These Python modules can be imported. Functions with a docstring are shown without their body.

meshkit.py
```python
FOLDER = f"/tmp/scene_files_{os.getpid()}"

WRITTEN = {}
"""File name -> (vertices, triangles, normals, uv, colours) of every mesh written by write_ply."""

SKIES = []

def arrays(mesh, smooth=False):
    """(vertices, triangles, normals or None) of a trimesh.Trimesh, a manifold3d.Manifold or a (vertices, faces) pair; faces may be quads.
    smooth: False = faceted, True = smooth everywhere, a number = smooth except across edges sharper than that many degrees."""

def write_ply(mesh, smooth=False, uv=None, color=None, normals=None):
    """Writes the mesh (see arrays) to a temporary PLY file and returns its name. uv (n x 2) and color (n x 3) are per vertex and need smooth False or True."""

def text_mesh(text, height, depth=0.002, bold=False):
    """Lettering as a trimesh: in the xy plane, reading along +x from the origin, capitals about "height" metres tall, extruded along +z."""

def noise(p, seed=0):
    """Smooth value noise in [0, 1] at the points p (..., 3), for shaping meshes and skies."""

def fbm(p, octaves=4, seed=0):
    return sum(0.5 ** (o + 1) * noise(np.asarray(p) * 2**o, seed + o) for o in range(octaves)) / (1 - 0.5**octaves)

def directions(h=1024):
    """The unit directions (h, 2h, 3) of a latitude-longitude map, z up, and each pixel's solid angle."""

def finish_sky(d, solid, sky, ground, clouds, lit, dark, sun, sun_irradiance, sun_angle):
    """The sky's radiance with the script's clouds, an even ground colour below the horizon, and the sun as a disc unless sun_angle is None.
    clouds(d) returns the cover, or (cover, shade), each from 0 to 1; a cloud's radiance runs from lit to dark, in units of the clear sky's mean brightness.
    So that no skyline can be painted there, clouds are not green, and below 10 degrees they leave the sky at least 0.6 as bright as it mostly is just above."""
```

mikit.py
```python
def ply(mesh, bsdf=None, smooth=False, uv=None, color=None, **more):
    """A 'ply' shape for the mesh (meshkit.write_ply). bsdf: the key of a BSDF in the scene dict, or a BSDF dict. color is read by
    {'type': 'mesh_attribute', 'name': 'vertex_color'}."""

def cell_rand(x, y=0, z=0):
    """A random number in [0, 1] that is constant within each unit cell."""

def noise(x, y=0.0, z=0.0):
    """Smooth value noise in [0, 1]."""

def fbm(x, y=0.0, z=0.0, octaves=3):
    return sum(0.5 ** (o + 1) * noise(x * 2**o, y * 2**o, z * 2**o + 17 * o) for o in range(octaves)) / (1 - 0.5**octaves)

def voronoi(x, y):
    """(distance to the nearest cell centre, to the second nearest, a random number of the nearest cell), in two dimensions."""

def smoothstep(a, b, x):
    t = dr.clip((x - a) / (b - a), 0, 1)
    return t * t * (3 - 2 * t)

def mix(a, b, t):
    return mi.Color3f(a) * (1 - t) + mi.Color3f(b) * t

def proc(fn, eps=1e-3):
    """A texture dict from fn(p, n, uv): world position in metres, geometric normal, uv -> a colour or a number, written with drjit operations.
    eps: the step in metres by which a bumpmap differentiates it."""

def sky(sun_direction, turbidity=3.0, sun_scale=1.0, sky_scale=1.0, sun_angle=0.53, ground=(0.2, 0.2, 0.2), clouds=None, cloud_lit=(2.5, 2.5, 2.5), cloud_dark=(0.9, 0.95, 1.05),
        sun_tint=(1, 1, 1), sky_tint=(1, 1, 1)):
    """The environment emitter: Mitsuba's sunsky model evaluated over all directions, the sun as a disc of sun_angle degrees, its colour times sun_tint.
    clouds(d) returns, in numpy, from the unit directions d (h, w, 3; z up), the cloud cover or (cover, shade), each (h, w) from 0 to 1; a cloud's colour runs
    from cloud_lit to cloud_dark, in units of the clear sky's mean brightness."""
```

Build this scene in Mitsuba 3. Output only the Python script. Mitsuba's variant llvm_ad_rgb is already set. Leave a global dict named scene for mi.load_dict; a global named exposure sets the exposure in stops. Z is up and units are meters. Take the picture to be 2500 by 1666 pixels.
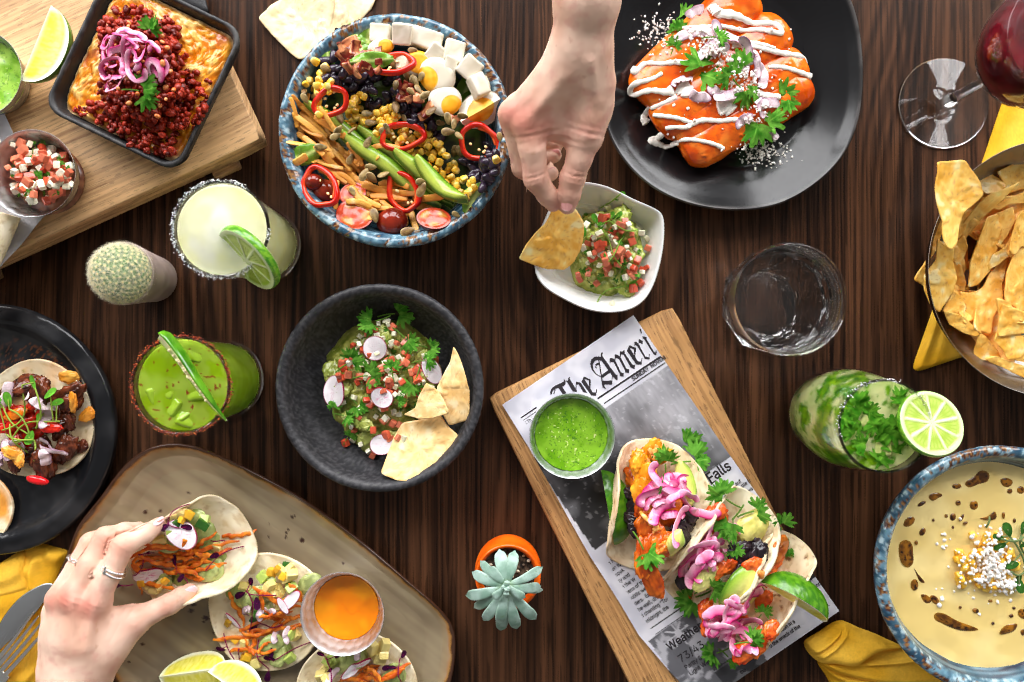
import math
import numpy as np
import drjit as dr
import mitsuba as mi
import mikit
import meshkit
from scipy.interpolate import CubicSpline, splprep, splev
from scipy.ndimage import maximum_filter1d, gaussian_filter1d

PI = math.pi
T = mi.ScalarTransform4f
scene, labels = {}, {}
H = 0.75           # height of the camera over the table, metres
S = 0.0004         # metres on the table per pixel of the 2500 pixel wide photograph

# ---------------------------------------------------------------- camera, light, exposure
scene['camera'] = {'type': 'perspective', 'fov': math.degrees(2 * math.atan(1250 * S / H)), 'fov_axis': 'x', 'near_clip': 0.01, 'far_clip': 50.0,
                   'to_world': T().look_at(origin=[0, 0, H], target=[0, 0, 0], up=[0, 1, 0])}
exposure = 0.3
# three tall windows of the dining room, beyond the top of the picture
for i, (o, w) in enumerate((([-1.65, 1.95, 1.45], (0.75, 0.95)), ([0.05, 2.35, 1.45], (0.75, 0.95)), ([1.75, 2.15, 1.45], (0.60, 0.95)))):
    k = 'window_light' if i == 0 else f'window_light_{i:03d}'
    scene[k] = {'type': 'rectangle', 'to_world': T().look_at(origin=o, target=[0, 0, 0], up=[0, 0, 1]) @ T().scale([w[0], w[1], 1]),
                'emitter': {'type': 'area', 'radiance': {'type': 'rgb', 'value': [8.3, 8.25, 8.3]}}}
    labels[k] = {'kind': 'structure', 'label': 'bright dining room window beyond the top of the table'}
scene['room_light'] = {'type': 'constant', 'radiance': {'type': 'rgb', 'value': [0.20, 0.193, 0.186]}}

# ---------------------------------------------------------------- helpers
def lin(r, g, b):
    c = np.array([r, g, b], float) / 255
    return np.where(c <= 0.04045, c / 12.92, ((c + 0.055) / 1.055) ** 2.4)

def at(px, py, z=0.0):
    """The point at height z that stands at this pixel of the photograph."""
    k = (1 - z / H) * S
    return np.array([(px - 1250) * k, (833 - py) * k, z])

def mm(px, z=0.0):
    return px * S * (1 - z / H)

def rng_of(seed):
    return np.random.default_rng(seed)

def rot(ax=0, ay=0, az=0):
    cx, sx, cy, sy, cz, sz = math.cos(ax), math.sin(ax), math.cos(ay), math.sin(ay), math.cos(az), math.sin(az)
    return np.array([[cz, -sz, 0], [sz, cz, 0], [0, 0, 1]]) @ np.array([[cy, 0, sy], [0, 1, 0], [-sy, 0, cy]]) @ np.array([[1, 0, 0], [0, cx, -sx], [0, sx, cx]])

def nz(V, f, seed=0, octaves=2):
    return meshkit.fbm(np.asarray(V) * f, octaves, seed)

def sstep(a, b, x):
    t = np.clip((x - a) / (b - a), 0, 1)
    return t * t * (3 - 2 * t)

def blend(a, b, t):
    t = np.asarray(t)[..., None]
    return np.asarray(a) * (1 - t) + np.asarray(b) * t

def tri(F):
    F = np.asarray(F, int)
    return np.vstack([F[:, [0, 1, 2]], F[:, [0, 2, 3]]]) if F.shape[1] == 4 else F

def normals(V, F):
    n = np.zeros_like(V)
    fn = np.cross(V[F[:, 1]] - V[F[:, 0]], V[F[:, 2]] - V[F[:, 0]])
    for k in range(3):
        np.add.at(n, F[:, k], fn)
    return n / np.maximum(np.linalg.norm(n, axis=1, keepdims=True), 1e-12)

def solidify(V, F, th):
    """A closed thin solid from an open sheet: its faces, a copy th below along the normals, and the rim."""
    n = normals(V, F)
    e = np.vstack([F[:, [0, 1]], F[:, [1, 2]], F[:, [2, 0]]])
    key = np.sort(e, 1)
    code = key[:, 0] * (len(V) + 1) + key[:, 1]
    _, inv, cnt = np.unique(code, return_inverse=True, return_counts=True)
    b = e[cnt[inv] == 1]
    m = len(V)
    V2 = np.vstack([V + n * (th / 2), V - n * (th / 2)])
    side = np.vstack([np.stack([b[:, 1], b[:, 0], b[:, 0] + m], 1), np.stack([b[:, 1], b[:, 0] + m, b[:, 1] + m], 1)])
    return V2, np.vstack([F, F[:, ::-1] + m, side])

def join(parts):
    V, F, C, at_ = [], [], [], 0
    for p in parts:
        V.append(p[0]); F.append(np.asarray(p[1]) + at_); at_ += len(p[0])
        if len(p) > 2: C.append(p[2])
    return (np.vstack(V), np.vstack(F), np.vstack(C)) if C else (np.vstack(V), np.vstack(F))

_ico = {}
def ico(n=2):
    if n not in _ico:
        import trimesh
        m = trimesh.creation.icosphere(subdivisions=n)
        _ico[n] = (np.array(m.vertices), np.array(m.faces))
    V, F = _ico[n]
    return V.copy(), F

def blob(rx, ry, rz, n=2, amp=0.0, freq=2.0, seed=0):
    V, F = ico(n)
    if amp:
        V = V * (1 + amp * 2 * (nz(V + seed * 3.1, freq, seed) - 0.5))[:, None]
    return V * [rx, ry, rz], F

_cube = {}
def rbox(sx, sy, sz, r, n=4, wob=0.0, seed=0):
    """A box with rounded edges, centred."""
    if n not in _cube:
        g = np.linspace(-1, 1, n + 1)
        V, F = [], []
        for ax in range(3):
            for s in (-1, 1):
                a, b = np.meshgrid(g, g, indexing='ij')
                p = np.zeros((n + 1, n + 1, 3)); p[..., ax] = s; p[..., (ax + 1) % 3] = a; p[..., (ax + 2) % 3] = b
                i = np.arange((n + 1) ** 2).reshape(n + 1, n + 1) + len(V) * (n + 1) ** 2
                q = np.stack([i[:-1, :-1], i[1:, :-1], i[1:, 1:], i[:-1, 1:]], -1).reshape(-1, 4)
                V.append(p.reshape(-1, 3)); F.append(q if s > 0 else q[:, ::-1])
        V, F = np.vstack(V), tri(np.vstack(F))
        u, inv = np.unique(np.round(V, 6), axis=0, return_inverse=True)
        _cube[n] = (u, inv.reshape(-1)[F])
    P, F = _cube[n]
    h = np.array([sx, sy, sz]) / 2
    r = min(r, h.min() * 0.98)
    g = np.sign(P) * np.abs(P) ** 0.6
    q = g * h
    inner = np.clip(q, -(h - r), h - r)
    d = q - inner
    V = inner + r * d / np.maximum(np.linalg.norm(d, axis=1, keepdims=True), 1e-9)
    if wob:
        V = V + wob * (np.stack([nz(V, 130, seed + k) for k in range(3)], 1) - 0.5) * 2
    return V, F

def lathe(prof, n=96, closed=False):
    """Revolves the (r, z) points about z; first and last points with r = 0 close it."""
    prof = np.asarray(prof, float)
    a = np.arange(n) / n * 2 * PI
    V = np.stack([prof[:, None, 0] * np.cos(a), prof[:, None, 0] * np.sin(a), np.repeat(prof[:, 1:2], n, 1)], -1)
    m = len(prof)
    i = np.arange(m * n).reshape(m, n)
    if closed: i = np.vstack([i, i[:1]])
    j = np.roll(i, -1, 1)
    return V.reshape(-1, 3), tri(np.stack([i[:-1], j[:-1], j[1:], i[1:]], -1).reshape(-1, 4))

def resample(P, n, closed=False):
    P = np.asarray(P, float)
    if closed: P = np.vstack([P, P[:1]])
    d = np.r_[0, np.cumsum(np.linalg.norm(np.diff(P, axis=0), axis=1))]
    if len(P) > 2:
        cs = CubicSpline(d, P, bc_type='periodic' if closed else 'natural')
        return cs(np.linspace(0, d[-1], n, endpoint=not closed))
    t = np.linspace(0, d[-1], n)
    return np.stack([np.interp(t, d, P[:, k]) for k in range(P.shape[1])], 1)

def smooth_prof(P, n=60):
    """Resamples a profile with gently rounded corners."""
    P = np.asarray(P, float)
    d = np.r_[0, np.cumsum(np.linalg.norm(np.diff(P, axis=0), axis=1))]
    t = np.linspace(0, d[-1], n)
    Q = np.stack([np.interp(t, d, P[:, k]) for k in range(2)], 1)
    G = gaussian_filter1d(Q, n / 60, axis=0, mode='nearest')
    G[0], G[-1] = Q[0], Q[-1]
    return G

def tube(P, ra, rb=None, n=8, up=(0, 0, 1), closed=False):
    """A tube along the points P, ra across and rb along 'up', with pointed-round ends."""
    P = np.asarray(P, float); m = len(P)
    ra = np.broadcast_to(np.asarray(ra, float), (m,)); rb = ra if rb is None else np.broadcast_to(np.asarray(rb, float), (m,))
    if closed:
        t = np.roll(P, -1, 0) - np.roll(P, 1, 0)
    else:
        t = np.gradient(P, axis=0)
    t = t / np.maximum(np.linalg.norm(t, axis=1, keepdims=True), 1e-9)
    up = np.broadcast_to(np.asarray(up, float), (m, 3))
    s = np.cross(up, t); l = np.linalg.norm(s, axis=1, keepdims=True)
    s = np.where(l > 1e-3, s / np.maximum(l, 1e-9), [1, 0, 0]); u = np.cross(t, s)
    a = np.arange(n) / n * 2 * PI
    V = (P[:, None] + s[:, None] * (np.cos(a)[None, :, None] * ra[:, None, None]) + u[:, None] * (np.sin(a)[None, :, None] * rb[:, None, None])).reshape(-1, 3)
    i = np.arange(m * n).reshape(m, n)
    if closed: i = np.vstack([i, i[:1]])
    j = np.roll(i, -1, 1)
    F = tri(np.stack([i[:-1], j[:-1], j[1:], i[1:]], -1).reshape(-1, 4))
    if not closed:
        e0, e1 = P[0] - t[0] * min(ra[0], rb[0]) * 0.7, P[-1] + t[-1] * min(ra[-1], rb[-1]) * 0.7
        V = np.vstack([V, e0, e1]); k = np.arange(n)
        F = np.vstack([F, np.stack([np.full(n, m * n), (k + 1) % n, k], 1), np.stack([np.full(n, m * n + 1), (m - 1) * n + k, (m - 1) * n + (k + 1) % n], 1)])
    return V, F

def disc(outline, rings=10, centre=None):
    """A flat sheet filling a star-shaped outline, (V with z = 0, F, t from 0 at the centre to 1 at the rim)."""
    o = np.asarray(outline, float); n = len(o)
    c = o.mean(0) if centre is None else np.asarray(centre)
    t = np.arange(1, rings + 1) / rings
    V = np.vstack([c[None], (c + t[:, None, None] * (o - c)).reshape(-1, 2)])
    k = np.arange(n); j = (k + 1) % n
    F = [np.stack([np.zeros(n, int), 1 + k, 1 + j], 1)]
    for r in range(rings - 1):
        a, b = 1 + r * n, 1 + (r + 1) * n
        F += [np.stack([a + k, b + k, b + j], 1), np.stack([a + k, b + j, a + j], 1)]
    F = np.vstack(F)
    d = np.roll(o, -1, 0)
    if (o[:, 0] * d[:, 1] - o[:, 1] * d[:, 0]).sum() < 0: F = F[:, ::-1]
    return np.hstack([V, np.zeros((len(V), 1))]), F, np.r_[0, np.repeat(t, n)]

def grid(nu, nv):
    u, v = np.meshgrid(np.linspace(0, 1, nu), np.linspace(0, 1, nv), indexing='ij')
    i = np.arange(nu * nv).reshape(nu, nv)
    return u.ravel(), v.ravel(), tri(np.stack([i[:-1, :-1], i[1:, :-1], i[1:, 1:], i[:-1, 1:]], -1).reshape(-1, 4))

def nets(f, lo, hi, h):
    """Surface of f = 0 (negative inside) as a smooth closed mesh."""
    ax = [np.arange(a, b + h, h) for a, b in zip(lo, hi)]
    g = np.stack(np.meshgrid(*ax, indexing='ij'), -1)
    D = f(g.reshape(-1, 3)).reshape(g.shape[:3])
    s = D < 0
    n = [k - 1 for k in D.shape]
    acc, cnt = np.zeros((*n, 3)), np.zeros(n)
    for axis in range(3):
        o = [k for k in range(3) if k != axis]
        for a in (0, 1):
            for b in (0, 1):
                off = [0, 0, 0]; off[o[0]] = a; off[o[1]] = b
                off2 = list(off); off2[axis] = 1
                sl = tuple(slice(off[k], off[k] + n[k]) for k in range(3)); sl2 = tuple(slice(off2[k], off2[k] + n[k]) for k in range(3))
                d0, d1 = D[sl], D[sl2]; c = (s[sl] != s[sl2])
                t = np.where(c, d0 / np.where(c, d0 - d1, 1), 0)
                p = np.array(off, float)[None, None, None] + 0 * acc
                p[..., axis] = t
                acc += np.where(c[..., None], p, 0); cnt += c
    m = cnt > 0
    idx = -np.ones(n, int); idx[m] = np.arange(m.sum())
    V = (np.argwhere(m) + acc[m] / cnt[m][:, None]) * h + np.array(lo)
    F = []
    for axis in range(3):
        o = [(axis + 1) % 3, (axis + 2) % 3]
        sl = [slice(1, n[k]) for k in range(3)]; sl[axis] = slice(0, n[axis])
        sl2 = list(sl); sl2[axis] = slice(1, n[axis] + 1)
        a, b = s[tuple(sl)], s[tuple(sl2)]
        for flip, w in ((False, a & ~b), (True, ~a & b)):
            P = np.argwhere(w)
            for k in range(3):
                if k != axis: P[:, k] += 1
            def cell(da, db):
                q = P.copy(); q[:, o[0]] -= da; q[:, o[1]] -= db
                return idx[q[:, 0], q[:, 1], q[:, 2]]
            q = np.stack([cell(1, 1), cell(0, 1), cell(0, 0), cell(1, 0)], 1)
            F.append(q[:, ::-1] if flip else q)
    return V, tri(np.vstack(F))

# ---------------------------------------------------------------- the height of what lies on the table, for setting things down on it
HX0, HY0, HR = -0.66, -0.48, 0.0008
HM = np.zeros((1650, 1200), np.float32)

def hidx(x, y):
    return np.clip(((np.asarray(x) - HX0) / HR).astype(int), 0, HM.shape[0] - 1), np.clip(((np.asarray(y) - HY0) / HR).astype(int), 0, HM.shape[1] - 1)

def hgt(x, y):
    i = hidx(x, y); return HM[i]

def stamp(V, F):
    """Raises the height map to this mesh."""
    a, b, c = V[F[:, 0]], V[F[:, 1]], V[F[:, 2]]
    L = np.maximum(np.maximum(np.linalg.norm((b - a)[:, :2], axis=1), np.linalg.norm((c - a)[:, :2], axis=1)), np.linalg.norm((c - b)[:, :2], axis=1))
    i = hidx(V[:, 0], V[:, 1]); np.maximum.at(HM, i, V[:, 2].astype(np.float32))
    k = np.clip(np.ceil(L / (HR * 1.1)).astype(int), 1, 90)
    for kk in np.unique(k):
        if kk == 1: continue
        m = k == kk
        u, v = np.meshgrid(np.arange(kk + 1) / kk, np.arange(kk + 1) / kk, indexing='ij')
        ok = u + v <= 1.0001; u, v = u[ok], v[ok]
        P = a[m][:, None] * (1 - u - v)[None, :, None] + b[m][:, None] * u[None, :, None] + c[m][:, None] * v[None, :, None]
        P = P.reshape(-1, 3)
        i = hidx(P[:, 0], P[:, 1])
        np.maximum.at(HM, i, P[:, 2].astype(np.float32))

def spot(px, py, dz=0.0):
    """Where the line through this pixel meets what already lies there."""
    z = 0.03
    for _ in range(8):
        p = at(px, py, z); z = 0.5 * z + 0.5 * (float(hgt(p[0], p[1])) + dz)
    return at(px, py, z)

def trace(pts, dz=0.0):
    """World xy of a stroke seen through these photo pixels, all at the stroke's middle height."""
    z = float(np.median([spot(*p)[2] for p in pts])) + dz
    return np.array([at(p[0], p[1], z)[:2] for p in pts])

def drop(V, p, sink=0.0006, q=100):
    """Sets the mesh (around its own origin) down at the point p on whatever is there."""
    p = np.array(p, float)
    for k in range(3):
        gap = hgt(V[:, 0] + p[0], V[:, 1] + p[1]) - V[:, 2]
        z = np.percentile(gap, q) - sink
        zc = z + V[:, 2].mean()
        if k < 2: p = np.r_[p[:2] * (H - zc) / (H - p[2]), zc]
    return V + [p[0], p[1], z]

def drape(xy, th, smooth=2.0, lift=0.0):
    """A path laid over what is there."""
    xy = np.asarray(xy, float)[:, :2]
    z = hgt(xy[:, 0], xy[:, 1]).astype(float)
    z = gaussian_filter1d(maximum_filter1d(z, 3), smooth, mode='nearest')
    return np.column_stack([xy, z + th + lift])

# ---------------------------------------------------------------- scene entries
# The colour of a mesh varies per vertex within a plane of colours of its own (a base and two directions): uv holds the number of
# the plane plus the place on it, so that meshes of one material share one texture.
PLANES = []
def paint(C):
    m = C.mean(0); D = C - m
    w, E = np.linalg.eigh(D.T @ D)
    A = D @ E[:, [2, 1]]
    lo, hi = A.min(0), A.max(0); span = np.maximum(hi - lo, 1e-6)
    t = (A - lo) / span
    PLANES.append(np.r_[m + E[:, [2, 1]] @ lo, E[:, 2] * span[0], E[:, 1] * span[1]])
    return np.column_stack([2 * (len(PLANES) - 1) + 0.25 + 0.5 * t[:, 0], t[:, 1]])

_table = []
def painted(p, n, uv):
    if not _table: _table.append(mi.Float(np.concatenate(PLANES).astype(np.float32)))
    k = dr.floor(uv.x * 0.5)
    t1, t2 = dr.clip((uv.x - 2 * k - 0.25) * 2, 0, 1), dr.clip(uv.y, 0, 1)
    i = mi.UInt32(dr.clip(k, 0, len(PLANES) - 1)) * 9
    g = lambda j: dr.gather(mi.Float, _table[0], i + j)
    return mi.Color3f(*[dr.clip(g(j) + t1 * g(j + 3) + t2 * g(j + 6), 0.002, 0.92) for j in range(3)])

_count = {}
def fresh(name):
    n = _count.get(name, -1) + 1; _count[name] = n
    return name if n == 0 else f'{name}_{n:03d}'

def add(name, mesh, mat, color=None, parent=None, smooth=True, mark=True, **more):
    if not len(mesh[1]): return None
    key = fresh(f'{parent}__{name}' if parent else name)
    V, F = np.asarray(mesh[0], float), np.asarray(mesh[1])
    if color is None and len(mesh) > 2: color = mesh[2]
    if color is not None:
        uv = paint(np.clip(np.broadcast_to(np.asarray(color, float), V.shape), 0.002, 0.92))
    else: uv = None
    scene[key] = mikit.ply((V, F), mat, smooth=smooth, uv=uv, **more)
    if mark: stamp(V, F)
    return key

def tag(key, label, cat, group=None):
    labels[key] = {'label': label, 'category': cat}
    if group: labels[key]['group'] = group
    return key

def thing(name, label, cat, group=None):
    return tag(fresh(name), label, cat, group)

# ---------------------------------------------------------------- materials
VC = mikit.proc(painted)
def two(b): return {'type': 'twosided', 'bsdf': b}
def vc(rough, spec=0.5, **k): return two({'type': 'principled', 'base_color': VC, 'roughness': rough, 'specular': spec, **k})
scene['matte'] = vc(0.8, 0.25)
scene['cloth'] = vc(0.9, 0.1, sheen=0.4)
scene['satin'] = vc(0.45, 0.45)
scene['wet'] = vc(0.2, 0.5)
scene['gloss'] = vc(0.09, 0.5)
scene['glaze'] = vc(0.16, 0.55)
scene['skin'] = vc(0.5, 0.32, sheen=0.1)
scene['nail'] = vc(0.25, 0.5)
scene['translucent'] = {'type': 'principledthin', 'base_color': VC, 'roughness': 0.2, 'diff_trans': 1.15, 'spec_trans': 0.0, 'eta': 1.33}
scene['leaf'] = {'type': 'principledthin', 'base_color': VC, 'roughness': 0.45, 'diff_trans': 0.7, 'spec_trans': 0.0, 'eta': 1.4}
scene['steel'] = two({'type': 'roughconductor', 'alpha': 0.30, 'material': 'none', 'specular_reflectance': {'type': 'rgb', 'value': [0.53, 0.55, 0.57]}})
scene['bright_steel'] = two({'type': 'roughconductor', 'alpha': 0.09, 'material': 'none', 'specular_reflectance': {'type': 'rgb', 'value': [0.8, 0.79, 0.77]}})
scene['dull_steel'] = two({'type': 'roughconductor', 'alpha': 0.28, 'material': 'none', 'specular_reflectance': {'type': 'rgb', 'value': [0.33, 0.31, 0.29]}})
scene['glass'] = {'type': 'dielectric', 'int_ior': 1.5, 'ext_ior': 1.0}
scene['clear_water'] = {'type': 'dielectric', 'int_ior': 1.33, 'ext_ior': 1.0}
scene['black_glaze'] = vc(0.17, 0.35)
scene['stoneware'] = vc(0.55, 0.5)

def wood_table(p, n, uv):
    px = p.x + 0.37
    plank = dr.floor(px / 0.17)
    off = mikit.cell_rand(plank, 3, 5)
    y = p.y + off * 7.0
    w = mikit.fbm(p.x * 7 + 3.1 + off * 9, y * 1.7, 0.0, 3) - 0.5
    arch = mikit.fbm(p.x * 11 + off * 31, y * 2.3 + 4, 2.0, 2)
    x = p.x + 0.020 * w
    band = mikit.noise(x * 48, y * 1.2, 1.0)
    ring = 0.5 + 0.5 * dr.sin(2 * PI * (x * 70 + arch * 7.0))
    ring2 = 0.5 + 0.5 * dr.sin(2 * PI * (x * 120 + arch * 13.0 + 2.5 * band))
    fine = mikit.fbm(x * 460, y * 6.0, 4.0, 3)
    pore = mikit.noise(x * 800, y * 24.0, 7.0)
    zone = mikit.smoothstep(0.3, 0.7, mikit.noise(p.x * 9 + 40, y * 2.4, 3.0))
    tone = mikit.smoothstep(0.22, 0.86, 0.30 * band + (0.10 + 0.16 * zone) * ring + 0.12 * ring2 * (1.2 - zone) + 0.42 * fine)
    c = mikit.mix((0.0150, 0.0060, 0.0031), (0.096, 0.0395, 0.0180), tone)
    c = c * (0.72 + 0.36 * mikit.noise(p.x * 5, p.y * 3, 9.0) + 0.22 * off)
    c = c * (1 - 0.45 * mikit.smoothstep(0.60, 0.78, pore))
    return c
scene['table_wood'] = two({'type': 'principled', 'base_color': mikit.proc(wood_table), 'roughness': 0.36, 'specular': 0.14})

def oak(angle, dark, light, ox=0.0, pores=1.0):
    dark, light = [float(v) for v in dark], [float(v) for v in light]
    ca, sa = math.cos(angle), math.sin(angle)
    def fn(p, n, uv):
        l, a = p.x * ca + p.y * sa + ox, -p.x * sa + p.y * ca + p.z * 0.8
        w = mikit.fbm(l * 5, a * 16, 3.0, 2) - 0.5
        a2 = a + 0.012 * w
        band = mikit.noise(a2 * 70, l * 1.5, 2.0)
        fine = mikit.fbm(a2 * 480, l * 12, 5.0, 2)
        pore = mikit.noise(a2 * 1300, l * 120, 8.0)
        c = mikit.mix(dark, light, mikit.smoothstep(0.05, 0.8, 0.4 * band + 0.6 * fine))
        return c * (1 - pores * 0.36 * mikit.smoothstep(0.68, 0.85, pore))
    return two({'type': 'principled', 'base_color': mikit.proc(fn), 'roughness': 0.5, 'specular': 0.35})
scene['mat_walnut'] = oak(math.radians(24.5), tuple(lin(150, 108, 70)), tuple(lin(212, 170, 122)), 0.3, 0.8)
scene['mat_oak'] = oak(math.radians(-61.6), tuple(lin(138, 96, 55)), tuple(lin(196, 148, 95)), 0.7, 1.2)

# ---------------------------------------------------------------- the table
def table_top():
    V, F = rbox(1.9, 1.5, 0.04, 0.004, 6)
    return V - [0, 0, 0.02], F
k = add('table', table_top(), 'table_wood')
tag(k, 'dark brown wooden table top with lengthwise grain under all the dishes', 'table')

def board(corner, ux, uy, lx, ly, z0, th, mat, name, label, r=0.005):
    """A plank with one corner at 'corner' (top face), sides lx along ux and ly along uy."""
    V, F = rbox(lx, ly, th, r, 14)
    ux, uy = np.asarray(ux, float), np.asarray(uy, float)
    c = np.asarray(corner)[:2] + ux * lx / 2 + uy * ly / 2
    W = np.column_stack([c + V[:, :1] * ux + V[:, 1:2] * uy, V[:, 2] + z0 + th / 2])
    if ux[0] * uy[1] - ux[1] * uy[0] < 0: F = F[:, ::-1]
    return W, F

# light wooden board at the upper left, raised on two runners
ZB1 = 0.042
ca = at(637, 340, ZB1)
e1 = np.array([-(637 - 0), -(645 - 340)]); e1 = e1 / np.linalg.norm(e1)
e1 = np.array([-0.9095, -0.4157]); e2 = np.array([-0.4157, 0.9095])
t = thing('serving_board', 'light brown wooden serving board on runners under the square skillet', 'serving board')
add('board', board(ca, e1, e2, 0.46, 0.26, 0.012, ZB1 - 0.012, 'mat_walnut', '', ''), 'mat_walnut', parent=t)
for d in (0.035, 0.29):
    add('runner', board(ca + np.r_[e1 * d + e2 * -0.004, 0], e1, e2, 0.028, 0.25, 0.0, 0.0125, '', '', '', 0.003), 'mat_walnut', parent=t)

# oak board with newspaper
ZB2 = 0.024
f1 = np.array([451, 223.0]); f1 /= np.linalg.norm(f1); f2 = np.array([f1[1], -f1[0]])
cb = at(1190, 972, ZB2)
k = add('oak_board', board(cb, f1, f2, mm(508, ZB2), mm(853, ZB2), 0.0, ZB2, '', '', ''), 'mat_oak')
tag(k, 'narrow oak board under the newspaper and the three tacos', 'serving board')
# ---------------------------------------------------------------- bowls, plates, cups
def blue_bowl(name, label, c, rim, zr, base, seed):
    prof = [(0, 0.004), (base - 0.006, 0.004), (base - 0.003, 0.0), (base + 0.003, 0.0), (base + 0.006, 0.006), (rim * 0.80, zr * 0.38), (rim * 0.93, zr * 0.70), (rim - 0.002, zr - 0.008), (rim, zr - 0.003), (rim - 0.003, zr), (rim - 0.008, zr + 0.0005),
            (rim - 0.0125, zr - 0.002), (rim - 0.014, zr - 0.006), (rim - 0.018, zr * 0.72), (rim * 0.72, zr * 0.38), (rim * 0.5, 0.014), (0, 0.011)]
    P = smooth_prof(prof, 110)
    V, F = lathe(P, 560)
    r = np.hypot(V[:, 0], V[:, 1]); a = np.arctan2(V[:, 1], V[:, 0])
    q = np.column_stack([np.cos(a) * r, np.sin(a) * r, V[:, 2]])
    n1, n2 = nz(q, 90, seed, 3), nz(q, 260, seed + 5, 3)
    streak = nz(np.column_stack([a * 3, V[:, 2] * 0, V[:, 2] * 420]), 1.0, seed + 9, 2)
    col = blend(lin(34, 62, 86), lin(104, 142, 160), sstep(0.32, 0.68, 0.5 * n1 + 0.5 * n2))
    col = blend(col, lin(176, 200, 204), sstep(0.56, 0.66, n2) * 0.75)
    inside = (np.arange(len(P)) > 62).repeat(560)
    side = blend(lin(22, 38, 52), lin(96, 124, 138), sstep(0.3, 0.7, streak))
    col = np.where((V[:, 2] < zr - 0.008)[:, None], blend(side, lin(40, 78, 108), sstep(0.4, 0.6, n1) * 0.5), col)
    rust = sstep(0.53, 0.57, 0.45 * nz(q, 130, seed + 2, 2) + 0.55 * nz(q, 330, seed + 3, 2)) * sstep(rim - 0.0135, rim - 0.011, r) * sstep(rim - 0.0005, rim - 0.0035, r) * (V[:, 2] > zr - 0.01)
    col = blend(col, blend(lin(70, 34, 22), lin(140, 92, 62), sstep(0.4, 0.6, nz(q, 900, seed + 4, 1))), rust)
    V = V + normals(V, F) * (0.0012 * (nz(q, 60, seed + 7, 2) - 0.5) - 0.0004 * rust)[:, None]
    k = add(name, (V + [c[0], c[1], 0], F), 'glaze', col)
    return tag(k, label, 'bowl')

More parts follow.
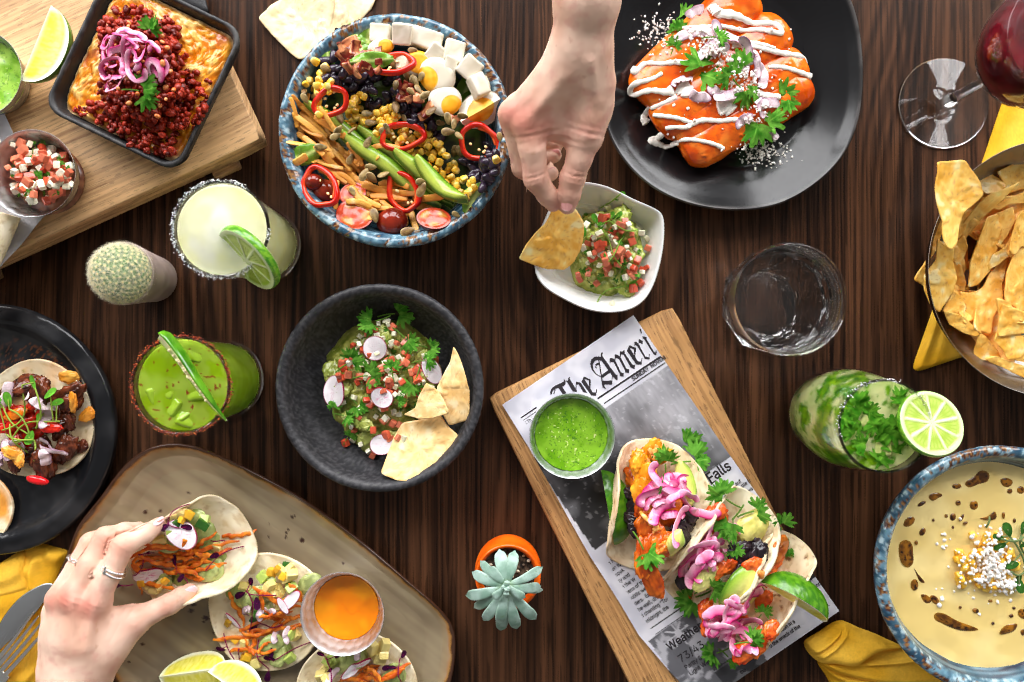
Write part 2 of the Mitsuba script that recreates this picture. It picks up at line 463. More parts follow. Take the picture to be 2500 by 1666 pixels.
C_SAL, Z_SAL = at(963, 317, 0.072), 0.072
blue_bowl('salad_bowl', 'speckled blue glazed bowl holding the chopped salad', C_SAL, mm(293, Z_SAL), Z_SAL, 0.055, 3)
C_SOUP, Z_SOUP = at(2449, 1397, 0.068), 0.068
blue_bowl('soup_bowl', 'speckled blue glazed bowl of creamy yellow soup', C_SOUP, mm(313, Z_SOUP), Z_SOUP, 0.06, 11)

# dark stoneware bowl with guacamole
C_BLK, Z_BLK = at(925, 948, 0.056), 0.056
def black_bowl():
    R = mm(260, Z_BLK)
    prof = [(0, 0.003), (0.048, 0.003), (0.052, 0.0), (0.058, 0.001), (R * 0.86, Z_BLK * 0.45), (R - 0.001, Z_BLK - 0.006), (R, Z_BLK - 0.002), (R - 0.0035, Z_BLK + 0.0005), (R - 0.0085, Z_BLK),
            (R - 0.0115, Z_BLK - 0.004), (R - 0.016, Z_BLK * 0.6), (R * 0.70, 0.014), (R * 0.62, 0.009), (0, 0.008)]
    V, F = lathe(smooth_prof(prof, 90), 420)
    n = nz(V, 420, 4, 2)
    V = V + normals(V, F) * (0.0007 * (n - 0.5))[:, None]
    return V + [C_BLK[0], C_BLK[1], 0], F, blend(lin(30, 30, 34), lin(58, 57, 60), sstep(0.35, 0.75, n))
tag(add('guacamole_bowl', black_bowl(), 'stoneware'), 'round matt black stoneware bowl with guacamole and chips in it', 'bowl')

def plate_mesh(outline, zr, steps, n=300, foot=None, edge=0.003):
    """A dish with this rim outline (world xy): 'steps' lists (inset, height) from the rim's top to the middle."""
    o = resample(outline, n, True); c = o.mean(0)
    d = c - o; L = np.linalg.norm(d, axis=1, keepdims=True); d = d / L
    rings = [(o + d * 0.03, 0.0), (o + d * 0.024, 0.001)] if foot is None else [(o + d * foot, 0.0)]
    rings += [(o + d * 0.0008, zr - edge), (o, zr - edge * 0.5), (o + d * edge * 0.35, zr - edge * 0.05)]
    ins = [s[0] for s in steps]; zs = [s[1] for s in steps]
    m = 40
    q = smooth_prof(np.column_stack([ins, zs]), m)
    rings += [(o + d * a, z) for a, z in q]
    a0 = q[-1, 0]
    rings += [(o + d * (a0 + (L - a0) * t), q[-1, 1]) for t in np.linspace(0.03, 0.985, 60)]
    V = np.vstack([np.column_stack([r, np.full(n, z)]) for r, z in rings])
    m = len(rings); i = np.arange(m * n).reshape(m, n); j = np.roll(i, -1, 1)
    F = tri(np.stack([i[:-1], j[:-1], j[1:], i[1:]], -1).reshape(-1, 4))
    V = np.vstack([V, np.r_[c, rings[-1][1]], np.r_[c, 0]]); k = np.arange(n)
    F = np.vstack([F, np.stack([i[-1], j[-1], np.full(n, m * n)], 1), np.stack([j[0], i[0], np.full(n, m * n + 1)], 1)])
    t = o; area = (o[:, 0] * np.roll(o[:, 1], -1) - o[:, 1] * np.roll(o[:, 0], -1)).sum()
    if area < 0: F = F[:, ::-1]
    inset = np.r_[np.concatenate([np.linalg.norm(r - o, axis=1) for r, _ in rings]), 9, 9]
    return V, F, inset, np.r_[np.repeat(np.arange(m), n), m, 0]

# wide black plate under the enchiladas
Z_ENC = 0.030
o = [(2108, 150), (2100, 280), (2060, 380), (1985, 455), (1900, 500), (1800, 514), (1700, 503), (1610, 468), (1530, 400), (1482, 310), (1476, 210), (1488, 90), (1510, -30), (1580, -110), (1700, -160), (1850, -170), (1980, -120), (2070, -20)]
V, F, ins, ring = plate_mesh([at(*p, Z_ENC)[:2] for p in o], Z_ENC, [(0.0016, Z_ENC), (0.0035, Z_ENC - 0.001), (0.012, Z_ENC - 0.006), (0.034, 0.013), (0.046, 0.0075), (0.055, 0.006)], 360)
V[:, 2] += (V[:, 2] > 0.004) * 0.0012 * (nz(V, 22, 5, 1) - 0.5)
col = blend(np.array([0.006, 0.006, 0.0068]), np.array([0.075, 0.07, 0.068]), sstep(0.005, 0.0015, ins) * (0.4 + 0.6 * sstep(0.4, 0.6, nz(V, 60, 2, 2))) * (ring > 2))
tag(add('black_plate', (V, F), 'black_glaze', col), 'wide glossy black plate holding orange sauced enchiladas', 'plate')

# beige plate with tacos, brown edge
Z_BEI = 0.021
o = [(134, 1425), (157, 1364), (188, 1286), (236, 1223), (284, 1158), (332, 1111), (378, 1089), (423, 1083), (480, 1091), (561, 1124), (640, 1163), (720, 1206), (812, 1268), (916, 1349), (1005, 1426), (1080, 1494), (1107, 1534), (1113, 1580), (1103, 1660), (1070, 1760), (1000, 1880), (880, 1950), (780, 1945), (640, 1885), (480, 1795), (330, 1705), (225, 1620), (160, 1540), (137, 1480)]
V, F, ins, ring = plate_mesh([at(*p, Z_BEI)[:2] for p in o], Z_BEI, [(0.0016, Z_BEI), (0.004, Z_BEI - 0.0015), (0.014, Z_BEI - 0.008), (0.03, 0.0085), (0.045, 0.007)], 520)
u = V @ rot(0, 0, math.radians(35)).T
n1 = nz(u * [14, 120, 1], 1.0, 8, 3); n2 = nz(V, 26, 9, 3)
col = blend(lin(124, 108, 84), lin(156, 140, 112), sstep(0.25, 0.75, 0.45 * n1 + 0.55 * n2))
col = blend(col, lin(176, 140, 84), sstep(0.016, 0.004, ins) * 0.35)
edge_n = nz(V, 160, 10, 2)
col = blend(col, lin(160, 100, 35), sstep(0.0085, 0.004, ins + 0.006 * (edge_n - 0.5)) * 0.85)
col = blend(col, lin(64, 38, 26), sstep(0.0052, 0.0034, ins + 0.003 * (edge_n - 0.5)))
col = np.where((ring < 5)[:, None], lin(60, 36, 24), col)
sr = rng_of(5)
sp = [(392, 1248), (356, 1250), (460, 1204), (655, 1311), (655, 1279), (704, 1293), (699, 1301), (699, 1309), (697, 1313), (738, 1319), (716, 1261), (722, 1258), (839, 1375), (466, 1492), (505, 1510), (500, 1508), (498, 1518), (523, 1545), (347, 1572), (320, 1612), (610, 1306), (607, 1316), (472, 1476)]
for q in sp:
    p = at(q[0], q[1], 0.007); rr = 0.0011 + 0.0014 * sr.random() ** 2
    col = blend(col, lin(52, 30, 14), sstep(rr * 1.25, rr * 0.7, np.hypot(V[:, 0] - p[0], V[:, 1] - p[1])) * (ins > 0.006))
tag(add('taco_plate', (V, F), 'glaze', col), 'large beige stoneware plate with brown edge and dark flecks', 'plate')

# square white dish with guacamole dip
Z_WHT = 0.044
q3 = lambda x, y: (1200 + x / 1.96, y / 1.96)
o = [q3(*p) for p in [(400, 872), (470, 872), (560, 893), (680, 950), (770, 990), (815, 1022), (829, 1090), (824, 1180), (805, 1280), (770, 1380), (725, 1445), (660, 1483), (570, 1497), (450, 1480), (340, 1430), (250, 1370), (215, 1318), (205, 1250), (222, 1140), (262, 1030), (315, 930), (355, 885)]]
V, F, ins, ring = plate_mesh([at(*p, Z_WHT)[:2] for p in o], Z_WHT, [(0.001, Z_WHT), (0.003, Z_WHT - 0.0005), (0.006, Z_WHT - 0.006), (0.018, 0.016), (0.026, 0.0085), (0.032, 0.007)], 260, foot=0.03)
tag(add('dip_dish', (V, F), 'glaze', np.tile(lin(226, 226, 224), (len(V), 1))), 'small white rounded square dish with guacamole dip', 'dish')

# round black griddle plate at the left edge
Z_GRI = 0.024
C_GRI = at(-37, 1051, Z_GRI)
def griddle():
    R = mm(315, Z_GRI)
    prof = [(0, 0.001), (R - 0.012, 0.001), (R - 0.009, 0.0), (R - 0.006, 0.003), (R - 0.0006, Z_GRI - 0.008), (R, Z_GRI - 0.006), (R - 0.001, Z_GRI - 0.004), (R - 0.013, Z_GRI - 0.003), (R - 0.0145, Z_GRI), (R - 0.018, Z_GRI + 0.0003), (R - 0.0195, Z_GRI - 0.003), (R - 0.027, Z_GRI - 0.011), (R - 0.031, 0.011), (0, 0.0105)]
    V, F = lathe(smooth_prof(prof, 120), 360)
    V = V + normals(V, F) * (0.0004 * (nz(V, 300, 21, 2) - 0.5))[:, None]
    r = np.hypot(V[:, 0], V[:, 1])
    c = blend(lin(20, 21, 24), lin(46, 46, 48), sstep(0.35, 0.7, nz(V, 40, 22, 3)))
    rust = sstep(0.60, 0.68, nz(V, 700, 23, 1)) * sstep(0.45, 0.65, nz(V, 16, 24, 2)) * (r < R - 0.03)
    c = blend(c, lin(110, 62, 32), rust * 0.8)
    return V + [C_GRI[0], C_GRI[1], 0], F, c
tag(add('griddle_plate', griddle(), 'black_glaze'), 'round black cast iron griddle plate at the left edge', 'griddle')

# square cast iron skillet with melted cheese
Z_SKI = ZB1 + 0.031
q1 = lambda x, y: (x / 2.24, y / 2.24)
def skillet():
    t = thing('skillet', 'square black cast iron skillet of melted cheese on the light board', 'skillet')
    pl, pb, pr = at(*q1(222, 590), Z_SKI)[:2], at(*q1(965, 952), Z_SKI)[:2], at(*q1(1342, 165), Z_SKI)[:2]
    cs = [pl, pb, pr, pl + pr - pb]
    c = np.mean(cs, 0)
    def ro(inset, rc, n=160):
        e = [(c + (p - c) * (1 - inset * 1.414 / np.linalg.norm(p - c))) for p in cs]
        import shapely
        g = shapely.Polygon(e).buffer(-rc).buffer(rc, quad_segs=12)
        b = np.array(g.exterior.coords)[:-1]
        b = b[np.argmax((b - c) @ [1, 0.02]):].tolist() + b[:np.argmax((b - c) @ [1, 0.02])].tolist()
        o = np.array(b)
        if (o[:, 0] * np.roll(o[:, 1], -1) - o[:, 1] * np.roll(o[:, 0], -1)).sum() < 0: o = np.roll(o[::-1], 1, 0)
        d = np.vstack([o, o[:1]]); L = np.r_[0, np.cumsum(np.linalg.norm(np.diff(d, axis=0), axis=1))]
        s = np.linspace(0, L[-1], n, endpoint=False)
        return np.stack([np.interp(s, L, d[:, k]) for k in range(2)], 1)
    prof = smooth_prof([(0.018, ZB1), (0.012, ZB1 + 0.001), (0.003, ZB1 + 0.018), (0.0, Z_SKI - 0.002), (0.0006, Z_SKI), (0.0035, Z_SKI + 0.0002), (0.0048, Z_SKI - 0.002), (0.008, ZB1 + 0.012), (0.014, ZB1 + 0.005), (0.02, ZB1 + 0.0045)], 50)
    n = 240; rings = [np.column_stack([ro(a, 0.017 - 0.2 * a, n), np.full(n, z)]) for a, z in prof]
    V = np.vstack(rings + [np.r_[c, prof[-1, 1]], np.r_[c, prof[0, 1]]])
    m = len(rings); i = np.arange(m * n).reshape(m, n); j = np.roll(i, -1, 1); k = np.arange(n)
    F = np.vstack([tri(np.stack([i[:-1], j[:-1], j[1:], i[1:]], -1).reshape(-1, 4)), np.stack([i[-1], j[-1], np.full(n, m * n)], 1), np.stack([j[0], i[0], np.full(n, m * n + 1)], 1)])
    V = V + normals(V, F) * (0.0007 * (nz(V, 350, 31, 2) - 0.5))[:, None]
    add('pan', (V, F), 'stoneware', blend(lin(26, 26, 28), lin(62, 60, 58), sstep(0.4, 0.7, nz(V, 120, 32, 3)) * (V[:, 2] > Z_SKI - 0.003)), t)
    # the handle leaves the middle of the far right side
    d = (cs[3] + cs[2]) / 2 - c; h0 = np.r_[(cs[3] + cs[2]) / 2, Z_SKI - 0.005]; d /= np.linalg.norm(d)
    P = np.array([h0 + np.r_[d * s, 0.002 * s / 0.08] for s in np.linspace(-0.001, 0.11, 24)])
    w = np.interp(np.linspace(0, 1, 24), [0, 0.12, 0.3, 0.7, 1], [0.030, 0.019, 0.011, 0.011, 0.013])
    hv, hf = tube(P, w, 0.004, 16)
    add('handle', (hv, hf), 'stoneware', np.tile(lin(34, 34, 36), (len(hv), 1)), t)
    return c, ro, cs
SK_C, sk_outline, SK_CS = skillet()

# hammered steel cups
def cup(name, label, c, zb, h=0.035, r=0.0395, rb=0.027, seed=0):
    prof = smooth_prof([(0, 0.001), (rb - 0.002, 0.0), (rb, 0.002), (r - 0.0013, h - 0.002), (r, h), (r - 0.0009, h + 0.0004), (r - 0.0018, h - 0.0012), (rb - 0.0012, 0.0035), (rb - 0.005, 0.002), (0, 0.002)], 80)
    V, F = lathe(prof, 220)
    a = np.arctan2(V[:, 1], V[:, 0]); s = V[:, 2] / h
    nu, nv = 24, 4
    row = np.floor(s * nv); u = a / (2 * PI) * nu + 0.5 * (row % 2)
    rr = np.hypot(V[:, 0], V[:, 1])
    amp = meshkit.noise(np.stack([np.floor(u) % nu * 1.7, row * 2.3, rr * 0 + seed], 1) + .37)
    du, dv = u - np.floor(u) - 0.5, s * nv - row - 0.5
    dim = np.clip(1 - 3.4 * (du ** 2 + dv ** 2), 0, 1) * (s < 0.93) * (s > 0.06) * amp
    k = 1 - 0.0008 * dim / np.maximum(rr, 0.01)
    V = V * np.column_stack([k, k, np.ones(len(V))])
    return tag(add(name, (V + [c[0], c[1], zb], F), 'steel'), label, 'sauce cup')

C_PICO, C_SAL1, C_SAL2, C_HOT = at(75, 423, ZB1 + 0.035), at(-57, 178, ZB1 + 0.035), at(1397, 1065, ZB2 + 0.035), at(838, 1496, 0.042)
cup('sauce_cup', 'hammered steel cup of chopped tomato salsa on the light board', C_PICO, ZB1)
cup('sauce_cup', 'hammered steel cup of green salsa cut by the left edge of the photo', C_SAL1, ZB1)

# dark steel bowl of tortilla chips at the right edge
Z_CHB = 0.062
C_CHB = at(2580, 656, Z_CHB)
def chip_bowl():
    R = mm(322, Z_CHB)
    prof = smooth_prof([(0, 0.001), (R * 0.55, 0.0), (R * 0.62, 0.002), (R * 0.88, Z_CHB * 0.5), (R - 0.001, Z_CHB - 0.001), (R, Z_CHB), (R - 0.0012, Z_CHB + 0.0003), (R - 0.0022, Z_CHB - 0.001), (R * 0.86, Z_CHB * 0.5), (R * 0.6, 0.005), (0, 0.004)], 90)
    V, F = lathe(prof, 240)
    return V + [C_CHB[0], C_CHB[1], 0.004], F
tag(add('chip_bowl', chip_bowl(), 'dull_steel'), 'round dark metal bowl piled with tortilla chips', 'bowl')
# ---------------------------------------------------------------- kinds of food
def place(V, R=None, p=(0, 0, 0)):
    return (V if R is None else V @ R.T) + np.asarray(p)

def put(name, mesh, p, mat, color, R=None, parent=None, sink=0.0008, q=97, smooth=True):
    """Sets a mesh down at the point p; the colour may be a function of the untouched vertices."""
    V, F = mesh[0], mesh[1]
    if len(mesh) > 2 and color is None: color = mesh[2]
    W = drop(V if R is None else V @ R.T, p, sink, q)
    return add(name, (W, F), mat, color(V) if callable(color) else color, parent, smooth)

def mottle(V, a, b, f=200, seed=0, lo=0.3, hi=0.7, oct=2):
    return blend(a, b, sstep(lo, hi, nz(V, f, seed, oct)))

def cil_leaf(size, seed, bend=0.25):
    r = rng_of(seed)
    n = 110; a = np.linspace(-PI, PI, n, endpoint=False)
    J = lambda: r.normal(0, .06)
    lob = np.maximum.reduce([w * np.exp(-((a - c - J()) / s) ** 2) for c, s, w in ((0, .24, 1.0), (.52, .20, .82), (-.52, .20, .82), (1.12, .24, .92), (-1.12, .24, .92), (1.62, .20, .70), (-1.62, .20, .70), (.27, .1, .8), (-.27, .1, .8))])
    rad = (0.40 + 0.62 * np.minimum(lob, 1)) * (1 + 0.05 * np.cos(a * 27 + r.random() * 6)) * np.where(np.abs(a) > 1.9, np.interp(np.abs(a), [1.9, 2.5, PI], [0.85, 0.4, 0.22]), 1) * 0.62
    V, F, t = disc(np.stack([np.cos(a) * rad + 0.32, np.sin(a) * rad], 1), 7, (0.32, 0))
    z = bend * (r.normal(0, .5) * V[:, 0] ** 2 + r.normal(-.3, .5) * V[:, 1] ** 2 + 0.35 * (nz(V, 4, seed) - 0.5)) - 0.06 * np.abs(np.sin(2.2 * np.arctan2(V[:, 1], V[:, 0] + 0.1))) * V[:, 0]
    V = np.column_stack([V[:, :2], z])
    ang = np.arctan2(V[:, 1], V[:, 0] + 0.12)
    vein = np.maximum.reduce([np.exp(-((ang - c) / 0.035) ** 2) for c in (0, .75, -.75)])
    c = blend(lin(58, 130, 34), lin(134, 196, 78), sstep(.2, .8, nz(V, 6, seed + 3)) * .7 + .5 * vein * (t < .8))
    return V * size, F, c

def cil_sprig(size, seed, n=3, spread=0.7):
    size = size * .74
    """Cilantro: n leaflets on thin stalks, pointing along +x."""
    r = rng_of(seed); parts = []
    st = np.array([[-0.7, 0, 0], [-0.3, 0.03, 0.04], [0.1, 0, 0.08]]) * size
    V, F = tube(resample(st, 8), 0.028 * size + 0.0002, n=5)
    parts.append((V, F, np.tile(lin(112, 158, 62), (len(V), 1))))
    for k in range(n):
        a = (k - (n - 1) / 2) * spread * (2.2 / n) * 1.1 + r.normal(0, .12)
        L = cil_leaf(size * r.uniform(.9, 1.2), seed * 7 + k)
        base = np.array([0.05, 0, 0.07]) * size if k != (n - 1) / 2 else np.array([0.12, 0, 0.08]) * size
        parts.append((place(L[0], rot(r.normal(0, .35), r.normal(-.1, .25), a), base), L[1], L[2]))
    return join(parts)

def cilantro(name, px, py, size, ang, seed, parent=None, n=3, label=None, group=None, dark=1.0):
    V, F, C = cil_sprig(size, seed, n)
    k = put(name, (V, F), spot(px, py), 'leaf', C * dark, rot(0, 0, ang), parent, sink=0.001, q=95)
    if label: tag(k, label, 'cilantro', group)
    return k

def onion_strip(name, pts, parent=None, w=0.0022, seed=0, pale=0.5, label=None, group=None, th=0.0009, lift=0.0, raw=False):
    """A curved strip of pickled red onion laid along these photo pixels."""
    P = resample(trace(pts), 26)
    r = rng_of(seed)
    Q = drape(P, th, 4.5, lift)
    Q[:, 2] += 0.0016 * np.sin(np.linspace(0, PI * 2, 26) + r.random() * 6) ** 2 + w * .35
    taper = np.minimum(1, 0.35 + 3 * np.sin(np.linspace(0.05, PI - 0.05, 26)))
    V, F = tube(Q, w * 1.4 * taper, th * .62 * taper, 10, up=np.column_stack([np.full(26, r.normal(0, .6)), np.full(26, r.normal(0, .6)), np.ones(26)]))
    side = np.cos(np.arange(10) / 10 * 2 * PI)
    e = np.r_[np.tile(side, 26), 0, 0] * (1 if r.random() < .5 else -1)
    c = blend(lin(230, 124, 170), lin(190, 22, 106), np.clip(sstep(.25, .9, e) * .85 + (1 - pale) * .25, 0, 1))
    c = blend(c, lin(244, 200, 216), sstep(.2, -.7, e) * (.2 + .7 * pale))
    if raw: c = blend(np.tile(lin(222, 200, 206), (len(V), 1)), lin(116, 52, 96), sstep(.55, 1, e) * .9)
    k = add(name, (V, F), 'wet', c, parent)
    if label: tag(k, label, 'onion', group)
    return k

def arc_px(cx, cy, rx, ry, a0, a1, rotd=0, n=9, wob=0, seed=0):
    a = np.radians(np.linspace(a0, a1, n)); c, s = math.cos(math.radians(rotd)), math.sin(math.radians(rotd))
    r = rng_of(seed); x, y = rx * np.cos(a) + r.normal(0, wob + 1e-9, n), ry * np.sin(a) + r.normal(0, wob + 1e-9, n)
    return [(cx + c * u - s * v, cy + s * u + c * v) for u, v in zip(x, y)]

def onion_pile(cx, cy, R, n, seed, parent=None, name='pickled_onion', label=None, group=None, sq=1.0, w=0.0022):
    r = rng_of(seed)
    for k in range(n):
        a = r.random() * 2 * PI; d = R * 0.55 * math.sqrt(r.random())
        rad = R * r.uniform(.35, .8)
        onion_strip(name, arc_px(cx + d * math.cos(a), cy + d * math.sin(a) * sq, rad, rad * r.uniform(.35, .8), r.uniform(0, 360), r.uniform(0, 360) + r.uniform(150, 260), r.uniform(0, 180), 8, R * .03, seed + k), parent, w * r.uniform(.75, 1.25), seed * 31 + k, r.uniform(.2, .9), label, group)

def lime_wedge(name, p, R3, rad=0.026, half=0.033, alpha=0.62, label='', seed=0, q=97, at_z=None):
    """A lime wedge: rind and two cut faces; its long axis is x, the rind looks down before R3 turns it."""
    t = thing(name, label, 'lime')
    nu, nv = 40, 14
    u, v, F = grid(nu, nv)
    x = (u * 2 - 1); prof = np.maximum(1 - np.abs(x) ** 2.2, 0) ** 0.55
    bump = 1 + 0.012 * (nz(np.column_stack([x * 40, v * 40, x * 0]), 1, seed, 1) - .5) * 2
    ph = (v - .5) * 2 * alpha
    rho = rad * prof * bump
    Vr = np.column_stack([x * half, rho * np.sin(ph), -rho * np.cos(ph)])
    faces = []
    for s in (-1, 1):
        w = v
        rr = rad * prof * w
        sag = 0.0011 * np.sin(w * PI) * prof * s
        Vf = np.column_stack([x * half, rr * math.sin(s * alpha) - sag * math.cos(alpha) * 0.6, -rr * math.cos(s * alpha) - 0.0006 * np.sin(w * PI)])
        seg = 0.5 + 0.5 * np.cos(x * 16 + w * 2 * s)
        c = blend(lin(214, 206, 60), lin(240, 232, 130), sstep(.2, .9, nz(np.column_stack([x * 30, w * 5, w * 0]), 1, seed + 3, 2)) * .7)
        pith = np.clip(sstep(.80, .90, w) + sstep(.82, .95, np.abs(x)) + .9 * sstep(.10, .03, w), 0, 1)
        c = blend(c, lin(238, 240, 206), pith)
        faces.append((Vf, F if s < 0 else F[:, ::-1], c))
    W = place(np.vstack([Vr] + [f[0] for f in faces]), R3)
    if at_z is None: W = drop(W, p, 0.0008, q)
    else: W = W + np.asarray(p)
    n = len(Vr)
    c = mottle(Vr, lin(52, 108, 16), lin(92, 146, 30), 260, seed, .3, .75)
    add('rind', (W[:n], F[:, ::-1]), 'wet', c, t)
    add('flesh', join([(W[n:2 * n], faces[0][1], faces[0][2]), (W[2 * n:], faces[1][1], faces[1][2])]), 'wet', None, t)
    return t

def lime_slice(name, centre, R3, rad, label, th=0.006, seed=0, cut=None):
    """A round slice of lime, axis z before R3 turns it: flesh with its segments and a green rind."""
    t = thing(name, label, 'lime')
    n = 120; a = np.arange(n) / n * 2 * PI
    V, F, tt = disc(np.stack([np.cos(a), np.sin(a)], 1) * rad * 0.955, 20)
    ang = np.arctan2(V[:, 1], V[:, 0])
    seg = np.abs(((ang / (2 * PI) * 9 + .5) % 1) - .5) * 2
    memb = sstep(.90, .98, 1 - np.abs(1 - seg) * np.maximum(tt, .05) * 1.0) * (tt < .9)
    memb = sstep(0.0016, 0.0006, np.abs((seg - 1) / 2 / 9 * 2 * PI) * tt * rad) * (tt < .9)
    vz = np.column_stack([np.cos(ang * 40) * 3, tt * 6, ang * 0])
    c = blend(lin(150, 178, 62), lin(190, 206, 108), sstep(.3, .7, nz(vz, 1, seed, 2)))
    c = blend(c, lin(206, 218, 166), np.clip(memb + sstep(.86, .93, tt) + sstep(.1, .04, tt), 0, 1))
    V[:, 2] = -0.0005 * (tt < .86) * (1 - memb)
    up = V + [0, 0, th / 2]; dn = V * [1, 1, -1] - [0, 0, th / 2]
    m = join([(up, F, c), (dn, F[:, ::-1], c)])
    add('flesh', (place(m[0], R3, centre), m[1]), 'wet', m[2], t)
    rn = 10; b = np.linspace(-PI / 2, PI / 2, rn)
    pr = np.column_stack([rad * 0.95 + rad * .05 * np.cos(b), th / 2 * np.sin(b)])
    V, F = lathe(pr, n)
    cc = blend(mottle(V, lin(60, 124, 24), lin(120, 172, 44), 500, seed), lin(226, 236, 190), sstep(rad * .975, rad * .955, np.hypot(V[:, 0], V[:, 1])))
    add('rind', (place(V, R3, centre), F), 'wet', cc, t)
    return t

def chip_col(V, seed, tone=0.0):
    n1, n2, n3 = nz(V, 120, seed, 2), nz(V, 420, seed + 1, 2), nz(V, 800, seed + 2, 1)
    a, b = (lin(232, 166, 62), lin(250, 206, 108)) if tone < 0.15 else ((lin(228, 182, 112), lin(248, 216, 158)) if tone < .5 else (lin(228, 200, 150), lin(246, 228, 190)))
    c = blend(a, b, sstep(.3, .7, .6 * n1 + .4 * n2))
    c = blend(c, lin(250, 236, 196), sstep(.66, .78, n1) * .5)
    return blend(c, lin(150, 84, 30), sstep(.74, .84, n3) * .35)

def chip_mesh(o, curl, dirn, seed, th=0.0014, blis=0.0011):
    """A tortilla chip with this outline (metres, around 0,0): curled along one direction, blistered."""
    o = np.asarray(o, float)
    if len(o) < 60:
        d = np.r_[0, np.cumsum(np.linalg.norm(np.diff(np.vstack([o, o[:1]]), axis=0), axis=1))]
        s_ = np.linspace(0, d[-1], 100, endpoint=False)
        o = gaussian_filter1d(np.stack([np.interp(s_, d, np.r_[o[:, k], o[0, k]]) for k in range(2)], 1), 0.9, axis=0, mode='wrap')
    V, F, t = disc(o, 16)
    c, s = math.cos(dirn), math.sin(dirn)
    w = V[:, 0] * c + V[:, 1] * s; w2 = -V[:, 0] * s + V[:, 1] * c
    V[:, 2] = curl * w ** 2 * 9 - curl * 2.0 * w2 ** 2 + 0.004 * (nz(V, 26, seed, 1) - .5) + blis * sstep(.5, .8, nz(V, 130, seed + 4, 2))
    e = (t > .9) * 0.0006 * (nz(V, 600, seed + 9, 1) - .5)
    V[:, :2] *= (1 + 0.03 * (t * (nz(V, 150, seed + 5, 1) - .5)))[:, None]
    V[:, 2] += e
    return solidify(V, F, th)

def tri_outline(size, seed, round_=0.16):
    r = rng_of(seed); pts = []
    a0 = 0
    for k in range(3):
        a = a0 + k * 2 * PI / 3 + r.normal(0, .1); R_ = size * r.uniform(.92, 1.08)
        pts.append(np.array([math.cos(a), math.sin(a)]) * R_)
    out = []
    for k in range(3):
        p, q, n = pts[k], pts[(k + 1) % 3], pts[k - 1]
        bul = 1.06 if k else 1.2
        out += [p + (n - p) * round_ * .35, p * .97 + 0, p + (q - p) * round_ * .35, (p * .68 + q * .32) * bul, (p + q) / 2 * (bul + .04), (p * .32 + q * .68) * bul]
    o = np.array(out)
    o = np.vstack([o, o[:1]])
    return gaussian_filter1d(resample(o[:-1], 120, True), 1.2, axis=0, mode='wrap')[::1]

def chip_px(name, pts, label, z=None, curl=0.4, dirn=0.5, seed=0, tilt=(0, 0), tone=1, group=None, dz=0.0, q=90):
    """A chip whose outline was measured in the photograph; lies on what is there (or at z)."""
    c = np.mean(pts, 0); p = spot(*c) if z is None else at(c[0], c[1], z)
    if z is None: p[2] += dz
    o = np.array([at(x, y, p[2] + (0.004 if z is None else 0))[:2] - p[:2] for x, y in pts])
    V, F = chip_mesh(o, curl, dirn, seed)
    V[:, 2] += V[:, 0] * tilt[0] + V[:, 1] * tilt[1]
    W = drop(V, p, 0.001, q) if z is None else V + p
    return tag(add(name, (W, F), 'satin', chip_col(V, seed, tone)), label, 'tortilla chip', group)

def ring_pepper(name, px, py, rx, ry, ang, seed, label, tilt=(0.1, 0), group=None):
    """A ring of sliced red chilli with a few pale seeds."""
    z = spot(px, py)[2] + 0.002
    t = thing(name, label, 'chilli ring', group)
    r = rng_of(seed); n = 56; a = np.arange(n) / n * 2 * PI
    k = 1 + 0.05 * np.cos(3 * a + r.random() * 6) + 0.03 * np.cos(5 * a + r.random() * 6)
    P = np.column_stack([mm(rx, z) * np.cos(a) * k, mm(ry, z) * np.sin(a) * k, np.zeros(n)])
    V, F = tube(P, 0.0025, 0.0031, 12, closed=True)
    inner = np.cos(np.arange(12) / 12 * 2 * PI); inn = np.tile(inner, n)
    rr = np.hypot(V[:, 0] / mm(rx, z), V[:, 1] / mm(ry, z))
    c = blend(lin(196, 22, 8), lin(226, 70, 34), sstep(1.0, .9, rr))
    R3 = rot(tilt[0], tilt[1], ang)
    sd = []
    for j in range(5):
        b = r.random() * 2 * PI; q = r.uniform(.35, .75)
        s, f = blob(.0016, .0013, .0007, 1)
        sd.append((s + [mm(rx, z) * q * math.cos(b), mm(ry, z) * q * math.sin(b), -0.001], f))
    mem, fm = tube(resample(np.array([[mm(rx, z) * .85 * math.cos(b), mm(ry, z) * .85 * math.sin(b), -.001] for b in (0.4, 1.2, 2.0)]), 10), .0013, .0012, 6)
    S_, Fs = join(sd)
    W = drop(np.vstack([V, S_, mem]) @ R3.T, spot(px, py), 0.0015, 80)
    a1, a2 = len(V), len(V) + len(S_)
    add('flesh', (W[:a1], F), 'gloss', c, t)
    add('seeds', (W[a1:a2], Fs), 'satin', np.tile(lin(238, 214, 150), (len(S_), 1)), t)
    add('membrane', (W[a2:], fm), 'wet', np.tile(lin(236, 112, 56), (len(mem), 1)), t)
    return t

def dice(name, px, py, size, col, seed, parent=None, mat='wet', el=1.2, label=None, cat=None, group=None, var=0.12):
    r = rng_of(seed)
    V, F = rbox(size * r.uniform(.8, el), size * r.uniform(.75, 1.05), size * r.uniform(.55, .9), size * .10, 3, size * .07, seed)
    R3 = rot(r.normal(0, .45), r.normal(0, .45), r.random() * 6)
    c = np.asarray(col) * (1 + r.normal(0, var)) * (1 + .25 * (nz(V, 250, seed, 2) - .5))[:, None]
    k = put(name, (V, F), spot(px, py), mat, c, R3, parent, sink=size * .18, q=92, smooth=False)
    if label: tag(k, label, cat, group)
    return k

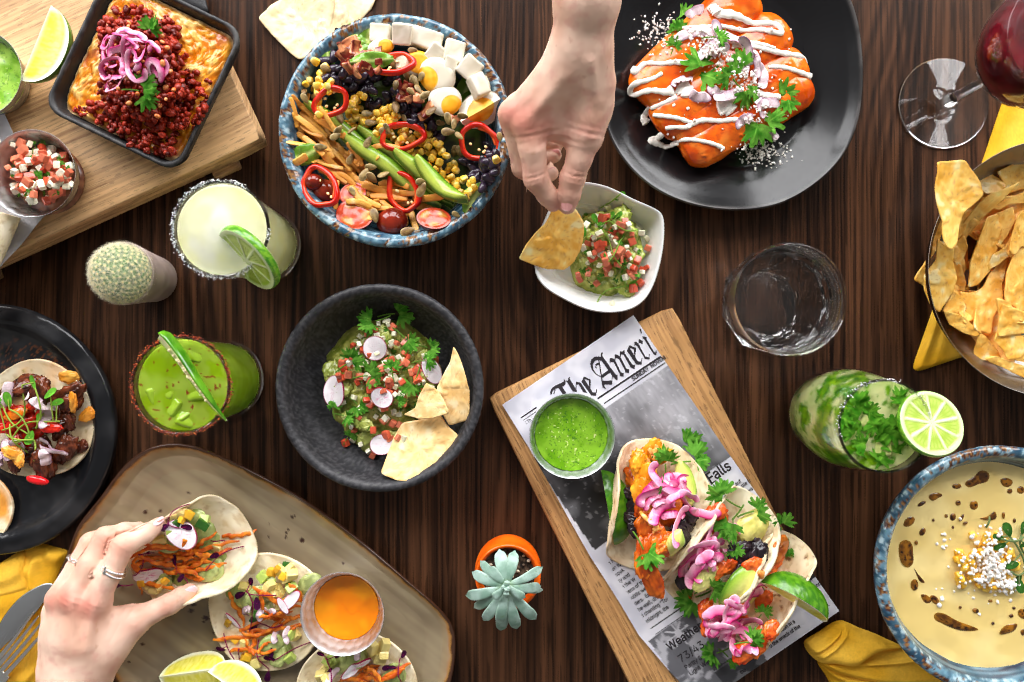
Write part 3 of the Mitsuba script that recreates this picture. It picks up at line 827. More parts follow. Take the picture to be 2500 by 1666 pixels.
def sprout(name, pts, leaves, parent=None, col=(150, 190, 80), lcol=(84, 150, 48), w=0.0006, lsize=0.006, seed=0, label=None, group=None, lift=0.002):
    """A micro green: a thin stalk along photo pixels and small oval leaves at (px, py, angle)."""
    P = resample(trace(pts), 22)
    Q = drape(P, w, 4, 0.0)
    Q[:, 2] += lift * np.sin(np.linspace(0.1, PI - .1, 22))
    V, F = tube(Q, w, n=5)
    parts = [(V, F, np.tile(lin(*col), (len(V), 1)))]
    r = rng_of(seed)
    for i, (x, y, a) in enumerate(leaves):
        n = 24; b = np.linspace(0, 2 * PI, n, endpoint=False)
        LV, LF, t = disc(np.stack([.5 + .5 * np.cos(b), .27 * np.sin(b) * (1 + .3 * np.cos(b))], 1), 4)
        LV[:, 2] = .25 * LV[:, 0] ** 2 * r.normal(.2, .6) + .5 * LV[:, 1] ** 2 + .1
        p = spot(x, y)
        W = place(LV * lsize * r.uniform(.8, 1.2), rot(r.normal(0, .3), 0, math.radians(a)))
        W = W + [p[0], p[1], p[2] + lift * .6 - 0 * W[:, 2].min()]
        j = int(np.argmin(((Q - W[0]) ** 2).sum(1)))
        if np.linalg.norm(Q[j] - W[0]) > .0015:
            PV, PF = tube(np.linspace(Q[j], W[0], 6), w * .8, n=5); parts.append((PV, PF, np.tile(lin(*col), (len(PV), 1))))
        parts.append((W, LF, blend(lin(*lcol), lin(*lcol) * 1.6, sstep(.3, .7, nz(LV, 3, seed + i)) * (t < .95))))
    m = join(parts)
    k = add(name, m, 'leaf', m[2], parent)
    if label: tag(k, label, 'sprout', group)
    return k

def inside(poly, n, r, margin=0):
    import shapely
    g = shapely.Polygon(poly)
    if margin: g = g.buffer(-margin)
    x0, y0, x1, y1 = g.bounds; out = []
    while len(out) < n:
        p = (r.uniform(x0, x1), r.uniform(y0, y1))
        if g.contains(shapely.Point(p)): out.append(p)
    return out

def crumbs(name, pts, lo, hi, mat, c0, c1, seed, parent=None, label=None, cat=None, stuff=True, sub=1, amp=.25, mark=True):
    """Many small lumps set down one by one, joined into one mesh."""
    r = rng_of(seed); parts = []
    for i, (x, y) in enumerate(pts):
        s = r.uniform(lo, hi)
        V, F = blob(1, 1, 1, sub if i % 2 else 1, amp, 1.7, int(r.integers(1e6)))
        if sub > 1: V = V * (1 + .5 * (nz(V, 4.1, i, 1) - .5))[:, None]
        V = V * [s * r.uniform(.8, 1.3), s * r.uniform(.7, 1.1), s * r.uniform(.6, .95)]
        V = V @ rot(r.normal(0, .5), r.normal(0, .5), r.random() * 6).T
        p = spot(x, y); W = drop(V, p, s * .4, 90)
        if mark: stamp(W, F)
        c = blend(c0, c1, np.clip(r.normal(.5, .3) + .5 * (nz(V, .8 / s, i) - .5), 0, 1) * np.ones(len(V)))
        parts.append((W, F, c))
    m = join(parts)
    k = add(name, m, mat, m[2], parent, mark=False)
    if stuff: labels[k] = {'kind': 'stuff'}
    if label:
        labels.setdefault(k, {}).update({'label': label, 'category': cat})
    return k

TOM, TOM2, ONI, GRN = lin(200, 72, 44), lin(216, 124, 92), lin(226, 222, 198), lin(52, 96, 34)
def liquid(name, c, z, R, mat, colf, label, cat, n=230, rings=60, amp=0.0006, seed=0, dip=0.002):
    a = np.arange(n) / n * 2 * PI
    V, F, t = disc(np.stack([np.cos(a), np.sin(a)], 1) * R, rings)
    V[:, 2] = amp * 2 * (nz(V, 90, seed, 2) - .5) + dip * t ** 8 * .5
    lo = V.copy(); lo[:, 2] = -0.003
    b = len(V); k = np.arange(n) + 1 + (rings - 1) * n; j = 1 + (np.arange(n) + 1) % n + (rings - 1) * n
    Vs = np.vstack([V, lo]); Fs = np.vstack([F, F[:, ::-1] + b, np.stack([j, k, k + b], 1), np.stack([j, k + b, j + b], 1)])
    col = colf(V)
    return tag(add(name, (Vs + [c[0], c[1], z], Fs), mat, np.vstack([col, col])), label, cat)

# ---------------------------------------------------------------- on the light board: skillet, cups, lime, tortillas
def skillet_food():
    zc = ZB1 + 0.021
    o = sk_outline(0.0075, 0.013, 200)
    V, F, t = disc(o, 62)
    c = SK_C
    n1, n2, n3 = nz(V, 95, 41, 3), nz(V, 330, 42, 2), nz(V, 900, 46, 1)
    V[:, 2] = zc + 0.0055 * (n1 - .5) + 0.0026 * (n2 - .5) + 0.001 * (n3 - .5) + 0.0035 * np.exp(-((V[:, 0] - c[0]) ** 2 + (V[:, 1] - c[1]) ** 2) / .045 ** 2) - .0035 * sstep(.93, 1, t)
    col = blend(lin(212, 114, 16), lin(238, 162, 44), sstep(.35, .65, n2))
    col = blend(col, lin(246, 214, 136), sstep(.52, .70, .65 * n1 + .35 * n2) * .6)
    col = blend(col, lin(176, 84, 18), sstep(.60, .72, nz(V, 70, 45, 2)) * .6)
    col = blend(col, lin(206, 180, 140), sstep(.955, .985, t) * .7)
    tag(add('melted_cheese', (V, F), 'wet', col), 'golden orange melted cheese filling the square skillet', 'cheese')
    r = rng_of(12)
    poly = [q1(*p) for p in [(560, 45), (760, 30), (920, 90), (990, 160), (1010, 300), (1060, 430), (1140, 540), (1090, 700), (985, 720), (960, 860), (840, 850), (720, 800), (590, 700), (400, 610), (520, 520), (570, 400), (540, 260), (520, 120)]]
    pts = inside(poly, 900, r)
    core = [q1(*p) for p in [(600, 120), (880, 130), (960, 330), (1020, 540), (900, 660), (680, 640), (590, 420)]]
    pts += inside(core, 900, r)
    pts += [q1(*p) for p in [(440, 210), (455, 215), (430, 240), (1130, 440), (1150, 450), (1060, 395), (1080, 400), (330, 500), (340, 490)]]
    crumbs('chorizo', pts, .0013, .0034, 'satin', lin(92, 15, 6), lin(184, 50, 22), 13, None, 'heap of crumbled red chorizo over the melted cheese', 'sausage', sub=2, amp=.4)
    pts = inside(core, 26, r)
    crumbs('onion_bit', pts, .0015, .0026, 'wet', lin(214, 110, 50), lin(238, 160, 100), 14, None, 'small orange onion bits in the red chorizo heap', 'onion')
    L = 'pink pickled onion strip on the red chorizo heap'
    g = 'pickled onion strips on the chorizo'
    for i, a in enumerate([(640, 310, 60, 90, 90, 330), (700, 290, 95, 70, 180, 400), (740, 300, 90, 95, 200, 420), (650, 400, 90, 55, 150, 380), (720, 360, 120, 60, 160, 380), (660, 440, 100, 35, 10, 200), (860, 340, 45, 75, 0, 330), (850, 400, 40, 55, 100, 420), (800, 300, 110, 60, 200, 350), (690, 250, 100, 40, 190, 350), (620, 250, 45, 50, 80, 290), (780, 380, 60, 80, 40, 260), (650, 470, 80, 25, 150, 350), (730, 330, 40, 90, 90, 260), (760, 240, 100, 40, 170, 330), (610, 400, 40, 60, 60, 250)]):
        cx, cy = q1(a[0], a[1])
        onion_strip('pickled_onion', arc_px(cx, cy, a[2] / 2.24, a[3] / 2.24, a[4], a[5], 15 * (i % 5) - 30, 9, 1.5, i), None, .0018 * (.8 + .4 * ((i * 7) % 5) / 4), 60 + i, (i * 37 % 10) / 10, L, g)
    cilantro('cilantro_sprig', *q1(800, 190), .024, math.radians(62), 3, n=3, label='cilantro sprig at the upper edge of the pink onion in the skillet', dark=.85)
    cilantro('cilantro_sprig', *q1(745, 495), .026, math.radians(-5), 5, n=3, label='cilantro sprig below the pink onion in the skillet', dark=.7)
skillet_food()

lime_wedge('lime_wedge', at(*q1(212, 245), ZB1 + .012), rot(0, 0, math.radians(68)) @ rot(math.radians(-62), 0, 0), .028, .036, .5, 'yellow green lime wedge on the light board beside the skillet', 2)

def salsa_col(a, b, seed, seeds=(220, 226, 150), dark=(52, 92, 22)):
    def f(V):
        c = blend(lin(*a), lin(*b), sstep(.3, .7, nz(V, 110, seed, 3)))
        c = blend(c, lin(*dark), sstep(.72, .8, nz(V, 900, seed + 1, 1)) * .6)
        return blend(c, lin(*seeds), sstep(.86, .9, nz(V, 620, seed + 2, 1)) * .7)
    return f
liquid('green_salsa', C_SAL1[:2], ZB1 + .023, .0334, 'wet', salsa_col((112, 164, 40), (150, 190, 70), 50), 'green salsa in the cup cut by the left edge', 'salsa', seed=3)

def pico(C, zb):
    r = rng_of(21); L = {'tomato': ('red tomato dice in the steel cup of chopped salsa', 'tomato', 'tomato dice in the steel cup'), 'onion': ('white onion dice in the steel cup of chopped salsa', 'onion', 'onion dice in the steel cup'), 'herb': ('chopped green herb in the steel cup of chopped salsa', 'herb', 'herb bits in the steel cup')}
    t = thing('chopped_salsa', 'chopped tomato and onion salsa in the hammered steel cup', 'salsa')
    V, F = lathe([(0, .018), (.02, .017), (.0315, .011), (.030, .007), (0, .006)][::-1], 60)
    V = V + [C[0] + .002, C[1] - .001, zb]
    add('juice', (V, F), 'wet', mottle(V, lin(80, 36, 20), lin(140, 90, 56), 200, 4), t)
    ctr = (98, 420)
    for i in range(170):
        a = r.random() * 2 * PI; d = 74 * math.sqrt(r.random())
        px, py = ctr[0] + d * math.cos(a), ctr[1] + d * math.sin(a)
        kind = r.random()
        if kind < .42: dice('tomato_dice', px, py, r.uniform(.0048, .008), blend(TOM, TOM2, r.random()), 200 + i, t)
        elif kind < .78: dice('onion_dice', px, py, r.uniform(.0045, .0068), ONI, 200 + i, t)
        else: cilantro('herb_bit', px, py, r.uniform(.006, .0085), r.random() * 6, 300 + i, t, n=1, dark=.7)
    cilantro('herb_bit', 92, 347, .012, 2.0, 351, t, n=2, dark=.6)
    cilantro('herb_bit', 86, 436, .011, 1.0, 352, t, n=3, dark=.8)
pico(C_PICO, ZB1)

def paper(name, quad, z, mat, col, label, cat, bumps=.004, seed=0, nu=60, nv=60, th=.0003, base=None):
    """A thin sheet through four photo pixels at heights z."""
    A = [at(*p, zz) for p, zz in zip(quad, z)]
    u, v, F = grid(nu, nv)
    V = (A[0] * ((1 - u) * (1 - v))[:, None] + A[1] * (u * (1 - v))[:, None] + A[2] * (u * v)[:, None] + A[3] * ((1 - u) * v)[:, None])
    V[:, 2] += bumps * (nz(V, 22, seed, 2) - .35)
    n = normals(V, F)
    if n[:, 2].mean() < 0: F = F[:, ::-1]
    return tag(add(name, solidify(V, F, th), mat, np.tile(col, (2 * len(V), 1)) if np.ndim(col) == 1 else np.vstack([col, col])), label, cat)
paper('parchment_paper', [q1(-250, 420), q1(20, 590), q1(276, 1160), q1(-60, 1540)], [ZB1 + .006, ZB1 + .004, ZB1 + .004, ZB1 + .010], 'satin', lin(186, 184, 188), 'grey white parchment paper hanging over the left end of the light board', 'paper', .010, 7)

def tortilla_col(V, seed, char=.5, warm=0.0):
    n1, n2, n3 = nz(V, 60, seed, 2), nz(V, 190, seed + 1, 3), nz(V, 500, seed + 2, 1)
    c = blend(lin(222, 204, 166), lin(242, 230, 202), sstep(.3, .7, n1))
    c = blend(c, lin(196, 166, 118), sstep(.52, .68, n2) * .55)
    c = blend(c, lin(224, 150, 60), sstep(.5, .75, nz(V, 35, seed + 6, 2)) * warm)
    return blend(c, lin(108, 62, 30), sstep(.66 - .05 * char, .74, .45 * n2 + .55 * nz(V, 240, seed + 3, 2)) * char)

def rolled_tortilla(cx, cy, ang, L, R_, z, seed, label):
    u, v, F = grid(60, 70)
    th = v * 2 * PI * 1.25
    rr = R_ * (1 - .12 * v) * (1 + .06 * (nz(np.column_stack([u * 4, v * 5, u * 0]), 1, seed, 2) - .5))
    V = np.column_stack([(u - .5) * L * (1 - .05 * np.cos(th)), rr * np.cos(th), .55 * rr * np.sin(th)])
    V = V @ rot(0, 0, ang).T
    V[:, 2] -= V[:, 2].min()
    V = V + at(cx, cy, z)
    S_ = solidify(V, F, .0022)
    return tag(add('rolled_tortilla', S_, 'matte', tortilla_col(S_[0], seed, 1.0)), label, 'tortilla')
rolled_tortilla(*q1(-95, 1440), math.radians(66), .10, .021, ZB1 + .008, 3, 'browned rolled tortilla on parchment paper at the left edge')
rolled_tortilla(*q1(-190, 1500), math.radians(60), .10, .021, ZB1 + .008, 9, 'second rolled tortilla, cut off by the left edge')

for i, (o, l) in enumerate([([(700, -40), (800, -50), (925, -20), (905, 20), (860, 62), (800, 90), (770, 70), (790, 0)], 'pale tortilla chip behind, partly under the other chip above the salad bowl'),
                            ([(630, 45), (660, 10), (720, -30), (790, -25), (818, 0), (806, 60), (790, 125), (728, 145), (700, 122), (664, 85)], 'pale bubbly tortilla chip in front, tucked against the salad bowl rim')]):
    chip_px('tortilla_chip', o, l, None, .25, .6, 70 + i, tone=1, dz=.0)
# ---------------------------------------------------------------- the chopped salad
q2 = lambda x, y: (640 + x / 2.45, y / 2.45)
def bed(name, C, R, z0, dome, seed, mat, a, b, label, cat, bump=.004, f=90):
    n = 100; an = np.arange(n) / n * 2 * PI
    V, F, t = disc(np.stack([np.cos(an), np.sin(an)], 1) * R, 34)
    V[:, 2] = z0 + dome * (1 - t ** 2) + bump * (nz(V, f, seed, 3) - .5)
    return tag(add(name, (V + [C[0], C[1], 0], F), mat, mottle(V, a, b, 140, seed + 1)), label, cat)
bed('lettuce_bed', C_SAL, .080, .033, .012, 5, 'satin', lin(30, 40, 16), lin(84, 110, 34), 'shredded lettuce bed under the salad toppings', 'lettuce')

def lettuce(px, py, L, W, ang, seed, label, parent=None):
    u, v, F = grid(26, 16)
    x = (u - .5) * L; y = (v - .5) * W * (np.sin(np.clip(u, .03, .97) * PI) ** .5)
    V = np.column_stack([x, y, .12 * W * np.sin(u * 9 + seed) * np.abs(v - .5) * 2 + .006 * (nz(np.column_stack([x, y, x * 0]), 120, seed, 2) - .5) - 2.2 * y ** 2 / W * .3])
    S_ = solidify(V, F, .0008)
    c = blend(lin(104, 150, 40), lin(206, 216, 130), np.clip(sstep(.16, .02, np.abs(np.r_[v, v] - .5)) * .8 + .4 * (nz(S_[0], 90, seed + 2) - .4), 0, 1))
    return tag(put('lettuce_leaf', S_, spot(*q2(px, py)), 'wet', c, rot(.3, 0, math.radians(ang)), parent, .002, 80), label, 'lettuce')
for i, a in enumerate([(510, 235, .030, .020, 50, 'pale curly lettuce piece at the upper left of the salad'), (575, 250, .034, .018, 110, 'green lettuce piece between bacon and white cheese'), (640, 235, .028, .02, 80, 'lettuce piece left of the leftmost white cheese cube'), (600, 300, .03, .018, 140, 'lettuce shred above the bacon bits'),
                       (1225, 545, .034, .018, 70, 'lettuce leaf right of the largest egg slice'), (1225, 600, .03, .02, 20, 'dark lettuce piece above the egg wedge'), (260, 930, .03, .018, 20, 'lettuce under the tortilla strips at the left of the salad'), (700, 585, .03, .014, 140, 'lettuce strip among the black beans'), (1270, 1190, .03, .02, 60, 'lettuce by the corn at the lower right of the salad'), (430, 400, .02, .012, 100, 'small lettuce piece at the left end of the beans')]):
    lettuce(*a[:5], 400 + i, a[5])

def bean(px, py, s, ang, i, group='black beans in the salad'):
    V, F = ico(2)
    x = V[:, 0]
    s *= .74; V = V * [s * 1.35, s * .88, s * .8]; V[:, 1] += s * .32 * (x ** 2) - .1 * s
    c = mottle(V, lin(24, 18, 26), lin(62, 48, 66), 260, i)
    return tag(put('black_bean', (V, F), spot(*q2(px, py)), 'wet', c, rot(.3 * math.sin(i * 7), .3 * math.cos(i * 5), math.radians(ang)), None, .0012, 92), 'glossy black bean in the blue salad bowl', 'bean', group)
r = rng_of(31)
bl = [(430, 440), (475, 415), (470, 480), (460, 525), (530, 495), (520, 540), (600, 480), (640, 500), (590, 545), (560, 580), (640, 610), (660, 640), (500, 520), (790, 600), (870, 670), (920, 630), (905, 730), (960, 720), (1000, 720), (960, 770), (1025, 800), (1080, 800), (1060, 830), (860, 620), (980, 690), (1010, 760), (1240, 970), (1290, 985), (1350, 975), (1300, 1045), (1340, 1085), (1385, 990), (1260, 1010), (1230, 960), (1320, 1120), (1370, 1040), (1205, 970), (1250, 1050), (620, 580), (690, 620), (545, 450), (1345, 880), (1360, 930), (1400, 970)]
for i, p in enumerate(bl): bean(*p, r.uniform(.0062, .0078) if i in (4, 6, 13, 14, 15, 29) else r.uniform(.0052, .0066), r.uniform(0, 180), i)
for i in range(64):
    a = [(430, 430, 230, 150), (830, 600, 210, 200), (1250, 960, 150, 140), (600, 470, 220, 140)][i % 4]
    bean(a[0] + r.uniform(0, a[2]), a[1] + r.uniform(0, a[3]) - 30, r.uniform(.005, .0062), r.uniform(0, 180), 60 + i)

def kernel(px, py, s, ang, i, char=0.0):
    V, F = rbox(s * 1.1, s * .95, s * .75, s * .36, 4)
    V[:, 1] *= 1 + .35 * V[:, 0] / s
    c = mottle(V, lin(222, 158, 20), lin(248, 208, 74), 220, i)
    c = blend(c, lin(252, 236, 160), sstep(-.1 * s, -.55 * s, V[:, 0]) * .6)
    c = blend(c, lin(60, 34, 12), char * sstep(.5, .62, nz(V, 260, i + 3)))
    return tag(put('corn_kernel', (V, F), spot(*q2(px, py)), 'wet', c, rot(r.normal(0, .5), r.normal(0, .5), math.radians(ang)), None, .001, 92), 'yellow corn kernel in the salad', 'corn', 'loose corn kernels in the salad')
cl = [(350, 415), (380, 400), (345, 440), (300, 500), (340, 480), (355, 520), (330, 550), (290, 540), (375, 540), (410, 490), (400, 545), (320, 590), (340, 610), (400, 720), (425, 745), (400, 760), (500, 735), (530, 750), (540, 720), (560, 765), (515, 690), (545, 630), (575, 600), (600, 590), (585, 650), (560, 680), (600, 735), (635, 745), (610, 770), (660, 800), (690, 780), (680, 830), (720, 810), (330, 515), (650, 720), (690, 690), (720, 660), (760, 660), (740, 700), (780, 690), (790, 730), (700, 720), (750, 740), (810, 700), (830, 830), (860, 810),
      (1040, 860), (1070, 880), (1080, 920), (1110, 950), (1130, 990), (1150, 980), (1110, 1020), (1160, 1020), (1080, 1060), (1120, 1080), (1150, 1090), (1180, 1080), (1170, 1130), (1210, 1110), (1190, 1150), (1240, 1100), (1250, 1140), (1270, 1120), (1130, 1060), (1210, 1070), (1230, 1160), (1180, 1190), (1220, 1190), (1150, 1140), (1260, 1080), (1400, 955), (1050, 1100), (1100, 1100)] + [(480 + 620 * t_ + r.normal(0, 38), 610 + 370 * t_ + r.normal(0, 38)) for t_ in r.random(46)]
for i, p in enumerate(cl): kernel(*p, r.uniform(.0060, .0076), r.uniform(0, 360), i, .9 if i in (5, 67, 68) else 0.0)
def corn_chunk(px, py, nr, nc, ang, s, label, char, seed):
    t = thing('corn_chunk', label, 'corn')
    p = spot(*q2(px, py)) + [0, 0, .004]
    for a in range(nr):
        for b in range(nc):
            if r.random() < .12: continue
            V, F = rbox(s * r.uniform(.85, 1.05), s * r.uniform(.85, 1), s * r.uniform(.85, 1.1), s * .36, 4); V = V @ rot(r.normal(0, .12), r.normal(0, .12), r.normal(0, .15)).T
            V = V + [(a - (nr - 1) / 2) * s, (b - (nc - 1) / 2) * s, -.12 * s * (b - (nc - 1) / 2) ** 2 * 1.5]
            c = mottle(V, lin(224, 164, 26), lin(250, 212, 88), 200, seed + a * 9 + b)
            c = blend(c, lin(70, 36, 10), char * sstep(.5, .66, nz(V + 3, 120, seed)) * (V[:, 2] > .1 * s))
            add('kernel', (place(V, rot(.15, -.1, math.radians(ang)), p), F), 'wet', c, t)
corn_chunk(960, 880, 4, 4, 38, .0075, 'chunk of charred grilled corn right of the middle chilli ring', 1.0, 3)
corn_chunk(745, 690, 3, 2, 20, .0070, 'pale chunk of corn kernels in the middle of the salad', 0.0, 8)
corn_chunk(1050, 1000, 2, 3, 60, .0075, 'small block of pale corn kernels beside the avocado', 0.0, 12)
corn_chunk(345, 490, 3, 2, 30, .0072, 'block of browned corn at the left of the beans', .8, 15)

def avocado(P, w, seed, label):
    Q = resample(np.array([q2(*p) for p in P]), 40)
    XY = trace(Q)
    s = np.linspace(0, 1, 40)
    B = drape(XY, .0055, 9)
    wd = .82 * w * np.clip(np.sin(np.clip(s * 1.02 + .02, 0, 1) * PI) ** .45, .12, 1)
    V, F = tube(B, wd, .0062, 18, up=np.tile([.25, .3, 1], (40, 1)))
    a = np.cos(np.arange(18) / 18 * 2 * PI); a = np.r_[np.tile(a, 40), 0, 0]
    c = blend(lin(176, 190, 76), lin(112, 154, 36), sstep(-.5, .4, a))
    c = blend(c, lin(46, 92, 22), sstep(.45, .9, a)); c = blend(c, lin(60, 104, 24), sstep(-.7, -.95, a) * .9)
    c = c * (.85 + .3 * nz(V, 160, seed, 2))[:, None]
    tag(add('avocado_slice', (V, F), 'wet', c), label, 'avocado')
for i, (P, w, l) in enumerate([([(285, 650), (430, 740), (600, 880), (760, 990), (880, 1080)], .0085, 'longest green avocado slice, lowest left of the fan in the salad'), ([(480, 810), (600, 900), (760, 1000), (900, 1120), (1060, 1230)], .0095, 'second avocado slice from the lower left in the salad fan'),
                               ([(590, 790), (740, 890), (900, 1020), (1010, 1130), (1140, 1240)], .0098, 'middle avocado slice of the fan in the salad'), ([(800, 920), (920, 1010), (1050, 1120), (1150, 1215)], .0095, 'fourth avocado slice from the lower left in the salad fan'), ([(925, 950), (1000, 1050), (1100, 1150), (1235, 1225)], .0095, 'avocado slice nearest to the corn at the lower right of the salad')]):
    avocado(P, w, 500 + i, l)

def cheese(px, py, sx, sy, ang, tilt, i, label, h=1.0, extra=0):
    z = spot(*q2(px, py))[2]
    a, b = mm(sx / 2.45, z), mm(sy / 2.45, z)
    V, F = rbox(a, b, (a + b) / 2 * .85 * h, .0016, 8, .0006, i)
    tag(put('cheese_cube', (V, F), spot(*q2(px, py)), 'satin', mottle(V, lin(206, 196, 172), lin(226, 219, 203), 170, i), rot(tilt[0], tilt[1], math.radians(ang)), None, .004 - extra, 82), label, 'cheese')
for i, a in enumerate([(945, 195, 90, 70, 20, (.2, .1), 'small white cheese cube half hidden behind the tallest cube', .8), (1330, 500, 60, 80, 20, (.1, .3), 'shaded white cheese cube at the right edge of the salad', .9), (712, 208, 122, 105, -4, (.12, -.05), 'leftmost white cheese cube in the salad', .9), (985, 245, 190, 110, -16, (.15, .1), 'long white cheese slab in the upper salad', .7),
                       (1145, 320, 115, 130, -12, (.1, .25), 'white cheese cube right of the cheese slab', 1.0), (1045, 345, 135, 135, -40, (.3, .2), 'flat crumbly white cheese piece above the egg slices', .5), (1140, 455, 75, 95, -15, (.2, .2), 'white cheese piece just right of the large egg slice', .8),
                       (1242, 412, 125, 125, -38, (.2, .25), 'white cheese cube at the upper right of the salad', 1.0), (1297, 540, 90, 125, 28, (.1, .35), 'bright white cheese cube nearest to the egg wedge', 1.0), (842, 205, 112, 120, -6, (.42, .03), 'tallest white cheese cube at the top of the salad', 1.15)]):
    cheese(a[0], a[1], a[2], a[3], a[4], a[5], 520 + i, a[6], a[7])

def egg_slice(px, py, rx, ry, yx, yy, yr, ang, tilt, i, label, th=.007):
    t = thing('egg_slice', label, 'egg')
    n = 64; a = np.arange(n) / n * 2 * PI
    R3 = rot(tilt[0], tilt[1], math.radians(ang))
    m1, m2 = mm(rx / 2.45, .06), mm(ry / 2.45, .06)
    V, F, tt = disc(np.stack([m1 * np.cos(a), m2 * np.sin(a)], 1), 24)
    d = np.hypot(V[:, 0] - yx * m1, (V[:, 1] - yy * m2)) / (yr * m1)
    V[:, 2] = th / 2 - th * .5 * tt ** 6 + .0012 * np.clip(1 - d, 0, .4)
    lo = V * [1, 1, -1]
    W = drop(np.vstack([V, lo]) @ R3.T, spot(*q2(px, py)), .0015, 93)
    nn = len(V)
    ym = d < 1.0
    white = mottle(V, lin(214, 206, 184), lin(228, 222, 206), 60, i)
    c = blend(white, mottle(V, lin(236, 156, 20), lin(248, 190, 50), 130, i + 2), sstep(1.06, .98, d))
    fy = F[ym[F].all(1)]; fw = F[~ym[F].all(1)]
    add('white', join([(W[:nn], fw, c), (W[nn:], F[:, ::-1], white)]), 'wet', None, t)
    add('yolk', (W[:nn], fy, c), 'satin', None, t)
egg_slice(720, 300, 80, 48, .35, -.2, .55, 15, (.1, .1), 1, 'egg slice partly under the cheese at the upper left of the eggs')
egg_slice(930, 385, 85, 72, .1, .1, .82, 20, (.15, .1), 2, 'egg slice showing mostly orange yolk behind the thin chilli ring')
egg_slice(835, 375, 50, 62, 0, -1.5, .3, 0, (.1, -.2), 3, 'small egg white piece inside the thin chilli ring')
egg_slice(1060, 500, 114, 102, -.35, -.55, .62, -35, (.12, .05), 4, 'large egg slice in the upper right of the salad')
egg_slice(1108, 655, 100, 90, .35, -.45, .62, 10, (.1, .05), 5, 'egg slice directly above the rightmost chilli ring')
def egg_wedge():
    t = thing('egg_wedge', 'egg wedge with bright orange yolk at the right rim of the salad', 'egg')
    u, v, F = grid(40, 26)
    x = u * 2 - 1; pr = np.sqrt(np.maximum(1 - x ** 2, 0)) ** .9
    half, rad = mm(135 / 2.45, .06), mm(125 / 2.45, .06)
    ph = (v - .5) * 1.9
    body = np.column_stack([x * half, rad * pr * np.sin(ph), -rad * pr * np.cos(ph)])
    R3 = rot(math.radians(20), math.radians(-8), math.radians(28))
    top = []
    for s in (-1, 1):
        w = v; rr = rad * pr * w
        top.append((np.column_stack([x * half, rr * math.sin(s * .95), -rr * math.cos(s * .95) + .003 * np.exp(-(x / .6) ** 2) * (1 - w) - .001]), F if s < 0 else F[:, ::-1]))
    p = spot(*q2(1310, 690)) + [0, 0, .004]
    W = drop(np.vstack([body] + [q[0] for q in top]) @ R3.T, p, .004, 80)
    n = len(body)
    white = mottle(body, lin(214, 206, 188), lin(228, 222, 208), 60, 4)
    y = (np.hypot((x) / .66, v / .66) < 1)
    cy = np.where(y[:, None], mottle(body, lin(232, 148, 18), lin(250, 196, 60), 110, 9), white)
    ff = [q[1] for q in top]
    add('white', join([(W[:n], F[:, ::-1], white)] + [(W[n * (k + 1):n * (k + 2)], ff[k][~y[ff[k]].all(1)], cy) for k in (0, 1)]), 'wet', None, t)
    add('yolk', join([(W[n * (k + 1):n * (k + 2)], ff[k][y[ff[k]].all(1)], cy) for k in (0, 1)]), 'satin', None, t)
egg_wedge()

def bacon(px, py, s, i):
    r = rng_of(900 + i)
    V, F = rbox(s * r.uniform(1, 1.7), s * r.uniform(.6, 1), s * .4, s * .12, 5, s * .22, i)
    V[:, 2] += .25 * s * np.sin(V[:, 0] / s * 3 + i)
    st = nz(V * [1, 2.2, 1], 130, i, 2)
    c = blend(lin(112, 24, 14), lin(214, 142, 96), sstep(.46, .6, st)); c = blend(c, lin(70, 20, 10), sstep(.6, .75, nz(V, 200, i + 1)) * .5)
    tag(put('bacon_bit', (V, F), spot(*q2(px, py)), 'wet', c, rot(r.normal(0, .4), r.normal(0, .4), r.random() * 6), None, .001, 90), 'crisp brown red bacon bit in the salad', 'bacon', 'bacon bits in the salad')
r = rng_of(33)
bp = [(510, 300), (530, 280), (490, 330), (550, 320), (500, 375), (540, 350), (580, 340), (610, 345), (640, 330), (560, 380), (600, 375), (640, 380), (680, 380), (520, 410), (560, 420), (600, 420), (640, 420), (690, 420), (720, 400), (620, 390), (580, 400), (860, 560), (830, 530), (870, 530), (910, 560), (850, 595), (890, 595), (950, 620), (980, 640), (970, 680), (940, 590), (990, 660), (1150, 760), (1180, 770), (730, 370), (480, 300), (560, 300)]
for i, p in enumerate(bp): bacon(*p, r.uniform(.0055, .0105) if i > 6 else .012, i)

# cut small tomatoes at the bottom of the bowl
def tomato(px, py, rad, ang, tilt, i, label, cut=True, sq=.9):
    t = thing('cherry_tomato', label, 'tomato')
    V, F = ico(3); V = V.copy()
    a, s = mm(rad / 2.45, .055), 1
    top = V[:, 2] > 0
    V = V * [a, a * sq, a * .85]
    rim = np.hypot(V[:, 0] / a, V[:, 1] / a / sq)
    if cut:
        V[:, 2] = np.where(top, .0004 + .0012 * nz(V, 220, i, 1) * (rim < .8), V[:, 2])
    W = drop(V @ rot(tilt[0], tilt[1], math.radians(ang)).T, spot(*q2(px, py)), .003, 85)
    skin = mottle(V, lin(84, 18, 9), lin(140, 38, 18), 60, i)
    if cut:
        th = np.arctan2(V[:, 1], V[:, 0])
        gel = sstep(.35, .45, rim) * sstep(.82, .74, rim) * sstep(-.2, .3, np.cos(th * 3 + i))
        flesh = blend(lin(196, 70, 40), lin(190, 126, 40), gel); flesh = blend(flesh, lin(226, 190, 110), gel * sstep(.66, .74, nz(V, 420, i)))
        flesh = blend(flesh, lin(150, 30, 16), sstep(.93, .98, rim))
        tf = top[F].all(1)
        add('skin', (W, F[~tf]), 'gloss', skin, t); add('cut_face', (W, F[tf]), 'wet', flesh, t)
    else:
        c = blend(skin, lin(92, 60, 30), .35 * sstep(.5, .7, nz(V, 30, i)))
        add('skin', (W, F), 'gloss', c, t)
tomato(560, 1285, 112, 10, (-.25, .2), 1, 'halved tomato showing its cut side at the lower left of the salad')
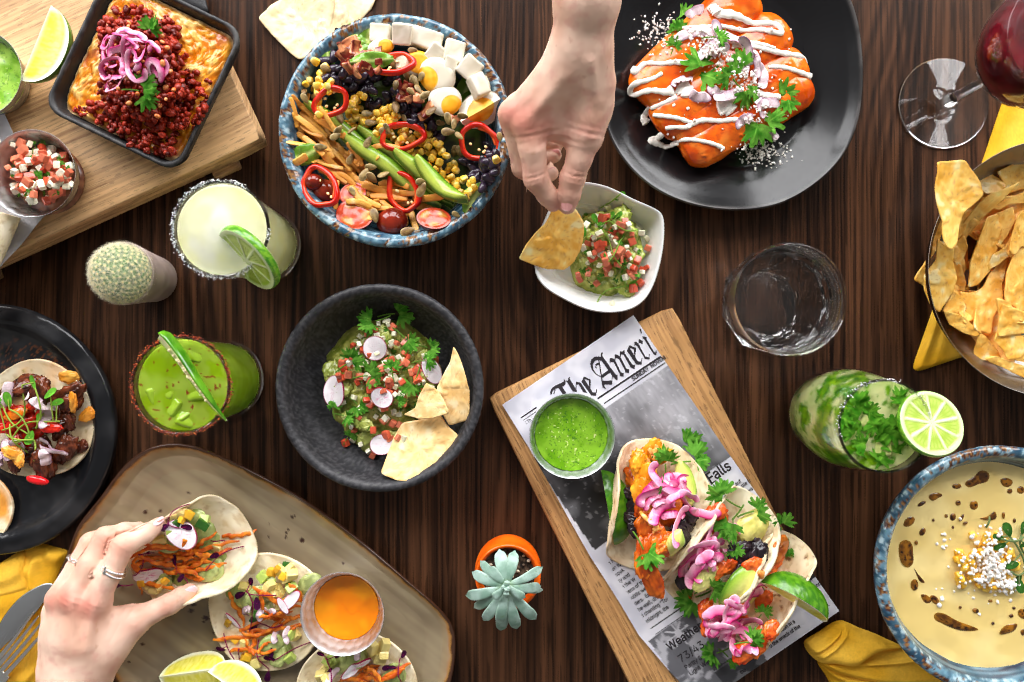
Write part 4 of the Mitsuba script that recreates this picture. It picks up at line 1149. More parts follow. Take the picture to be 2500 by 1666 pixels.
tomato(548, 1165, 82, 30, (-.3, .2), 2, 'tomato slice partly under the tortilla strips')
tomato(780, 1330, 96, 0, (0, 0), 3, 'whole dark red cherry tomato at the bottom of the salad', False)
tomato(1030, 1312, 104, -10, (-.5, -.1), 4, 'halved tomato at the bottom right of the salad', True, .75)
tomato(375, 1140, 72, 10, (-.3, .3), 5, 'yellowish tomato piece inside the lower left chilli ring', False)
tomato(310, 1090, 55, 10, (-.3, .3), 6, 'red tomato piece at the lower left rim of the salad', False)

def strip(px0, py0, px1, py1, w, i, bow=0.0):
    r = rng_of(700 + i)
    p0, p1 = np.array(q2(px0, py0)), np.array(q2(px1, py1))
    mid = (p0 + p1) / 2 + np.array([-(p1 - p0)[1], (p1 - p0)[0]]) * bow
    pts = resample(np.array([p0, mid, p1]), 18)
    XY = trace(pts)
    Q = drape(XY, .0012, 6)
    l, rr = Q[0, 2], Q[-1, 2]
    Q[:, 2] = np.maximum(Q[:, 2] * .4 + .6 * np.linspace(l, rr, 18), gaussian_filter1d(Q[:, 2], 5)) + .002 * np.sin(np.linspace(0, PI, 18)) * r.uniform(0, 1)
    V, F = tube(Q, mm(w * 1.15 / 2.45 / 2, .06) * np.interp(np.linspace(0, 1, 18), [0, .1, .9, 1], [.7, 1, 1, .8]), .0008, 8, up=np.column_stack([np.full(18, r.normal(0, .35)), np.full(18, r.normal(0, .35)), np.ones(18)]))
    c = chip_col(V, 700 + i); c = blend(c, lin(214, 132, 44), r.uniform(.3, .8))
    tag(add('tortilla_strip', (V, F), 'satin', c), 'thin fried tortilla strip at the lower left of the salad', 'tortilla strip', 'fried tortilla strips in the salad')
for i, a in enumerate([(190, 610, 215, 770, 28), (205, 605, 270, 680, 28), (290, 575, 255, 765, 30), (200, 700, 250, 850, 26), (225, 760, 400, 880, 40), (270, 735, 445, 905, 44), (300, 740, 420, 840, 34), (190, 890, 440, 920, 30), (195, 985, 270, 935, 44), (300, 975, 380, 930, 40), (400, 900, 560, 940, 36), (380, 935, 560, 1040, 44), (390, 960, 520, 1060, 34), (440, 860, 560, 950, 36, .1), (340, 1000, 560, 1130, 30, .05), (360, 1040, 540, 1090, 30), (340, 1010, 470, 1070, 34), (455, 1085, 445, 1255, 32), (560, 975, 830, 900, 30, -.18), (560, 1090, 760, 1180, 44), (560, 1150, 720, 1170, 30), (640, 1100, 810, 1285, 30, .06), (650, 1180, 645, 1320, 36), (690, 1095, 880, 1125, 34, -.1), (720, 1110, 850, 1170, 60), (690, 1200, 830, 1220, 44), (900, 1180, 1090, 1195, 40), (920, 1235, 1040, 1255, 46), (810, 1260, 900, 1290, 40), (895, 1265, 935, 1390, 34), (800, 1240, 900, 1210, 40), (540, 1010, 640, 1010, 40), (470, 1010, 560, 1050, 30), (230, 820, 330, 900, 34), (520, 1130, 600, 1180, 30), (600, 985, 700, 940, 26)]):
    strip(a[0], a[1], a[2], a[3], a[4], i, a[5] if len(a) > 5 else (i % 3 - 1) * .04)

r = rng_of(77)
for i in range(30):
    x, y = [(r.uniform(290, 430), r.uniform(720, 900)), (r.uniform(380, 620), r.uniform(900, 1080)), (r.uniform(560, 860), r.uniform(1090, 1240))][i % 3]
    b, L_ = math.radians(r.uniform(10, 65) if i % 3 < 2 else r.uniform(-10, 50)), r.uniform(60, 115)
    strip(x - L_ * math.cos(b), y - L_ * math.sin(b), x + L_ * math.cos(b), y + L_ * math.sin(b), r.uniform(24, 40), 60 + i, r.normal(0, .07))

def seed_(px, py, s, ang, i):
    r = rng_of(800 + i)
    V, F = ico(2)
    V = V * [s * 1.55 * (1 + .0), s * .85, s * .42]; V[:, 1] *= 1 - .28 * V[:, 0] / (s * 1.55)
    rim = np.hypot(V[:, 0] / s / 1.55, V[:, 1] / s / .85)
    c = mottle(V, lin(92, 76, 34), lin(166, 142, 88), 260, i)
    c = blend(c, lin(122, 72, 40), r.uniform(0, .7) ** 2)
    c = blend(c, lin(196, 176, 128), sstep(.85, .98, rim) * .6)
    tag(put('pumpkin_seed', (V, F), spot(*q2(px, py)), 'satin', c, rot(r.normal(0, .35), r.normal(0, .3), math.radians(ang)), None, .0004, 95), 'toasted green brown pumpkin seed scattered on the salad', 'seed', 'pumpkin seeds on the salad')
for i, a in enumerate([(680, 350, 20, .0075), (780, 380, 75, .007), (745, 535, 80, .0085), (795, 505, 100, .0065), (865, 455, 60, .0065), (895, 470, 110, .006), (915, 490, 65, .0078), (935, 535, 60, .007), (975, 570, -40, .0075), (890, 550, 40, .006), (950, 460, 120, .0065), (1025, 700, -40, .008), (1070, 745, 10, .006), (1128, 770, 80, .0078), (1165, 810, 100, .007), (1215, 765, 10, .007), (1130, 850, 0, .0085), (1150, 905, 110, .008), (1180, 905, 80, .0075), (630, 680, 0, .0075), (650, 735, 0, .0075), (745, 805, 10, .0075), (745, 765, 60, .006), (632, 850, -60, .0078), (465, 705, 70, .008), (455, 780, -50, .0072), (440, 820, -30, .0072), (535, 780, -30, .0065), (350, 882, 0, .008), (520, 945, -60, .0075), (650, 1000, 0, .0075), (610, 1045, -60, .009), (660, 1070, 40, .009), (725, 1045, -20, .0078), (950, 1090, 0, .008), (965, 1155, -60, .0098), (540, 1145, 60, .0065), (672, 1290, 75, .0095), (870, 1385, -20, .0095), (1160, 1285, 30, .006), (260, 560, 80, .0065), (255, 590, 60, .007), (1070, 215, -10, .006), (900, 300, 0, .006), (850, 710, 60, .006), (1190, 860, 40, .0065), (380, 410, 20, .007), (1420, 820, 80, .006)]):
    seed_(a[0], a[1], a[3] * .47, -a[2], i)

ring_pepper('chilli_ring', *q2(410, 612), 100 / 2.45, 68 / 2.45, math.radians(28), 1, 'red chilli ring at the upper left over the corn', (.25, -.1))
ring_pepper('chilli_ring', *q2(800, 385), 100 / 2.45, 62 / 2.45, math.radians(18), 2, 'thin red chilli ring around the small egg white piece', (-.35, .2))
ring_pepper('chilli_ring', *q2(838, 818), 125 / 2.45, 72 / 2.45, math.radians(8), 3, 'red chilli ring in the middle of the salad', (.15, 0))
ring_pepper('chilli_ring', *q2(1300, 855), 112 / 2.45, 92 / 2.45, math.radians(-25), 4, 'red chilli ring at the right below the egg wedge', (.1, .1))
ring_pepper('chilli_ring', *q2(347, 1120), 128 / 2.45, 95 / 2.45, math.radians(-55), 5, 'red chilli ring at the lower left rim of the salad', (.1, -.2))
ring_pepper('chilli_ring', *q2(845, 1150), 115 / 2.45, 85 / 2.45, math.radians(-65), 6, 'red chilli ring over the tortilla strips at the bottom', (.2, .1))
lettuce(705, 462, .036, .014, 5, 431, 'narrow green lettuce strip below the thin chilli ring')
# ---------------------------------------------------------------- enchiladas on the black plate
q4 = lambda x, y: (1450 + x / 2.904, y / 2.904)
def enchilada(a, b, rad, seed, label, fl=1.0):
    z = .006
    A, B = at(*q4(*a), z + .02), at(*q4(*b), z + .02); A[2] = B[2] = z + rad * .78
    u, v, F = grid(90, 72)
    s = u; d = B - A; L = np.linalg.norm(d); d /= L; n = np.array([-d[1], d[0], 0])
    end = np.minimum(1, (np.clip(np.minimum(s, 1 - s) * L / (.014), 0, 1)) ** .35)
    th = v * 2 * PI
    lump = 1 + (.07 * (nz(np.column_stack([s * 3.0, np.cos(th) * .8, np.sin(th) * .8]), 1.1, seed, 2) - .5) + .045 * (nz(np.column_stack([s * 5.0, np.cos(th) * 2, np.sin(th) * 2]), 2.0, seed + 5, 3) - .5)) * 2
    r_ = rad * (.30 + .70 * end) * lump
    x = r_ * np.cos(th) * 1.18; y = r_ * np.sin(th) * .66
    P = A + np.outer(s * L, d) + np.outer(x, n) + np.outer(y, [0, 0, 1])
    # a fold of the tortilla along the roll
    fold = .0016 * sstep(.02, .0, np.abs(((th + .5 * s) - 2.1 - .3 * np.sin(s * 5)) % (2 * PI) - .02)) * end
    P = P + np.outer(fold, [0, 0, 1])
    P[:, 2] = np.maximum(P[:, 2], z + .0005)
    ends = np.vstack([A, B]); nv = 72; k = np.arange(nv - 1); m = len(P)
    P = np.vstack([P, A, B])
    F = np.vstack([F, np.stack([np.full(nv - 1, m), k + 1, k], 1), np.stack([np.full(nv - 1, m + 1), 89 * nv + k, 89 * nv + k + 1], 1)])[:, ::-1]
    if normals(P, F)[(45 * 72 + 18), 2] < 0: F = F[:, ::-1]
    c = mottle(P, lin(206, 74, 4), lin(234, 112, 14), 70, seed, .3, .7, 3)
    c = blend(c, lin(240, 150, 64), sstep(.58, .74, nz(P, 130, seed + 3, 2)) * .4); c = blend(c, lin(176, 52, 4), sstep(.55, .75, nz(P * [1, 1, .5], 60, seed + 9, 2)) * .45)
    c = blend(c, lin(170, 60, 10), sstep(.76, .84, nz(P, 500, seed + 5, 1)) * .6)
    return tag(add('enchilada', (P, F), 'glaze', c), label, 'enchilada')
enchilada((330, 700), (1120, -70), .0215, 2, 'enchilada in orange sauce farthest to the upper left on the black plate')
enchilada((455, 900), (1360, 170), .0205, 3, 'second enchilada from the upper left, crossed by several cream lines')
enchilada((560, 960), (1500, 420), .019, 5, 'third enchilada from the upper left, under most of the herbs')
enchilada((640, 1085), (1540, 560), .0185, 4, 'enchilada in orange sauce lowest on the black plate')

def cream(pts, w, label, i, parent=None):
    pts = resample(np.array([q4(*p) for p in pts], float), max(14, 7 * len(pts)))
    m = len(pts); XY = trace(pts)
    Q = drape(XY, .0004, 2.5)
    ww = np.interp(np.linspace(0, 1, len(w)), np.linspace(0, 1, len(w)), w)
    ww = np.interp(np.linspace(0, 1, m), np.linspace(0, 1, len(w)), w)
    wr = mm(1, .04) / 2.904 * ww * 1.0 * (1 + .12 * np.sin(np.arange(m) * 1.1 + i))
    V, F = tube(Q, wr, np.minimum(wr * .6, .0021), 14)
    add('stroke', (V, F), 'glaze', np.tile(lin(228, 224, 214), (len(V), 1)), parent)
t = thing('cream_drizzle', 'white cream drizzled in lines over the enchiladas', 'cream')
for i, (p, w) in enumerate([([(825, 45), (860, 90), (960, 110), (1060, 135), (1160, 160), (1250, 165), (1320, 205), (1330, 235), (1280, 235), (1160, 210), (1050, 208), (940, 195), (840, 195), (720, 195), (630, 190)], [28, 36, 24, 20, 18, 20, 17, 15, 17, 15, 12]), ([(870, 95), (850, 60), (840, 40)], [38, 38, 28]),
                            ([(890, 265), (960, 290), (1080, 305), (1180, 320), (1285, 345)], [12, 15, 17, 15, 12]), ([(980, 330), (1100, 340), (1220, 360), (1330, 375), (1440, 390), (1565, 410)], [12, 14, 18, 22, 20, 20]), ([(1240, 475), (1340, 480), (1430, 505), (1550, 535)], [15, 17, 17, 22]),
                            ([(275, 480), (310, 490), (350, 455), (450, 455), (540, 450), (660, 450), (780, 460)], [34, 20, 16, 18, 20, 18, 14]), ([(480, 525), (440, 550), (340, 580), (275, 605), (285, 630), (400, 645), (500, 655), (560, 640)], [14, 15, 18, 26, 22, 20, 22, 40]), ([(600, 610), (650, 650), (660, 690)], [60, 62, 40]),
                            ([(580, 690), (500, 730), (410, 760)], [22, 15, 15]), ([(425, 810), (520, 830), (600, 845), (690, 870)], [16, 17, 15, 16]), ([(510, 910), (590, 905), (650, 905), (720, 870), (800, 855), (900, 858), (1000, 850), (1060, 865)], [17, 15, 18, 20, 18, 17, 20, 16]), ([(875, 750), (930, 750), (980, 790)], [70, 76, 50]),
                            ([(570, 995), (660, 990), (760, 1005), (850, 1025), (925, 1055)], [14, 16, 15, 15, 17]), ([(1090, 650), (1200, 680), (1320, 690)], [26, 30, 20]), ([(1240, 915), (1235, 935)], [22, 26])]):
    cream(p, w, '', i, t)
for i, (p, w, l) in enumerate([([(375, 795), (355, 850), (370, 875)], [16, 30, 46], 'white cream blob on the black plate, upper of the two'), ([(470, 975), (440, 985), (400, 1000), (440, 1015), (520, 1045), (575, 1050)], [24, 22, 32, 22, 17, 12], 'white cream streak on the black plate, lower of the two')]):
    t = thing('cream_blob', l, 'cream'); cream(p, w, '', 30 + i, t)
r = rng_of(41)
L, g = 'thin purple red onion sliver over the enchiladas', 'red onion slivers on the enchiladas'
for i, a in enumerate([(720, 120, 60, 25, 200, 330), (720, 290, 130, 50, 180, 340), (820, 300, 60, 110, 260, 420), (960, 330, 120, 60, 200, 330), (1050, 400, 45, 90, 250, 420), (640, 590, 70, 25, 150, 330), (740, 660, 80, 40, 20, 150), (900, 640, 80, 40, 10, 190), (940, 640, 120, 50, 20, 160), (1150, 560, 40, 80, 260, 430), (1220, 720, 90, 18, 0, 180), (1280, 900, 35, 70, 20, 200), (1080, 880, 60, 30, 150, 320), (1210, 780, 40, 40, 100, 300), (860, 340, 60, 20, 180, 360), (1000, 500, 60, 70, 200, 380), (840, 420, 110, 70, 190, 350), (1130, 470, 20, 70, 250, 450)]):
    cx, cy = q4(a[0], a[1])
    pts = arc_px(cx, cy, a[2] / 2.904, a[3] / 2.904, a[4], a[5], 12 * (i % 4) - 18, 8, .6, i)
    k = onion_strip('red_onion', pts, None, .0034, 640 + i, .95, L, g, .0006, .0006, True)
pts = inside([q4(*p) for p in [(640, 200), (800, 210), (900, 330), (1080, 430), (1200, 640), (1180, 700), (960, 640), (820, 580), (840, 460), (700, 330)]], 330, r)
pts += inside([q4(*p) for p in [(1040, 760), (1230, 740), (1260, 860), (1080, 900)]], 60, r)
pts += [q4(r.uniform(450, 1400), r.uniform(150, 1000)) for _ in range(50)]
crumbs('cheese_crumb', pts, .0006, .0016, 'matte', lin(232, 222, 214), lin(250, 246, 240), 43, None, 'white crumbled cheese sprinkled over the enchiladas', 'cheese', amp=.4)
pts = [q4(480 + r.normal(0, 85), 240 + r.normal(0, 75)) for _ in range(190)] + [q4(1190 + r.normal(0, 100), 1075 + r.normal(0, 50)) for _ in range(230)]
crumbs('cheese_dust', pts, .0004, .0013, 'matte', lin(232, 226, 218), lin(250, 246, 240), 44, None, 'white cheese dust spilled on the black plate beside the enchiladas', 'cheese', amp=.4)
for i, a in enumerate([(630, 90, 100, .024, 'small cilantro leaf at the upper left end of the enchiladas', 1), (560, 250, 60, .03, 'cilantro sprig along the upper left side of the enchiladas', 2), (560, 350, 75, .024, 'cilantro leaf below the upper left cilantro sprig', 2), (740, 440, 110, .036, 'cilantro leaf in the middle of the enchiladas, left one', 1), (790, 540, -30, .036, 'broad cilantro leaf beside the large white cream pool', 1), (850, 265, 0, .03, 'cilantro sprig above the cheese crumbs', 2),
                       (1050, 440, 120, .03, 'pale cilantro leaf right of the red onion', 1), (1000, 560, 140, .034, 'dark cilantro leaf in the middle of the onion slivers', 2), (1080, 680, -70, .028, 'cilantro leaf tucked under the middle herbs', 1), (1140, 640, -80, .026, 'narrow cilantro leaf hanging down right of the middle', 1), (1350, 660, 10, .030, 'cilantro leaf at the right end of the lowest enchilada', 1), (1380, 730, -80, .026, 'cilantro leaf hanging over the right edge of the lowest enchilada', 1), (1150, 920, -105, .040, 'largest cilantro leaf at the bottom of the onion slivers', 1), (1260, 850, 30, .032, 'cilantro leaf right of the largest one', 1)]):
    V, F, C = cil_leaf(a[3] * .85, 650 + i, .35) if a[5] == 1 else cil_sprig(a[3] * .68, 650 + i, 3)
    b = math.radians(a[2])
    R3 = rot(r.normal(0, .2), r.normal(0, .15), b)
    off = place(np.array([[.35 * a[3] if a[5] == 1 else 0, 0, 0]]), R3)[0]
    tag(put('cilantro_leaf', (V, F), spot(*q4(a[0], a[1])) - [off[0], off[1], 0], 'leaf', C, R3, None, .001, 92), a[4], 'cilantro')

# ---------------------------------------------------------------- drinks
def tumbler(name, label, rim_px, base_px, h, rr, rb, colf, liq_label, liq_cat, wall=.0022, liq_top=.9, bottom=.011, dome=0.0, prof=None, key='drink'):
    top = at(*rim_px, h); base = at(*base_px, 0)
    c = (top[:2] + base[:2]) / 2
    if prof is None: prof = [(rb, 0), (rr, 1)]
    zs = np.array([p[1] for p in prof]) * h; rs = np.array([p[0] for p in prof])
    def rad(z): return np.interp(z, zs, rs) if len(zs) < 3 else CubicSpline(zs, rs)(z)
    zz = np.linspace(.003, h - .001, 40)
    outer = [(0, 0.0012), (rb * .8, .0006), (rb - .003, 0), (rb - .0008, .001)] + [(rad(z), z) for z in zz]
    inner = [(rad(z) - wall, z) for z in np.linspace(bottom, h - .001, 40)][::-1]
    P = outer + [(rad(h) - wall * .3, h), (rad(h) - wall * .7, h)] + inner + [(rad(bottom) - wall - .004, bottom - .0008), (0, bottom - .001)]
    V, F = lathe(P, 128)
    k = tag(add(name, (V + [c[0], c[1], .0008], F), 'glass'), label, 'glass')
    if colf:
        zl = h * liq_top; z0 = bottom + .0008
        L = [(0, z0)] + [(rad(z) - wall - .0004, z) for z in np.linspace(z0, zl, 30)]
        nr = 30
        for q in np.linspace(1, 0, nr)[1:]:
            L.append(((rad(zl) - wall - .0004) * q, zl + dome * (1 - q ** 2) ** 1.5 - .0006 * (1 - q) ** .3))
        LV, LF = lathe(L, 128); LV[:, 2] += .0008
        LV[:, 2] += .0009 * (nz(LV, 120, 3, 2) - .5) * (LV[:, 2] > zl)
        col = colf(LV, zl)
        tag(add(key, (LV + [c[0], c[1], 0], LF), 'translucent', col), liq_label, liq_cat)
    return c, rad

def rim_grains(name, c, rad, h, n, lo, hi, cols, seed, label, cat, skip=None, spread=.0022):
    r = rng_of(seed); parts = []
    for i in range(n):
        a = r.random() * 2 * PI
        if skip and skip(a): continue
        rr = rad + r.normal(0, .0009); dz = r.uniform(-spread * 1.8, .0012)
        rr += .0009 if dz < -.0008 else 0
        s = r.uniform(lo, hi)
        V, F = blob(s, s * r.uniform(.6, 1), s * .8, 1, .4, 2, int(r.integers(1e6)))
        parts.append((V + [c[0] + rr * math.cos(a), c[1] + rr * math.sin(a), h + dz], F, np.tile(cols[int(r.integers(len(cols)))], (len(V), 1))))
    m = join(parts)
    k = add(name, m, 'satin', m[2]); labels[k] = {'label': label, 'category': cat, 'kind': 'stuff'}

def frozen(V, zl):
    c = mottle(V, lin(246, 243, 196), lin(250, 248, 214), 60, 60)
    return blend(c, lin(250, 250, 240), sstep(zl - .001, zl + .004, V[:, 2]) * sstep(.35, .6, nz(V, 40, 66, 2)))
C_MAR, rad_m = tumbler('margarita_glass', 'salt rimmed tumbler of pale frozen drink with a lime slice', (538, 560), (646, 600), .114, .0405, .036, frozen, 'pale yellow frozen drink in the salt rimmed tumbler', 'drink', liq_top=.955, dome=.007)
rim_grains('rim_salt', C_MAR, .0398, .1145, 600, .0003, .0007, [lin(240, 240, 238), lin(250, 250, 250), lin(224, 226, 228)], 71, 'white salt crusted around the rim of the frozen drink', 'salt', lambda a: -.2 < a < 1.0 and True)
p = at(592, 625, .118)
lime_slice('lime_slice', [p[0] + .004, p[1] - .001, .112], rot(math.radians(58), 0, math.radians(-41)) @ rot(0, 0, .3), .031, 'lime slice on the rim of the frozen drink', .008, 4)

def green_drink(V, zl):
    c = mottle(V, lin(172, 206, 40), lin(196, 222, 66), 70, 61)
    top = sstep(zl - .003, zl - .001, V[:, 2])
    cube = nz(V, 75, 64, 2)
    c = blend(c, lin(204, 224, 120), top * sstep(.42, .6, cube) * .5)
    return blend(c, lin(176, 66, 20), top * sstep(.83, .87, nz(V, 420, 62, 1)))
C_GRE, rad_g = tumbler('chilli_drink_glass', 'tumbler of bright green drink with a red spiced rim', (443, 940), (552, 927), .105, .0415, .037, green_drink, 'bright green iced drink in the spice rimmed tumbler', 'drink', liq_top=.93)
rim_grains('rim_spice', C_GRE, .0410, .1055, 900, .0003, .0007, [lin(150, 40, 12), lin(190, 70, 20), lin(120, 30, 12), lin(206, 110, 50), lin(90, 40, 20)], 72, 'red chilli salt crusted around the rim of the green drink', 'spice')
r = rng_of(47)
for i in range(7):   # ice
    a, d = r.random() * 2 * PI, .030 * math.sqrt(r.random())
    V, F = rbox(.017, .016, .012, .003, 6, .0008, i)
    V = V @ rot(r.normal(0, .3), r.normal(0, .3), r.random() * 6).T + [C_GRE[0] + d * math.cos(a), C_GRE[1] + d * math.sin(a), .105 * .93 - .0058 + r.normal(0, .0006)]
    tag(add('ice_cube', (V, F), 'gloss', mottle(V, lin(132, 166, 30), lin(152, 184, 52), 120, i)), 'ice cube floating in the green drink', 'ice', 'ice cubes in the green drink')
def jalapeno():
    t = thing('green_chilli', 'halved green chilli laid across the green drink', 'chilli')
    q6 = lambda x, y: (x / 1.96, 560 + y / 1.96)
    zt = .112
    P = resample(np.array([at(*q6(*p), zt) for p in [(752, 512), (800, 560), (880, 660), (950, 760), (1010, 840), (1078, 920)]]), 44)
    P[:, 2] += .004 * np.sin(np.linspace(0, PI, 44)) - .001
    s = np.linspace(0, 1, 44)
    rad = .0088 * np.interp(s, [0, .05, .3, .7, 1], [.75, 1, .95, .62, .06])
    d = P[-1] - P[0]; d /= np.linalg.norm(d); side = np.array([d[1], -d[0], 0]); side = side if side[0] > 0 else -side   # right
    up = np.array([0, 0, 1.0]); A = []
    n = 22
    for k in range(n):
        a = math.radians(-122 + 180 * k / (n - 1)) # skin turned to the right and up
        A.append(P + np.outer(rad, side * math.cos(a) + up * math.sin(a)))
    A = np.stack(A, 1); V = A.reshape(-1, 3); i = np.arange(44 * n).reshape(44, n)
    F = tri(np.stack([i[:-1, :-1], i[1:, :-1], i[1:, 1:], i[:-1, 1:]], -1).reshape(-1, 4))
    if ((normals(V, F) * (V - np.repeat(P, n, 0))).sum(1)).mean() < 0: F = F[:, ::-1]
    S2 = solidify(V, F, .0016)
    c = mottle(S2[0], lin(50, 110, 14), lin(92, 150, 30), 90, 4)
    c[len(V):] = lin(176, 196, 96)
    add('skin', S2, 'gloss', c, t)
    a, b = A[:, 0], A[:, -1]
    w = np.linspace(0, 1, 8)[None, :, None]
    G = a[:, None] * (1 - w) + b[:, None] * w
    G += (side * .0016 * -1 + up * .0)[None, None] * -np.sin(w * PI)
    V = G.reshape(-1, 3); i = np.arange(44 * 8).reshape(44, 8); F = tri(np.stack([i[:-1, :-1], i[1:, :-1], i[1:, 1:], i[:-1, 1:]], -1).reshape(-1, 4))
    add('flesh', (V, F), 'wet', blend(lin(196, 208, 130), lin(236, 236, 196), np.tile(np.sin(np.linspace(0, PI, 8)), 44)), t)
    sd = []
    r = rng_of(8)
    for k in range(34):
        m = int(r.integers(5, 34)); w_ = r.uniform(.35, .65)
        s_, f = blob(.0014, .0012, .0008, 1)
        sd.append((s_ + G[m, int(w_ * 7)] - side * .0008 + r.normal(0, .0004, 3), f))
    m = join(sd); add('seeds', m, 'satin', np.tile(lin(236, 226, 176), (len(m[0]), 1)), t)
jalapeno()

# mint drink in a stemless glass, leaning outwards in the view
def mint_drink(V, zl):
    n1, n2 = nz(V, 38, 81, 2), nz(V, 110, 82, 3)
    base = mottle(V, lin(206, 212, 140), lin(234, 234, 180), 50, 83)
    leaf = mottle(V, lin(66, 132, 14), lin(130, 184, 44), 160, 84)
    up = sstep(.02, .09, V[:, 2])
    return blend(base, leaf, sstep(.53, .59, .5 * n1 + .5 * n2 + .12 * (up - .55)))
C_MOJ, rad_j = tumbler('mint_drink_glass', 'stemless glass of iced mint drink with a lime slice on the rim', (2165, 1035), (1996, 1009), .134, .0375, .024, mint_drink, 'pale iced drink full of green mint leaves', 'drink', wall=.0016, liq_top=.90, bottom=.007,
                       prof=[(.020, 0), (.030, .06), (.0405, .25), (.0445, .45), (.0435, .65), (.0400, .85), (.0375, 1)])
r = rng_of(49)
for i in range(24):
    a, d = r.random() * 2 * PI, .030 * math.sqrt(r.random())
    V, F, C = cil_leaf(r.uniform(.014, .024), 660 + i, .5)
    V = V @ rot(r.normal(0, .25), r.normal(0, .25), r.random() * 6).T
    V = V - V.mean(0) + [C_MOJ[0] + d * math.cos(a), C_MOJ[1] + d * math.sin(a), .134 * .90 + .0012 + .0006 * i / 4]
    tag(add('mint_leaf', (V, F), 'leaf', C * [.75, .8, .5]), 'crushed green leaf floating in the mint drink', 'mint', 'green leaves in the mint drink')
for i, (dx, dy) in enumerate([(-.006, .003), (.004, -.019), (.012, -.010)]):
    V, F = rbox(.018, .017, .012, .004, 6, .0008, i)
    V = V @ rot(r.normal(0, .25), r.normal(0, .25), r.random() * 6).T + [C_MOJ[0] + dx, C_MOJ[1] + dy, .134 * .90 - .0040]
    tag(add('ice_cube', (V, F), 'gloss', mottle(V, lin(140, 154, 70), lin(176, 184, 110), 120, i)), 'ice cube between the leaves of the mint drink', 'ice', 'ice cubes in the mint drink')
rim_grains('rim_salt', C_MOJ, .0368, .1342, 260, .0003, .0007, [lin(240, 240, 238), lin(250, 250, 250)], 73, 'white salt on the rim of the mint drink', 'salt', lambda a: not (1.2 < a < 3.4 or .2 < a < .8))
p = at(2276, 1036, .135)
lime_slice('lime_slice', [p[0], p[1], .132], rot(math.radians(-14), math.radians(14), .5), mm(83, .135), 'translucent lime slice on the rim of the mint drink', .0055, 5)

# faceted glass of water
def water_glass():
    h = .090; top = at(1927, 731, h); c = at(1850, 744, 0)[:2]; c = (top[:2] + c) / 2
    zs = [0, .003, .02, .047, .054, .060, .09]; rs = [.0325, .0345, .0400, .0470, .0462, .0466, .0492]
    z = np.linspace(0, h - .0008, 60); r0 = np.interp(z, zs, rs)
    n = 180; a = np.arange(n) / n * 2 * PI
    nf = 9; am = (a + .1) % (2 * PI / nf) - PI / nf
    flat = math.cos(PI / nf) / np.cos(am)                              # nine flat facets
    k = sstep(.003, .008, z) * sstep(.058, .054, z)
    R_ = r0[:, None] * (1 + k[:, None] * (flat[None] * 1.045 - 1))
    O = np.stack([R_ * np.cos(a), R_ * np.sin(a), np.repeat(z[:, None], n, 1)], -1)
    zi = np.linspace(h - .0008, .009, 90); ri = np.interp(zi, zs, rs) - np.interp(zi, [.009, .02, .045, .056, .09], [.0065, .0060, .0062, .0030, .0016])
    ki = sstep(.012, .02, zi) * sstep(.058, .046, zi) * .8
    Ri = ri[:, None] * (1 + ki[:, None] * (1.02 - .06 * np.cos(am * nf * .5)[None] ** 2 - .0))
    Ri = ri[:, None] * (1 + ki[:, None] * (.02 - .05 * np.abs(np.sin(am * nf / 2))[None]))
    Ri = Ri + (.0007 * np.sin(zi * 2 * PI / .0055) * sstep(.060, .066, zi) * sstep(.088, .084, zi))[:, None]
    I = np.stack([Ri * np.cos(a), Ri * np.sin(a), np.repeat(zi[:, None], n, 1)], -1)
    tp = np.stack([(rs[-1] - .0005) * np.cos(a), (rs[-1] - .0005) * np.sin(a), np.full(n, h)], -1)[None]
    b0 = [np.stack([q * np.cos(a), q * np.sin(a), np.full(n, zz)], -1)[None] for q, zz in ((.0, .003), (.028, .0022), (.031, .0))]
    b1 = [np.stack([q * np.cos(a), q * np.sin(a), np.full(n, zz)], -1)[None] for q, zz in ((.026, .0078), (.018, .0092), (.010, .0100), (.0, .0102))]
    G = np.concatenate(b0 + [O, tp, I] + b1); m = len(G); i = np.arange(m * n).reshape(m, n); j = np.roll(i, -1, 1)
    F = tri(np.stack([i[:-1], j[:-1], j[1:], i[1:]], -1).reshape(-1, 4))
    tag(add('water_glass', (G.reshape(-1, 3) + [c[0], c[1], .0008], F), 'glass', smooth=38), 'clear faceted glass of water on the dark table', 'glass')
    wl = .056; zi = np.linspace(.0086, wl, 30); ri = np.interp(zi, zs, rs) - np.interp(zi, [.009, .02, .045, .056, .09], [.0065, .0060, .0062, .0030, .0016]) - .0004
    n2 = 120; a = np.arange(n2) / n2 * 2 * PI
    V, F, tt = disc(np.stack([np.cos(a), np.sin(a)], 1) * (ri[-1] + .0002), 20)
    V[:, 2] = wl + .0022 * (nz(V, 55, 5, 2) - .5) + .0012 * tt ** 12
    tag(add('water', (V + [c[0], c[1], .0008], F), 'clear_water'), 'clear still water in the faceted glass', 'water')
water_glass()

